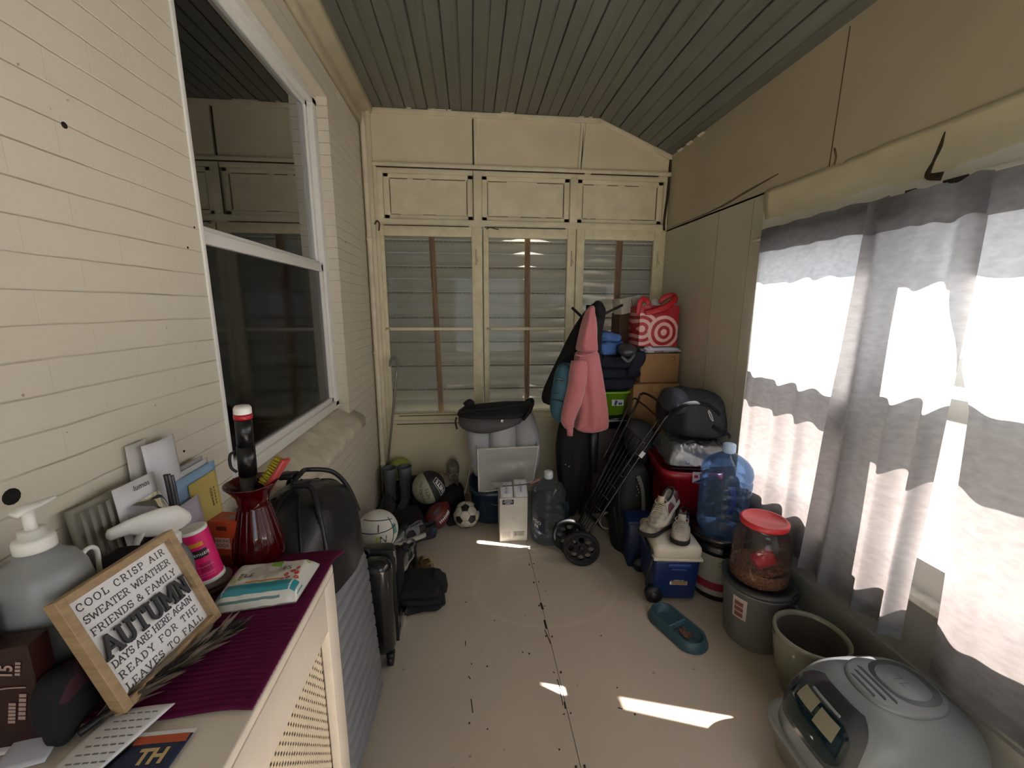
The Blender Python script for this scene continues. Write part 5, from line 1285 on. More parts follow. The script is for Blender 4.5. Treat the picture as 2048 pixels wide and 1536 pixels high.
for i, (rows, Y, lab) in enumerate((([(828, 938, 972, .06), (850, 932, 985, .11), (880, 933, 984, .13), (905, 940, 984, .13), (955, 945, 984, .11)], 2.98, 'left'), ([(815, 985, 1022, .06), (838, 976, 1030, .11), (868, 974, 1032, .14), (905, 976, 1032, .14), (955, 978, 1032, .11)], 2.955, 'middle'), ([(820, 1038, 1062, .05), (836, 1026, 1072, .11), (866, 1024, 1078, .14), (905, 1026, 1078, .14), (950, 1026, 1075, .11)], 2.99, 'right'))):
    tag_ = thing('pillow', 'grey pillow standing in the zip bag, %s one of three' % lab, 'pillow', (W(rows[2][1]/2+rows[2][2]/2, 950, Y)), group='pillows in the zip bag')
    rs = sil(rows, Y, 36, .75, ns=.010, fr=9); c0 = sum(rs[0], V())/36; rs = [[c0+(p-c0)*.35+V((0, 0, .012)) for p in rs[0]]]+rs
    m = MB(); m.loft(rs); m.build('cover', M_pil, tag_, sub=1)
bp = thing('backpack', 'grey and black backpack slumped over the pillows', 'backpack', (.2, 2.93, .72))
m = MB(); rows = [(806, 985, 1058, .02, .10), (815, 925, 1062, .08, .06), (828, 916, 1056, .12, .02), (842, 916, 1046, .13, 0), (853, 920, 1020, .12, -.01), (861, 940, 990, .08, -.02), (864, 955, 975, .03, -.03)]
m.loft(sil(rows, 2.93, 40, .7, ns=.014, fr=12)); m.build('body', mat('pack_grey', '#504c4c', .8, bump=.3, bscale=60), bp, sub=1)
m = MB(); m.loft(sil([(804, 1000, 1066, .03, .10), (812, 930, 1064, .075, .05), (822, 916, 1062, .115, .03), (829, 915, 1050, .125, .015)], 2.925, 40, .7, ns=.012, fr=14)); m.build('black_top', mat('pack_black', '#121214', .75, bump=.3, bscale=60), bp)
m = MB()
m.tube([W(918, 826, 2.80), W(950, 820, 2.795), W(1000, 815, 2.79), W(1040, 808, 2.80), W(1060, 803, 2.84)], .008, 6); m.tube([W(930, 818, 2.79), W(960, 826, 2.785), W(1010, 822, 2.785), W(1045, 815, 2.80)], .005, 6)
m.tube([W(913, 835, 2.82), W(911, 845, 2.80), W(914, 858, 2.80)], .006, 6); m.tube([W(1046, 840, 2.82), W(1060, 822, 2.84), W(1066, 806, 2.90)], .012, 6); m.tube([W(1052, 803, 2.92), W(1062, 799, 2.93), W(1066, 803, 2.95)], .014, 6); m.tube([W(930, 810, 2.9), W(938, 803, 2.92), W(946, 808, 2.93)], .02, 6)
m.build('strap', mat('strap_black', '#0d0d0e', .8), bp)
m = MB(); m.box(W(1004, 842, 2.792), (.022, .01, .022), bev=.003); m.build('buckle', M_steel, bp)

# ---------------------------------------------------------------- white filter carton
t = thing('white_carton', 'open white carton with navy label standing by the clear water jug', 'box', (.272, 2.66, 0))
M_ct = mat('carton_white', '#d0cbc1', .6, var=.05, vscale=12)
m = MB(); fy, by = 2.57, 2.76; xl, xr, zt = .180, .368, .325
m.quad((xl, fy, .002), (xr, fy, .002), (xr, fy, zt), (xl, fy, zt)); m.quad((xl, by, .002), (xl, fy, .002), (xl, fy, zt), (xl, by, zt)); m.quad((xr, fy, .002), (xr, by, .002), (xr, by, zt), (xr, fy, zt)); m.quad((xr, by, .002), (xl, by, .002), (xl, by, zt), (xr, by, zt)); m.quad((xl, by, .003), (xr, by, .003), (xr, fy, .003), (xl, fy, .003))
cb_ = m.build('carton', M_ct, t, solid=.003)
for nm, x0, x1, dz_ in (('flap', xl+.004, (xl+xr)/2-.004, .085), ('flap', (xl+xr)/2+.004, xr+.004, .10)):
    m = MB(); m.grid(lambda u, v: (x0+(x1-x0)*u, fy+.005+.10*v, zt+dz_*v-.015*v*v), 5, 5); fl = m.build(nm, mat('carton_flap', '#c9c8cc', .6), t, solid=.002)
    m = MB(); c_ = V(((x0+x1)/2, fy+.004+.05, zt+dz_*.5-.004+.006)); FMx = frame_M(c_-V((0, .004, 0)), (0, .7, dz_*7), (-1, 0, 0))
    m.text('Primo' if x0 < .2 else 'water', .030, FMx); m.build('lettering', mat('carton_blue', '#3f6f96', .5), fl)
m = MB(); m.box((xl+.055, fy-.0025, zt-.030), (.078, .001, .034)); lb = m.build('navy_label', mat('label_navy', '#1b2742', .5), cb_)
m = MB()
for i, w_ in enumerate((.05, .064, .036)):
    for k in range(7): m.box((xl+.055+(k-3)*w_/7, fy-.0032, zt-.020-.010*i), (w_/9, .0006, .0045))
m.build('label_print', M_inkw, lb)
m = MB(); m.box((xl+.130, fy-.0022, .052), (.078, .0008, .044)); bq = m.build('barcode_frame', mat('bar_border', '#55534f', .6), cb_)
m = MB(); m.box((xl+.130, fy-.0028, .052), (.074, .0008, .040)); m.build('barcode_ground', M_ct, bq)
m = MB(); rnd = random.Random(3); x = xl+.097
while x < xl+.163: w_ = rnd.choice((.0012, .002, .003)); m.box((x, fy-.0034, .055), (w_, .0006, .030)); x += w_+rnd.choice((.0014, .0024))
m.build('bars', mat('bar_ink', '#55534f', .6), bq)
m = MB()
for i in range(6):
    for k in range(6): m.box((xl+.020+.0095*k, fy-.0022, .034+.0075*i), (.007, .0006, .0022))
m.box((xl+.09, fy-.0022, .175), (.034, .0006, .0018)); m.build('fine_print', mat('fine_print', '#938e84', .7), cb_)
t = thing('paint_scraper', 'thin scraper with a grey blade lying across the white carton', 'tool', W(1030, 968, 2.60))
m = MB(); m.tube([W(1006, 972, 2.575), W(1040, 970, 2.572), W(1062, 966, 2.572)], .0045, 6); m.build('shaft', mat('tool_dark', '#4a463f', .5), t)
m = MB(); m.tube([W(980, 967, 2.585), W(990, 968, 2.58), W(1003, 971, 2.577), W(1008, 973, 2.576)], [.012, .022, .014, .004], 8, flat=.15, up=(0, -1, .2)); m.build('blade', mat('blade_grey', '#77736c', .5), t)
m = MB(); m.tube([W(1060, 966, 2.572), W(1070, 963, 2.575), W(1080, 958, 2.58)], [.006, .009, .008], 8); m.build('handle', mat('handle_pink', '#9a6a60', .5), t)

# ---------------------------------------------------------------- water jugs
def jug(name, label, base, r, h, tint, cap, capm, trans=.8, glass=.9, dif=.05):
    t = thing(name, label, 'water jug', base); b_ = V(base)
    k = h/.49; f = r/.135
    prof = [(0, .0), (.10*f, .0), (.122*f, .006), (.133*f, .025*k)]
    for i in range(5):
        z = .05+i*.052; prof += [(.135*f, z*k), (.135*f, (z+.030)*k), (.130*f, (z+.038)*k), (.130*f, (z+.044)*k)]
    prof += [(.135*f, .318*k), (.135*f, .335*k), (.128*f, .365*k), (.105*f, .395*k), (.070*f, .420*k), (.038*f, .437*k), (.028*f, .445*k), (.027*f, .462*k)]
    m = MB(); m.lathe(prof, b_, 48); m.build('body', clear_mat(name+'_plastic', tint, trans, .035, glass*.5, diff=dif), t)
    m = MB(); m.lathe([(0, .44*k), (.0285*f, .44*k), (.034*f, .446*k), (.034*f, .484*k), (.030*f, .49*k), (0, .49*k)], b_, 24); m.build('cap', capm, t)
    return t
j1 = jug('water_jug', 'clear water jug on the floor between the white carton and the cart wheel', (.515, 2.585, 0.002), .122, .50, '#dbe3ec', 1, mat('cap_white', '#c9ced4', .4), .98, dif=.03)
jc = V((.515, 2.585, 0))
m = MB()
def jw(a, z, d=.001): return jc+V((math.cos(a)*(.1225+d), math.sin(a)*(.1225+d), z))
m.grid(lambda u, v: jw(R(200)+R(52)*u, .15+.11*v-.05*u), 14, 6); lb = m.build('label', mat('jug_label', '#232b3d', .4), j1)
m = MB()
for i, tx in enumerate(('H2O', 'FR')):
    m.text(tx, .034, None, wrap=lambda x, y: jw(R(222)+x/.123, .178-.034*i+y-.05*(x/.123)*.6, .0022))
m.build('lettering', M_inkw, lb)
m = MB(); m.tube([jc+V((.118, -.05, .30)), jc+V((.125, -.055, .25)), jc+V((.118, -.05, .18))], .012, 8); m.build('grip', clear_mat('grip_plastic', '#8fa3bf', .7, .06, .8, diff=.1), j1)

# ---------------------------------------------------------------- coat rack and what hangs on it
cr = thing('coat_rack', 'dark coat rack standing behind the pink hoodie', 'coat rack', (.82, 2.86, 0))
M_rack = mat('rack_black', '#16161a', .4)
m = MB(); m.cyl((.83, 2.86, .02), (.83, 2.86, 1.62), .016, n=14); m.build('pole', M_rack, cr)
for k in range(4):
    a = k*PI/2+.5; m = MB(); m.tube([(.83, 2.86, .10), (.83+.12*math.cos(a), 2.86+.12*math.sin(a), .05), (.83+.24*math.cos(a), 2.86+.24*math.sin(a), .014)], .014, 8); m.build('foot', M_rack, cr)
for k, e in enumerate((W(1245, 610, 2.93), V((.70, 2.80, 1.60)), V((.84, 2.74, 1.60)))):
    m = MB(); s0 = V((.83, 2.86, 1.50)); m.tube([s0, s0*.6+e*.4, e], .010, 8); m.build('arm', M_rack, cr)
M_jk = mat('jacket_black', '#0d0d0f', .85, bump=.3, bscale=50)
jk = thing('jacket', 'long black jacket hanging behind the pink hoodie', 'jacket', W(1150, 700, 2.84))
m = MB(); rows = [(605, 1186, 1200, .02), (612, 1178, 1208, .05), (625, 1168, 1211, .07), (650, 1152, 1204, .085), (680, 1136, 1200, .09), (720, 1116, 1202, .09), (760, 1098, 1205, .09), (790, 1083, 1205, .085), (802, 1084, 1200, .08), (812, 1090, 1190, .06)]
m.loft(sil(rows, 2.86, 48, .9, fold=.05, k=9, ns=.012, fr=10)); m.build('body', M_jk, jk, sub=1)
m = MB(); m.ell(W(1196, 622, 2.83), (.05, .06, .07), amp=.01, fr=20); m.build('hood', M_jk, jk)
cl = thing('trousers', 'black trousers and coats hanging low under the pink hoodie', 'clothes', W(1150, 930, 2.82))
M_tr = mat('hanging_black', '#0d0d0f', .8, bump=.25, bscale=50)
m = MB(); m.loft(sil([(815, 1128, 1205, .07), (850, 1118, 1196, .09), (890, 1112, 1194, .095), (930, 1115, 1180, .09), (980, 1120, 1168, .08), (1010, 1126, 1156, .07), (1032, 1132, 1148, .05)], 2.84, 48, .9, fold=.07, k=7, ns=.010, fr=9)); m.build('body', M_tr, cl, sub=1)
m = MB(); m.loft(sil([(850, 1178, 1198, .03), (890, 1178, 1196, .032), (940, 1180, 1194, .03), (945, 1181, 1193, .02)], 2.745, 20)); m.build('leg', mat('leather_black', '#17181d', .4), cl)
m = MB()
for x, y in ((1131, 929), (1138, 933)): m.ell(W(x, y, 2.735), (.006, .004, .006), nu=10, nv=6)
m.build('snap', M_steel, cl)
bk_ = thing('school_backpack', 'teal blue backpack hanging between the black jacket and the hoodie', 'backpack', W(1120, 780, 2.76))
m = MB(); m.loft(sil([(725, 1126, 1146, .03), (731, 1116, 1150, .06), (745, 1110, 1152, .075), (780, 1104, 1152, .085), (810, 1100, 1150, .085), (828, 1101, 1148, .07), (840, 1108, 1140, .04), (844, 1115, 1132, .02)], 2.75, 36, .75)); m.build('body', mat('teal_fabric', '#3f6c80', .7, bump=.2, bscale=80), bk_, sub=1)
m = MB(); m.tube([W(1102, 798, 2.665), W(1112, 800, 2.660), W(1128, 804, 2.66)], .004, 6); m.tube([W(1106, 786, 2.668), W(1120, 787, 2.66)], .002, 5); m.tube([W(1128, 727, 2.68), W(1140, 735, 2.665), W(1146, 750, 2.66)], .005, 6); m.build('zip', M_black, bk_)
m = MB(); m.box(W(1120, 760, 2.664), (.048, .004, .028), (0, .22, 0)); lb = m.build('logo_patch', mat('patch_dark', '#1c2b36', .6), bk_)
m = MB(); m.box(W(1120, 758, 2.660), (.036, .002, .004), (0, .22, 0)); m.box(W(1120, 763, 2.660), (.030, .002, .003), (0, .22, 0)); m.build('logo_print', mat('patch_print', '#5f8596', .6), lb)
hd = thing('hoodie', 'dusty pink hooded sweatshirt hanging on the coat rack', 'hoodie', W(1180, 740, 2.70))
M_pk = mat('pink_fleece', '#b96f74', .95, sheen=.5, bump=.3, bscale=70, var=.05, vscale=8)
m = MB(); rows = [(611, 1181, 1187, .012), (615, 1177, 1189, .03), (625, 1172, 1191, .05), (645, 1165, 1193, .068), (670, 1158, 1193, .075), (695, 1153, 1194, .078), (704, 1151, 1196, .08)]
rs = sil(rows, 2.70, 44, .9, fold=.06, k=5, ns=.014, fr=16); m.loft(rs); m.build('hood', M_pk, hd, sub=1)
m = MB(); rows = [(700, 1152, 1196, .075), (712, 1150, 1198, .082), (735, 1147, 1202, .088), (765, 1150, 1207, .092), (795, 1154, 1211, .095), (820, 1156, 1214, .098), (842, 1152, 1216, .10), (852, 1148, 1217, .10), (858, 1146, 1205, .095)]
rs = sil(rows, 2.70, 64, .95, fold=.075, k=7, ns=.014, fr=11, twist=.08); m.loft(rs); m.build('body', M_pk, hd, sub=1)
m = MB(); rows = [(846, 1150, 1217, .102), (852, 1149, 1218, .104), (861, 1151, 1192, .10)]
m.loft([[p+V((0, -.002, 0)) for p in q] for q in sil(rows, 2.70, 64, .95, fold=.055, k=8, ns=.006, fr=11)]); m.build('waistband', M_pk, hd, sub=1)
m = MB(); m.tube([W(1158, 722, 2.655), W(1155, 760, 2.635), W(1146, 800, 2.625), W(1136, 835, 2.622), W(1139, 855, 2.62)], [.055, .062, .060, .048, .030], 24, sub=8); m.rough(.008, 12, 5); m.build('sleeve', M_pk, hd)
m = MB(); m.tube([W(1139, 852, 2.62), W(1140, 862, 2.618), W(1140, 871, 2.616)], [.026, .021, .020], 18); m.rough(.002, 40, 2); m.build('cuff', M_pk, hd)
m = MB(); m.tube([W(x, y, 2.613) for x, y in ((1151, 710), (1165, 712), (1180, 708), (1195, 703))], .0028, 6); m.build('neck_seam', mat('pink_seam', '#d08c90', .9), hd)

# ---------------------------------------------------------------- drawers, green bin, clothes
t = thing('drawer_tower', 'dark brown box tower with a glossy black top under the green bin', 'drawers', (1.06, 3.06, 0))
m = MB(); m.box((1.055, 3.07, .35), (.27, .36, .70), bev=.006); m.build('body', mat('tower_brown', '#2a1b17', .5), t)
m = MB(); m.box((1.055, 3.06, .745), (.30, .40, .085), bev=.012); m.build('top_drawer', mat('gloss_black', '#0e0e10', .12, coat=.5), t)
m = MB(); m.box((1.055, 2.858, .765), (.22, .012, .012), bev=.003); m.build('handle', M_steel, t)
t = thing('green_bin', 'lime green plastic bin with a white label behind the hoodie', 'bin', (1.07, 3.03, .79))
M_lime = mat('lime_plastic', '#6f9c1c', .35)
gy = 2.90
m = MB(); m.lathe([(0, .79), (.125, .79), (.14, .80), (.165, .965), (.178, .968), (.178, .985), (.162, .985), (.155, .97), (0, .90)], (1.03, 3.045, 0), 40, expo=.45); gb = m.build('body', M_lime, t)
m = MB(); m.box((1.09, 2.882, .90), (.09, .004, .045), (R(-8), 0, 0)); lb = m.build('label', mat('label_pale', '#b7bcc4', .5), gb)
m = MB(); m.box((1.075, 2.878, .90), (.018, .003, .036), (R(-8), .3, 0)); m.box((1.11, 2.878, .893), (.030, .003, .016), (R(-8), 0, 0)); m.build('label_print', mat('label_ink', '#2f3a55', .6), lb)
M_nv = mat('navy_cloth', '#12162a', .9, bump=.4, bscale=40); M_bc = mat('blue_cloth', '#4a6fae', .9, bump=.3, bscale=40)
def folded(name, label, c, r, m_, rz=0., seed=0, amp=.01, grp=None, cat='clothes'):
    m = MB(); m.ell(c, r, (0, 0, rz), .6, .45, 40, 16, amp=amp, fr=16, seed=seed); o = m.build(name, m_); tag(o, label, cat, grp); return o
folded('navy_trousers', 'folded navy clothes at the bottom of the pile on the green bin', (1.06, 3.05, 1.035), (.20, .15, .050), M_nv, .0, 1, grp='clothes piled on the green bin')
folded('navy_sweater', 'folded navy sweater, second layer of the pile on the green bin', (1.07, 3.05, 1.115), (.205, .15, .045), M_nv, .05, 2, grp='clothes piled on the green bin')
folded('navy_jacket', 'bulky navy jacket, third layer of the pile on the green bin', (1.08, 3.05, 1.200), (.205, .15, .055), mat('navy_deep', '#0e1222', .85, bump=.4, bscale=30), -.05, 3, .02, grp='clothes piled on the green bin')
m = MB(); m.loft(sil([(700, 1265, 1288, .04), (712, 1258, 1293, .06), (728, 1255, 1285, .06), (742, 1250, 1272, .05), (755, 1245, 1262, .04)], 2.93, 28, .8, ns=.01, fr=14)); tag(m.build('navy_sleeve', MATS['navy_deep'], sub=1), 'navy sleeve drooping from the pile next to the cardboard boxes', 'clothes')
folded('blue_shirt', 'crumpled light blue shirt on top of the navy pile', (1.03, 3.05, 1.30), (.11, .10, .055), M_bc, .3, 4, .022)
folded('blue_shirt', 'second light blue shirt folded above the first one', (1.045, 3.08, 1.385), (.09, .09, .035), M_bc, -.2, 7, .018)
t = thing('cap', 'dark grey cap sitting on the navy clothes', 'cap', W(1255, 715, 2.88))
m = MB(); m.ell(W(1253, 700, 2.90), (.070, .075, .045), (.3, 0, 0), .9, .85); m.build('dome', mat('cap_grey', '#33373c', .35), t)
m = MB(); m.tube([W(1243, 712, 2.835), W(1256, 722, 2.825), W(1270, 708, 2.835)], [.010, .016, .008], 8, flat=.4, up=(0, -1, .5)); m.build('brim', mat('cap_rim', '#3d4146', .5), t)

# ---------------------------------------------------------------- cardboard boxes by the right wall
def carton(name, label, x0, x1, y0, y1, z0, z1, col='cardboard', lid=True):
    t = thing(name, label, 'box', ((x0+x1)/2, (y0+y1)/2, z0))
    m = MB(); m.box(((x0+x1)/2, (y0+y1)/2, (z0+z1)/2), (x1-x0, y1-y0, z1-z0), bev=.004); m.build('carton', M_card if col == 'cardboard' else col, t)
    if lid:
        m = MB(); m.box(((x0+x1)/2, (y0+y1)/2, z1+.0006), (x1-x0-.01, .05, .0012)); m.box(((x0+x1)/2, y0-.0008, z1-.03), (.05, .0012, .055)); m.build('tape', mat('tape_brown', '#b08a5a', .3), t)
    return t
carton('cardboard_box', 'cardboard box at the bottom of the stack by the right wall', 1.215, 1.575, 2.92, 3.30, .002, .60)
b2 = carton('cardboard_box', 'middle cardboard box of the stack by the right wall, behind the black duffel', 1.215, 1.575, 2.90, 3.30, .605, 1.035)
b3 = carton('cardboard_box', 'cardboard box in the stack by the right wall, right under the white plastic bag', 1.275, 1.578, 2.93, 3.30, 1.04, 1.262, lid=False)
m = MB()
for dx, dz_, sx, sz in ((0, 0, .028, .004), (.012, -.014, .004, .028)): m.box((1.525+dx, 2.9285, 1.238+dz_), (sx, .001, sz))
m.build('corner_mark', mat('card_ink', '#5a4128', .8), b3)
m = MB(); m.tube([V((1.47+.035*math.cos(a), 2.8985, .945+.03*math.sin(a))) for a in [R(x) for x in range(20, 320, 20)]], .004, 6); m.build('printed_mark', mat('card_ink', '#5a4128', .8), b2)
carton('brown_box', 'dark brown box behind the red and white shopping bag', 1.165, 1.30, 3.13, 3.32, 1.27, 1.56, mat('dark_card', '#4a3222', .8), False)
m = MB(); m.box((1.235, 3.18, 1.24), (.02, .02, .03)); m.bm.free()
wb_ = thing('white_box', 'small white box tilted on top of the brown box', 'box', (1.21, 3.18, 1.565))
m = MB(); m.box((1.225, 3.16, 1.625), (.17, .13, .12), (0, R(-12), .15), bev=.003); c_ = m.build('carton', mat('white_card', '#b5afa6', .7), wb_)
m = MB(); m.box((1.185, 3.092, 1.618), (.005, .002, .06), (0, R(-12), .15)); m.box((1.24, 3.083, 1.640), (.006, .002, .05), (0, R(-12), .15)); m.box((1.19, 3.092, 1.655), (.03, .002, .02), (0, R(-12), .15)); m.build('print', mat('card_print', '#7d6a62', .7), c_)
# white plastic bag lying flat
t = thing('plastic_bag', 'white plastic mailer bag lying under the red and white shopping bag', 'bag', (1.43, 3.06, 1.265))
m = MB(); m.ell((1.435, 3.04, 1.290), (.150, .13, .026), (0, 0, .0), .7, .4, 40, 12, amp=.010, fr=30); m.loft(sil([(684, 1292, 1296, .012), (692, 1290, 1300, .03), (704, 1286, 1320, .05)], 2.96, 20, ns=.006, fr=40)); m.build('film', mat('bag_white', '#c3c3d0', .35, bump=.4, bscale=30), t)
m = MB(); m.box((1.40, 2.909, 1.278), (.07, .004, .008)); m.build('print', mat('bag_print', '#7d4a48', .5), t)
# red and white bag with rings
t = thing('shopping_bag', 'red and white shopping bag printed with a round target of rings', 'bag', (1.385, 3.03, 1.318))
rows = [(692, 1280, 1346, .085), (680, 1276, 1350, .10), (660, 1275, 1352, .11), (640, 1275, 1352, .11), (625, 1275, 1352, .10), (615, 1276, 1350, .085)]
def sbag(u, v):
    x, z = 1.243+.30*u, 1.318+.30*v
    return V((x, 2.925-.022*math.sin(u*PI)*math.sin(min(1, v*1.1)*PI)**.6+.006*noise.noise(V((u*6, v*6, 2))), z))
nt = NT('ring_print'); b = nt.b
s_ = nt.n('SeparateXYZ'); nt.l(nt.tc.outputs['Object'], s_.inputs[0])
def rings_at(cx, cz, r1):
    dx = nt.math('SUBTRACT', s_.outputs[0], cx); dz2 = nt.math('SUBTRACT', s_.outputs[2], cz)
    return nt.math('MULTIPLY', nt.math('SQRT', nt.math('ADD', nt.math('MULTIPLY', dx, dx), nt.math('MULTIPLY', dz2, dz2))), 1/r1)
ra = rings_at(.040, .105, .0245); rb_ = rings_at(-.125, .13, .0245)
k = nt.math('MODULO', ra, 2.0); ca = nt.math('GREATER_THAN', k, 1.0); kb = nt.math('GREATER_THAN', nt.math('MODULO', rb_, 2.0), 1.0)
ina = nt.math('LESS_THAN', ra, 5.0); nearb = nt.math('LESS_THAN', rb_, 5.0)
both = nt.math('ADD', nt.math('MULTIPLY', ina, ca), nt.math('MULTIPLY', nt.math('SUBTRACT', 1.0, ina), nt.math('MAXIMUM', kb, nt.math('SUBTRACT', 1.0, nearb))))
top_ = nt.math('GREATER_THAN', s_.outputs[2], .245)
fac = nt.math('MAXIMUM', both, top_)
nt.l(nt.mix(fac, lin('#d9a9a4'), lin('#9e1420')), b.inputs['Base Color']); b.inputs['Roughness'].default_value = .5
m = MB(); m.grid(sbag, 28, 28); m.grid(lambda u, v: V((1.243+.30*u, 3.13+.0*v, 1.318+.29*v)), 12, 6)
for xx in (0, 1): m.grid(lambda u, v: sbag(xx, v)*(1-u)+V((1.243+.30*xx, 3.13, 1.318+.29*v))*u+V(((.012 if xx else -.012)*math.sin(u*PI), 0, 0)), 8, 10)
m.build('body', MATS['ring_print'], t)
M_rd = mat('bag_red', '#b01420', .5, bump=.2, bscale=30)
m = MB(); m.tube([W(1276, 630, 2.925), W(1280, 606, 2.925), W(1288, 598, 2.93), W(1297, 606, 2.94), W(1300, 618, 2.93)], [.014, .022, .020, .018, .014], 8, flat=.12, up=(0, -1, 0)); m.tube([W(1290, 625, 2.91), W(1310, 622, 2.90), W(1335, 612, 2.90), W(1350, 598, 2.92), W(1345, 590, 2.95), W(1328, 596, 2.96), W(1320, 606, 2.96)], [.018, .022, .024, .024, .018, .020, .016], 8, flat=.12, up=(0, -1, .2)); m.build('handles', M_rd, t)
m = MB(); m.ell(W(1311, 610, 3.02), (.055, .05, .05), amp=.014, fr=24); m.build('contents', mat('tissue_white', '#b5b0aa', .7), t)
# ---------------------------------------------------------------- folding cart
t = thing('folding_cart', 'black folding shopping cart with spoked wheels leaning to the right', 'cart', (.66, 2.35, 0))
M_ct2 = mat('cart_black', '#121214', .25, coat=.3)
wr = .115
def wheel(y, x, nm):
    c0 = V((x, y, wr+.001)); AX = Matrix.Rotation(R(90), 4, 'X') @ Matrix.Rotation(R(0), 4, 'Y'); AX = Matrix.Rotation(R(-14), 4, 'Z') @ AX
    m = MB(); pr_ = [(wr*.80, -.014), (wr*.97, -.017), (wr, -.010), (wr, .010), (wr*.97, .017), (wr*.80, .014), (wr*.80, -.014)]; m.lathe(pr_, c0, 48, AX); w_ = m.build(nm, mat('tyre_black', '#161617', .7), t)
    # dish with round holes
    n_ = 8; hr = .019; R0 = wr*.80; rc = .060
    m = MB()
    for k in range(n_):
        a0 = 2*PI*k/n_; da = PI/n_
        def secpt(q):     # outer boundary of the sector, q in 0..1 around
            if q < .25: a = a0-da+2*da*(q/.25); return V((R0*math.cos(a), R0*math.sin(a), 0))
            if q < .5: s = (q-.25)/.25; r_ = R0+(.018-R0)*s; return V((r_*math.cos(a0+da), r_*math.sin(a0+da), 0))
            if q < .75: s = (q-.5)/.25; a = a0+da-2*da*s; return V((.018*math.cos(a), .018*math.sin(a), 0))
            s = (q-.75)/.25; r_ = .018+(R0-.018)*s; return V((r_*math.cos(a0-da), r_*math.sin(a0-da), 0))
        hc = V((rc*math.cos(a0), rc*math.sin(a0), 0)); N_ = 24; ps = [secpt((i+.5)/N_) for i in range(N_)]
        hs = []
        for p in ps: d = (p-hc).normalized(); hs.append(hc+d*hr)
        for z in (-.009, .009):
            vs = [c0+(AX @ (p+V((0, 0, z)))) for p in ps]+[c0+(AX @ (p+V((0, 0, z)))) for p in hs]
            m._add(vs, [(i, (i+1) % N_, N_+(i+1) % N_, N_+i) for i in range(N_)], False)
    m.build('disc', M_ct2, w_)
    m = MB(); m.cyl(c0+(AX @ V((0, 0, -.022))), c0+(AX @ V((0, 0, .022))), .018, n=20); m.build('hub', M_black, w_)
    return c0
wA = wheel(2.262, .668, 'wheel'); wB = wheel(2.415, .628, 'wheel')
m = MB(); m.cyl(wA, wB, .007); m.build('axle', M_steel, t)
hA, hB = W(1283, 788, 2.62), W(1335, 828, 2.37)
f0A, f0B = wB+V((.01, -.02, 0)), wA+V((.0, .02, 0))
m = MB(); m.tube([f0B, f0B*.5+hB*.5, f0B*.08+hB*.92, hB, hA*.25+hB*.75+V((.018, 0, .02)), hA*.75+hB*.25+V((.018, 0, .02)), hA, f0A*.08+hA*.92, f0A*.5+hA*.5, f0A], .0085, 8); m.build('outer_frame', M_ct2, t)
o_ = V((-.045, .015, -.01))
m = MB(); q0, q1 = f0B*.45+hB*.55+o_, hB+o_*1.1+V((-.01, 0, -.03)); r0_, r1_ = f0A*.45+hA*.55+o_, hA+o_*1.0+V((-.01, 0, -.03))
m.tube([q0, q0*.4+q1*.6, q1, q1*.7+r1_*.3+V((.012, 0, .014)), r1_*.7+q1*.3+V((.012, 0, .014)), r1_, r0_*.4+r1_*.6, r0_], .006, 8); m.build('inner_frame', M_ct2, t)
m = MB()
for k in range(9): s = .10+.085*k; a_, b_ = f0B*(1-s)+hB*s+o_*.4, f0A*(1-s)+hA*s+o_*.4; m.cyl(a_, b_, .0028, n=6)
for k in range(1, 6): s = k/6; m.cyl((f0B*(1-s)+f0A*s)*.88+(hB*(1-s)+hA*s)*.12+o_*.4, (f0B*(1-s)+f0A*s)*.22+(hB*(1-s)+hA*s)*.78+o_*.4, .0028, n=6)
m.build('wire_basket', M_ct2, t)
m = MB(); m.tube([wA+V((-.02, .03, .02)), V((.60, 2.33, .05)), V((.585, 2.40, .012))], .007, 8); m.build('stand', M_ct2, t)
m = MB(); m.box(f0B*.30+hB*.70+V((0, -.012, 0)), (.028, .004, .040), (0, R(38), 0)); m.build('paper_tag', mat('tag_white', '#c9c6c2', .6), t)

# ---------------------------------------------------------------- tall black bag with strap
t = thing('golf_bag', 'tall black fabric bag with a grey shoulder strap behind the cart', 'bag', (.97, 2.45, 0))
m = MB(); rows = [(1150, 1262, 1280, .08), (1128, 1232, 1282, .12), (1090, 1222, 1290, .13), (1040, 1218, 1294, .13), (1000, 1222, 1296, .13), (960, 1226, 1296, .12), (935, 1234, 1292, .10), (922, 1246, 1284, .06)]
rs = sil(rows, 2.47, 44, .8, ns=.010, fr=10); m.loft(rs); m.build('body', mat('golf_black', '#0f1012', .7, bump=.3, bscale=40), t, sub=1)
m = MB(); m.tube([W(1276, 952, 2.35), W(1284, 975, 2.342), W(1287, 1005, 2.338), W(1287, 1030, 2.338), W(1291, 1058, 2.34)], .013, 8, flat=.22, up=(-.3, -1, 0)); m.build('shoulder_strap', mat('strap_grey', '#5b5957', .7), t)
m = MB(); m.tube([W(1228, 1015, 2.355), W(1234, 1060, 2.350), W(1246, 1110, 2.355)], .006, 6); m.tube([W(1250, 945, 2.36), W(1238, 990, 2.347), W(1240, 1040, 2.347)], .004, 6); m.build('zip', M_ink, t)
m = MB()
for k in range(7): m.ell(W(1276+(k % 3)*2-2, 955+k*6, 2.338), (.004, .003, .006), nu=8, nv=6)
m.build('beads', mat('bead_pale', '#6f6c68', .5), t)
m = MB(); m.lathe([(.050, 0), (.062, 0), (.062, .02), (.050, .02), (.050, 0)], W(1213, 1040, 2.62), 28, Matrix.Rotation(R(80), 4, 'X')); m.tag = None
tag(m.build('white_ring', mat('ring_white', '#a9a49c', .5)), 'pale plastic ring of a cup handle behind the cart wires', 'ring')

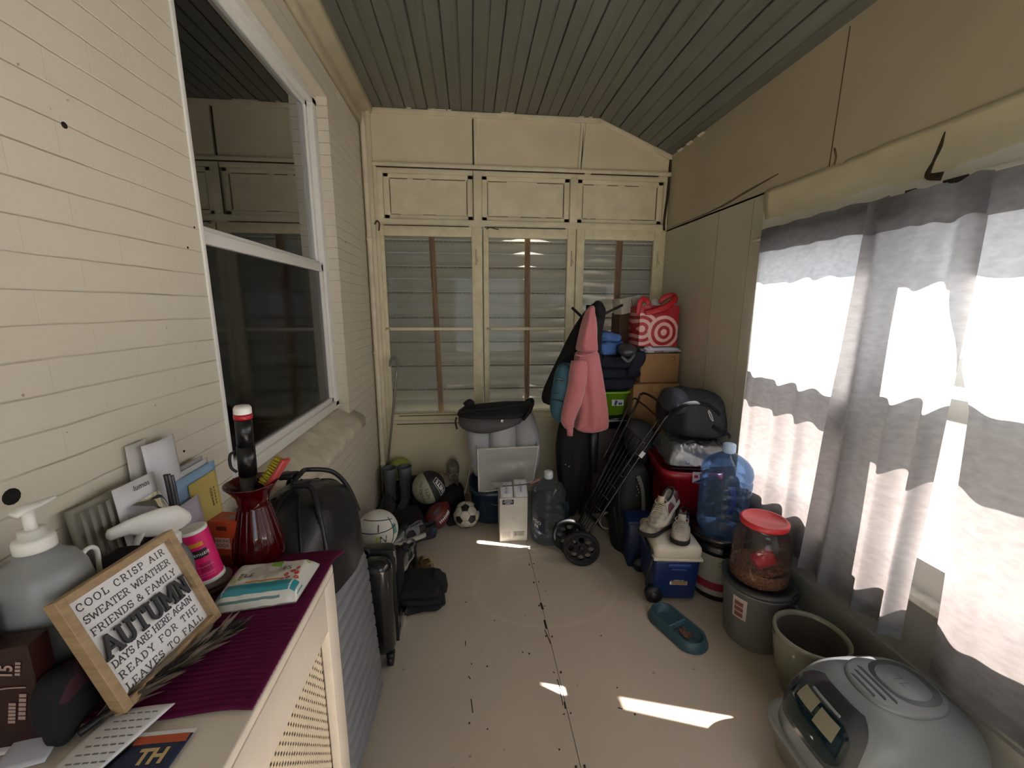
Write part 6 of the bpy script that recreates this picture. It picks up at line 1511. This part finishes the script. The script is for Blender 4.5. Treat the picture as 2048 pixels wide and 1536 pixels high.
# grey covered thing between the cart and the red tote
m = MB(); m.loft(sil([(838, 1262, 1285, .04), (848, 1252, 1300, .08), (870, 1250, 1308, .10), (900, 1255, 1305, .10), (925, 1262, 1295, .08)], 2.72, 32, .8, ns=.012, fr=12))
tag(m.build('grey_cloth', mat('drape_grey', '#3a393d', .8), sub=1), 'dark grey cloth bundle seen through the cart handle', 'cloth')
m = MB(); m.box((1.11, 2.74, .26), (.20, .22, .52), bev=.02); tag(m.build('black_bin', mat('bin_black', '#131315', .5)), 'black bin on the floor behind the tall black bag', 'bin')

# ---------------------------------------------------------------- red tote with plastic wrapped pack and black duffel
t = thing('red_tote', 'big red plastic tote with a price sticker behind the shoes', 'tote', (1.37, 2.40, 0))
M_red = mat('tote_red', '#8f1420', .35, coat=.15, var=.05)
TRc = Matrix.Translation((1.385, 2.42, 0)) @ Matrix.Rotation(R(-12), 4, 'Z')
m = MB(); m.lathe([(0, .004), (.15, .004), (.165, .02), (.183, .57), (.197, .575), (.199, .60), (.197, .625), (.186, .625), (.180, .60), (.17, .56), (0, .555)], (0, 0, 0), 64, TRc, sx=1.0, sy=1.28, expo=.42); rt = m.build('body', M_red, t)
m = MB()
for k in range(3): m.box(TRc @ V((-.178+.0, -.12+.06*k, .3)), (.006, .012, .40), TRc.to_3x3().to_4x4())
m.build('ribs', M_red, rt)
sk = W(1398, 955, 2.155); SKM = frame_M(sk, TRc.to_3x3() @ V((1, 0, 0)), V((0, .05, 1)))
m = MB(); m.box(SKM @ V((0, 0, .002)), (.075, .065, .004), SKM.to_3x3().to_4x4()); lb = m.build('sticker', mat('sticker_pale', '#c5b3b4', .4), rt)
m = MB(); m.text("'S", .045, SKM @ TR((.014, .008, .0048)), bold=.001); m.box(SKM @ V((-.018, .006, .0046)), (.022, .018, .001), SKM.to_3x3().to_4x4()); m.build('sticker_red', mat('sticker_ink', '#a02232', .4), lb)
m = MB(); m.prism([(-.035, -.03), (.035, -.03), (.035, .0), (.0, -.012)], .0008, SKM @ TR((0, 0, .0043))); m.build('sticker_blue', mat('sticker_navy', '#27305f', .4), lb)
m = MB(); m.box((1.40, 2.395, .628), (.30, .34, .006), (0, 0, R(-12))); tag(m.build('tote_lid_sheet', mat('dark_sheet', '#2b2b30', .5)), 'dark sheet lying over the red tote under the wrapped pack', 'sheet')
t = thing('wrapped_pack', 'white paper pack in crinkled clear plastic on the red tote', 'package', (1.39, 2.36, .632))
pkM = Matrix.Translation((1.40, 2.37, .70)) @ Matrix.Rotation(R(-10), 4, 'Z')
m = MB(); m.box(pkM @ V((0, 0, 0)), (.31, .30, .125), pkM.to_3x3().to_4x4(), bev=.03, seg=3); c_ = m.build('pack', mat('pack_white', '#a9aaa8', .5, var=.12, vscale=30), t)
m = MB(); m.box(pkM @ V((-.07, -.1515, -.025)), (.026, .002, .026), pkM.to_3x3().to_4x4()); m.build('blue_mark', mat('mark_blue', '#3a5a9a', .5), c_)
m = MB(); m.box(pkM @ V((-.07, -.1528, -.025)), (.016, .001, .004), pkM.to_3x3().to_4x4()); m.box(pkM @ V((-.07, -.1529, -.025)), (.004, .001, .016), pkM.to_3x3().to_4x4()); m.build('cross_mark', M_inkw, c_)
def crink(p, seed): return .010*noise.noise(p*14+V((seed, 0, 0)))+.007*abs(noise.noise(p*33+V((0, seed, 0))))
m = MB()
def wrap_(u, v):
    a = (u-.5)*2; b_ = (v-.5)*2; x = a*.195; y = b_*.19
    e = max(abs(a), abs(b_)); z = .074 if e < .78 else .074-.115*((e-.78)/.22)**1.3
    p = V((x, y, z)); d = crink(p, 3)*1.3; return pkM @ V((x, y, z+abs(d)*1.6+.004))
m.grid(wrap_, 60, 60); m.build('clear_wrap', clear_mat('crinkle_film', '#d6dbe0', .8, .12, 2.6, diff=.22), t)
t = thing('duffel_bag', 'dark charcoal duffel bag lying on the wrapped pack', 'bag', (1.42, 2.42, .79))
M_df = mat('duffel_charcoal', '#202228', .75, bump=.5, bscale=18, bdist=.015)
m = MB(); rows = [(868, 1345, 1442, .10, .0), (860, 1330, 1447, .15, .02), (840, 1324, 1446, .17, .03), (815, 1324, 1440, .17, .04), (796, 1330, 1433, .15, .05), (782, 1342, 1422, .11, .06), (774, 1356, 1400, .06, .06)]
m.loft(sil(rows, 2.42, 56, .75, fold=.03, k=5, ns=.030, fr=8, twist=.3)); m.rough(.022, 9, 3); m.build('body', M_df, t, sub=1)
m = MB(); m.ell(W(1348, 800, 2.33), (.075, .09, .075), (0, .2, .3), .85, .85, 36, 20, amp=.022, fr=9, seed=5); m.build('end_pocket', mat('duffel_end', '#262a34', .75, bump=.4, bscale=18, bdist=.012), t)
m = MB(); m.tube([W(1340, 835, 2.23), W(1365, 812, 2.215), W(1390, 806, 2.21), W(1420, 812, 2.22), W(1440, 830, 2.26)], .012, 8, flat=.35, up=(0, -1, .3)); m.tube([W(1425, 852, 2.21), W(1440, 862, 2.19), W(1455, 868, 2.2), W(1460, 874, 2.2)], .020, 8, flat=.3, up=(0, -.5, 1)); m.build('strap', mat('duffel_strap', '#111215', .9, spec=.2), t)
m = MB(); m.tube([W(1417, 820, 2.205), W(1422, 828, 2.200), W(1426, 842, 2.20), W(1421, 836, 2.20), W(1416, 822, 2.205)], .0035, 6); m.build('clip', M_steel, t)

# ---------------------------------------------------------------- black bucket and blue jug
t = thing('bucket', 'black plastic bucket with a printed label under the blue water jug', 'bucket', (1.385, 1.97, 0))
bc_ = V((1.392, 1.985, 0))
m = MB(); m.lathe([(0, .002), (.130, .002), (.134, .01), (.146, .29), (.152, .29), (.152, .305), (.147, .308), (.149, .345), (.157, .348), (.157, .375), (.150, .38), (0, .372)], bc_, 56); m.build('body', mat('bucket_black', '#121314', .25, coat=.3), t)
def bw(a, z, d=.0008): r_ = .134+.012*(z-.01)/.28; return bc_+V((math.cos(a)*(r_+d), math.sin(a)*(r_+d), z))
lab = None
def bpat(nm, a0, a1, z0, z1, m_, par, d): m = MB(); m.grid(lambda u, v: bw(R(a0+(a1-a0)*u), z0+(z1-z0)*v, d), 22, 3); return m.build(nm, m_, par)
lab = bpat('label', 190, 300, .035, .275, mat('bucket_label', '#8b8b85', .5), t, .001); bpat('red_band', 190, 300, .068, .115, mat('label_red', '#7d1c2a', .5), lab, .0018)
m = MB(); rnd = random.Random(9)
for z, a0, a1, th in ((.24, 238, 285, .006), (.222, 238, 262, .005), (.19, 245, 285, .003), (.18, 245, 288, .003), (.17, 245, 280, .003), (.155, 245, 285, .003), (.145, 245, 288, .003), (.13, 262, 274, .010)):
    a = a0
    while a < a1:
        L = rnd.uniform(2, 5); m.grid(lambda u, v: bw(R(a+L*u), z+th*v, .0022), 3, 2); a += L+1
m.build('label_print', mat('label_dark', '#3a3c3a', .6), lab)
m = MB(); m.tube([bc_+V((.158*math.cos(a), .158*math.sin(a), .325-.10*math.sin((a-R(180))/R(180)*PI))) for a in [R(180+15*i) for i in range(13)]], .003, 6); m.bm.free()
j2 = jug('blue_water_jug', 'blue water jug standing on the black bucket', (1.390, 1.980, .382), .131, .495, '#b2d0f2', 1, mat('cap_blue', '#a9c6e4', .35), .95, 1.0, .10)
jc = V((1.39, 1.98, .382))
m = MB(); m.tube([jc+V((-.005, -.06, .27)), jc+V((0, -.075, .20)), jc+V((.0, -.06, .12))], .016, 10); m.build('grip', mat('grip_blue', '#1d3f8c', .25), j2)

# ---------------------------------------------------------------- lidded grey bin and jar of pet food
t = thing('lidded_bin', 'round grey plastic bin with a dark clip lid under the pet food jar', 'bin', (1.385, 1.60, 0))
nc = V((1.375, 1.640, 0)); M_bn = mat('bin_grey', '#6d6f70', .45, var=.05)
m = MB(); m.lathe([(0, .002), (.126, .002), (.132, .012), (.150, .285), (.157, .287), (.157, .300), (.148, .30), (0, .29)], nc, 56); m.build('body', M_bn, t)
m = MB(); m.lathe([(.154, .296), (.161, .298), (.162, .312), (.155, .318), (.138, .318), (.133, .312), (0, .312)], nc, 56); m.build('lid', mat('bin_lid', '#3c3e40', .35), t)
m = MB()
for a in (-62, 118): m.box(nc+V((.162*math.cos(R(a)), .162*math.sin(R(a)), .300)), (.014, .055, .036), (0, 0, R(a)), bev=.004)
m.build('clip', mat('bin_clip', '#232426', .4), t)
m = MB(); m.grid(lambda u, v: nc+V((math.cos(R(192)+R(26)*u)*(.1425+.0072*v), math.sin(R(192)+R(26)*u)*(.1425+.0072*v), .15+.11*v)), 8, 4); lb = m.build('sticker', mat('bin_sticker', '#b5aba6', .5), t)
m = MB()
for i in range(3): m.grid(lambda u, v: nc+V((math.cos(R(196)+R(16)*u)*(.1437+.0072*(.1+.26*i+.2*v)), math.sin(R(196)+R(16)*u)*(.1437+.0072*(.1+.26*i+.2*v)), .15+.11*(.1+.26*i+.2*v))), 4, 2)
m.build('sticker_print', mat('sticker_brown', '#7a4a45', .6), lb)
t = thing('food_jar', 'clear jar of brown pet food with a red lid on the grey bin', 'jar', (1.375, 1.585, .325))
fj = V((1.365, 1.638, .318))
m = MB(); m.lathe([(0, .002), (.105, .002), (.122, .012), (.126, .05), (.126, .19), (.120, .225), (.104, .25), (.098, .258), (.098, .285)], fj, 48); m.build('glass', clear_mat('jar_clear', '#eae6e4', .96, .05, .7, diff=.05), t)
m = MB(); m.lathe([(0, .283), (.102, .283), (.103, .288), (.103, .303), (.098, .308), (.088, .308), (.086, .305), (0, .305)], fj, 48); m.build('lid', mat('lid_red', '#c5323a', .35), t)
m = MB()
def heap(u, v):
    a = 2*PI*u; r_ = .119*v; return fj+V((r_*math.cos(a), r_*math.sin(a), .078+.028*math.sin(a+2.2)*v+.01*noise.noise(V((math.cos(a)*v*6, math.sin(a)*v*6, 3)))))
m.grid(heap, 40, 10, cu=True); m.lathe([(0, .006), (.102, .006), (.118, .014), (.1195, .05), (.1195, .075)], fj, 40)
rnd = random.Random(4)
for i in range(900):
    a = rnd.uniform(0, 2*PI)
    if i < 500: p = heap(a/2/PI, math.sqrt(rnd.random()))+V((0, 0, .001))
    else: p = fj+V((.1185*math.cos(a), .1185*math.sin(a), rnd.uniform(.015, .075)))
    m.ell(p, (.0062, .0048, .0042), (rnd.uniform(0, 3), rnd.uniform(0, 3), rnd.uniform(0, 3)), nu=6, nv=4)
k_ = m.build('kibble', mat('kibble_brown', '#8a5538', .85, var=.35, vscale=90), t); k_['kind'] = 'stuff'
t = thing('scoop', 'red plastic cup scoop inside the pet food jar', 'scoop', fj+V((0, 0, .12)))
SCM = Matrix.Translation(fj+V((-.025, -.045, .128))) @ Euler((R(25), R(62), R(20))).to_matrix().to_4x4()
m = MB(SCM); m.lathe([(.034, -.04), (.040, .045), (.037, .045), (.031, -.036), (0, -.036)], n=28); m.lathe([(0, -.04), (.034, -.04)], n=28); m.build('cup', mat('scoop_red', '#c4162c', .35), t)

# ---------------------------------------------------------------- cooler, shoes on it
t = thing('cooler', 'blue wheeled cooler with a white lid under the trainers', 'cooler', (1.12, 2.03, 0))
ang = R(-8); CM = Matrix.Translation((1.113, 2.030, 0)) @ Matrix.Rotation(ang, 4, 'Z'); C3 = CM.to_3x3().to_4x4()
M_cb = mat('cooler_blue', '#12275a', .4, var=.05)
m = MB(); m.box(CM @ V((0, 0, .140)), (.245, .31, .25), C3, bev=.02, seg=3, taper=.92); cbod = m.build('body', M_cb, t)
m = MB(); m.box(CM @ V((.0, 0, .307)), (.258, .325, .086), C3, bev=.03, seg=4); m.build('lid', mat('cooler_lid', '#c9c3b5', .4), t)
m = MB(); m.box(CM @ V((.0, 0, .270)), (.262, .329, .016), C3, bev=.004); m.build('lid_rim', mat('cooler_lid', '#c9c3b5', .4), t)
m = MB(); m.box(CM @ V((.01, -.156, .235)), (.125, .016, .020), C3, bev=.005); m.box(CM @ V((.01, -.154, .208)), (.085, .010, .014), C3, bev=.004); m.build('front_grip', mat('cooler_blue2', '#1f3d80', .4), cbod)
for sx in (-1, 1):
    m = MB(); c0 = CM @ V((-.112, sx*.132-.004, .047)); ax_ = CM.to_3x3() @ V((0, 1, 0))
    m.cyl(c0-ax_*.018, c0+ax_*.018, .046, n=28); w_ = m.build('wheel', mat('wheel_dark', '#15181f', .5), t)
    m = MB(); m.cyl(c0-ax_*.021, c0+ax_*.021, .014, n=16); m.build('hub', mat('hub_grey', '#3f4348', .4), w_)
FMc = frame_M(CM @ V((.015, -.1475, .135)), C3.to_3x3() @ V((1, 0, 0)), V((0, .075, 1)))
m = MB(); m.box(FMc @ V((.005, -.012, 0)), (.085, .020, .002), FMc.to_3x3().to_4x4()); lb = m.build('gold_label', mat('label_gold', '#a5835c', .5), cbod)
m = MB()
for k in range(8): m.box(FMc @ V((-.028+.009*k, -.012, .0014)), (.004, .012, .0006), FMc.to_3x3().to_4x4())
m.build('gold_print', mat('gold_dark', '#6b4c36', .6), lb)
m = MB(); m.text('IGLOO', .018, FMc @ TR((0, .008, .002)), bold=.0006); m.box(FMc @ V((-.040, .008, .001)), (.018, .010, .001), FMc.to_3x3().to_4x4()); m.box(FMc @ V((.044, .008, .001)), (.016, .010, .001), FMc.to_3x3().to_4x4()); m.box(FMc @ V((-.043, -.012, .001)), (.008, .018, .001), FMc.to_3x3().to_4x4()); m.build('lettering', mat('letter_pale', '#c3c6d0', .5), cbod)
m = MB(); m.tube([CM @ V(p) for p in ((-.131, -.145, .27), (-.148, -.15, .20), (-.148, -.12, .10), (-.131, -.115, .06))], .010, 8); m.tube([CM @ V(p) for p in ((-.131, .10, .30), (-.140, -.05, .305), (-.140, -.150, .30))], .009, 8); m.build('pull_handle', mat('cooler_handle', '#151a28', .5), t)
t = thing('blue_crate', 'dark blue plastic crate behind the wheeled cooler', 'crate', (1.07, 2.28, 0))
m = MB(); m.box((1.065, 2.262, .15), (.22, .14, .30), (0, 0, ang), bev=.012, taper=.93); m.build('body', mat('crate_blue', '#0e1f45', .5), t)
m = MB(); m.box((1.065, 2.262, .305), (.235, .155, .022), (0, 0, ang), bev=.006); m.build('rim', mat('crate_rim', '#122654', .45), t)
lz = .352
t1 = make_shoe('running_shoe', 'grey running shoe, left lower one on the cooler under another shoe', (1.045, 2.042, lz), (0, 0, R(118)), M_gr, M_sd, M_lc, None, 'running shoes on the cooler', collar=M_bl)
t2 = make_shoe('running_shoe', 'white and grey running shoe resting on top of the other two', (1.092, 2.052, lz+.085), (R(-14), R(10), R(128)), mat('shoe_light', '#98928a', .6, var=.5, vscale=22, bump=.3, bscale=90), M_sw, M_lc, mat('shoe_red_mark', '#5a2a33', .5), 'running shoes on the cooler', collar=M_bl)
t3 = make_shoe('running_shoe', 'white running shoe with an N mark, front right on the cooler lid', (1.155, 1.982, lz), (0, 0, R(148)), M_wh, M_sd, M_wh, None, 'running shoes on the cooler', collar=M_bl)
nm_ = world_of(t3); m = MB()
m.text('N', .040, nm_ @ frame_M((-.0425, -.035, .058), (0, -1, 0), (.25, 0, 1)), bold=.002); m.text('N', .040, nm_ @ frame_M((.0425, -.035, .058), (0, 1, 0), (-.25, 0, 1)), bold=.002); m.build('side_mark', mat('mark_black', '#232326', .6), t3)

# ---------------------------------------------------------------- two part cat bowl
t = thing('pet_bowl', 'teal double pet bowl with a little food on the floor', 'bowl', (1.01, 1.70, 0))
pA, pB = V((.985, 1.775, 0)), V((1.040, 1.625, 0)); dv = (pB-pA).normalized(); pv = V((-dv.y, dv.x, 0)); cc = (pA+pB)/2; hl = (pB-pA).length/2
def stad(r, n=28):
    out = []
    for i in range(n):
        a = 2*PI*i/n; v = V((math.cos(a), math.sin(a), 0)); out.append(cc+dv*((hl if v.x > 0 else -hl)+v.x*r)+pv*(v.y*r))
    return out
def lvl(r, z): return [p+V((0, 0, z)) for p in stad(r)]
M_tl = mat('teal_bowl', '#314f5b', .4)
m = MB(); m.loft([lvl(.082, .002), lvl(.084, .006), lvl(.070, .044), lvl(.064, .048), lvl(.058, .044)], cap=False); m.loft([lvl(.058, .044), lvl(.048, .018), lvl(.03, .014)], cap=False); b_ = m.build('body', M_tl, t)
m = MB(); m._add([p for p in lvl(.045, .015)], [tuple(range(28))], False); m._add(lvl(.08, .003), [tuple(range(28))], False); m.build('floor', M_tl, b_)
m = MB(); m.box(cc+V((0, 0, .030)), (.108, .010, .030), (0, 0, math.atan2(pv.y, pv.x)), bev=.003); m.build('divider', mat('teal_edge', '#42646f', .35), b_)
m = MB(); rnd = random.Random(8)
for i in range(60):
    m.ell(pB*.8+pA*.2+V((0, 0, .018))+dv*rnd.gauss(0, .018)+pv*rnd.gauss(0, .014), (.006, .005, .004), (rnd.random()*3, rnd.random()*3, 0), nu=6, nv=4)
kb_ = m.build('pet_food', mat('bowl_kibble', '#7a5446', .85, var=.3, vscale=80)); tag(kb_, 'few brown kibbles lying in the teal bowl', 'pet food', kind='stuff')

# ---------------------------------------------------------------- glazed pot
t = thing('planter_pot', 'glazed grey green planter pot beside the litter box', 'pot', (1.345, 1.285, 0))
nt = NT('glaze'); b = nt.b
s_ = nt.n('SeparateXYZ'); nt.l(nt.tc.outputs['Object'], s_.inputs[0])
nz = nt.n('TexNoise'); nz.inputs['Scale'].default_value = 7; nt.l(nt.tc.outputs['Object'], nz.inputs['Vector'])
zz = nt.n('MapRange'); zz.inputs[1].default_value = .08; zz.inputs[2].default_value = .27; nt.l(nt.math('ADD', s_.outputs[2], nt.math('MULTIPLY', nt.math('SUBTRACT', nz.outputs['Fac'], .5), .08)), zz.inputs[0])
nt.l(nt.mix(zz.outputs[0], lin('#56564b'), lin('#87897a')), b.inputs['Base Color']); b.inputs['Roughness'].default_value = .12; b.inputs['Coat Weight'].default_value = .5
pc_ = V((1.380, 1.328, 0))
m = MB(); m.lathe([(0, .002), (.088, .002), (.092, .012), (.114, .10), (.130, .19), (.134, .235), (.132, .262), (.137, .272), (.135, .285), (.128, .287), (.120, .277), (.118, .23), (.103, .10), (.08, .04), (0, .035)], pc_, 64); m.build('body', MATS['glaze'], t)
m = MB(); m.lathe([(.1185, .27), (.1170, .23), (.102, .10), (.079, .041), (0, .036)], pc_, 48); m.build('inner_lining', mat('pot_inside', '#5b5653', .5), t)

# ---------------------------------------------------------------- hooded litter box
t = thing('litter_box', 'grey hooded cat litter box with a clear door flap', 'litter box', (1.32, 1.02, 0))
M_lb1 = mat('litter_grey', '#7b8286', .35, bump=.05, bscale=120); M_lb2 = mat('litter_dark', '#4a4d50', .3)
lc = V((1.315, .985, 0)); LRz = Matrix.Rotation(R(-2), 4, 'Z'); lx, ly = .262, .198
def LP(v): return lc+(LRz @ V(v))
def rect(k, z, n=56, ex=.42): return [LP((sp(math.cos(2*PI*i/n), ex)*(lx*k), sp(math.sin(2*PI*i/n), ex)*(ly*k), z)) for i in range(n)]
m = MB(); m.loft([rect(.86, .002), rect(.90, .01), rect(.98, .125), rect(1.035, .128), rect(1.045, .14), rect(1.03, .15), rect(.97, .15)]); m.build('pan', mat('pan_grey', '#878a88', .35), t)
zb_, zt_ = .148, .405
def dome(a, p):      # a azimuth, p 0..pi/2
    se = lambda t, e: (abs(math.cos(t))**(2/e)+abs(math.sin(t))**(2/e))**(-e/2)
    ra, rp = se(a, .62), se(p, .61); cx = rp*max(0., math.cos(p)); x = ra*math.cos(a)*lx*.985*cx; y = ra*math.sin(a)*ly*.985*cx; z = zb_+(zt_-zb_)*rp*math.sin(p)
    if x < 0: x += .05*(z-zb_)/(zt_-zb_)*min(1, -x/lx*1.6)
    return V((x, y, z))
m = MB(); m.grid(lambda u, v: LP(dome(2*PI*u+PI/96, PI/2*v)), 96, 36, cu=True); hood = m.build('hood', M_lb1, t)
def dpatch(nm, a0, a1, p0, p1, d, m_, par, rnd_=0., nu=28, nv=16):
    m = MB()
    def f(u, v):
        w_ = 1.0
        if rnd_: q = abs(v-.5)*2; w_ = 1-rnd_*q**4
        a = (a0+a1)/2+(a1-a0)*(u-.5)*w_; p = p0+(p1-p0)*v
        P = dome(a, p); P2 = dome(a+.02, p); P3 = dome(a, p+.02); nn = (P2-P).cross(P3-P)
        nn = nn.normalized() if nn.length > 1e-9 else V((0, 0, 1))
        if nn.dot(P-V((0, 0, .2))) < 0: nn = -nn
        return LP(P+nn*d)
    m.grid(f, nu, nv); return m.build(nm, m_, par)
aw = R(38); dr_ = dpatch('door_rim', PI-aw*1.1, PI+aw*1.1, .16, .91, .004, mat('rim_grey', '#7d8387', .3), hood, .25)
dd_ = dpatch('door_flap', PI-aw, PI+aw, .217, .885, .008, mat('flap_dark', '#3c4046', .12, coat=.6), t, .25)
dpatch('handle_recess', PI-aw*.55, PI+aw*.55, .737, .865, .0105, mat('recess_dark', '#2a2d32', .3), dd_, .2, 14, 8)
dpatch('clear_window', PI-aw*.8, PI+aw*.8, .274, .687, .0105, mat('teal_pane', '#16292f', .06, coat=.8), dd_, .3)
dpatch('pale_panel', PI-aw*.62, PI-aw*.10, .539, .687, .012, mat('pane_cream', '#8f8b78', .25), dd_, .0, 8, 6); dpatch('pale_panel', PI+aw*.0, PI+aw*.55, .492, .661, .012, mat('pane_cream', '#8f8b78', .25), dd_, .0, 8, 6)
m = MB(); q = [PI-aw*.45+aw*.9*i/8 for i in range(9)]
m.tube([LP(dome(a, .725)+V((-.012, 0, .012))) for a in q], .0045, 6); m.build('handle_lip', mat('rim_grey', '#7d8387', .3), dd_)
# flat top plateau, groove ring and vents
def oval(cx, rx, ry, z, n=40): return [LP((cx+sp(math.cos(2*PI*i/n), .8)*rx, sp(math.sin(2*PI*i/n), .8)*ry, z)) for i in range(n)]
m = MB(); m.loft([oval(.030, .128, .108, zt_-.012), oval(.030, .124, .104, zt_+.003), oval(.030, .116, .096, zt_+.006)]); m.build('top_plateau', M_lb1, hood)
m = MB(); m.loft([oval(.062, .080, .084, zt_+.0062), oval(.062, .080, .084, zt_+.0068)]); m.build('ring_groove', mat('litter_mid', '#61676b', .4), hood)
m = MB(); m.loft([oval(.056, .064, .066, zt_+.0066), oval(.056, .062, .064, zt_+.0090)]); m.build('ring_centre', M_lb1, hood)
for k in range(3):
    m = MB(); x = -.078+.024*k; hw = .042+.014*k
    m.prism([(-.0045, -hw), (.0045, -hw*.9), (.006, hw*.9), (-.003, hw)], .0016, Matrix.Translation(LP((x, 0, zt_+.0056))) @ LRz); m.build('vent_slot', mat('vent_dark', '#3b4347', .6), hood)
m = MB()
for a_, b_ in (((.040, -.006), (.070, -.006)), ((.040, .010), (.070, .010)), ((.045, -.006), (.045, -.018)), ((.065, .010), (.065, .022))): m.box(LP(((a_[0]+b_[0])/2, (a_[1]+b_[1])/2, zt_+.0094)), (abs(a_[0]-b_[0])+.002, abs(a_[1]-b_[1])+.002, .001), LRz)
m.build('emblem', mat('emblem_grey', '#5f666a', .5), hood)
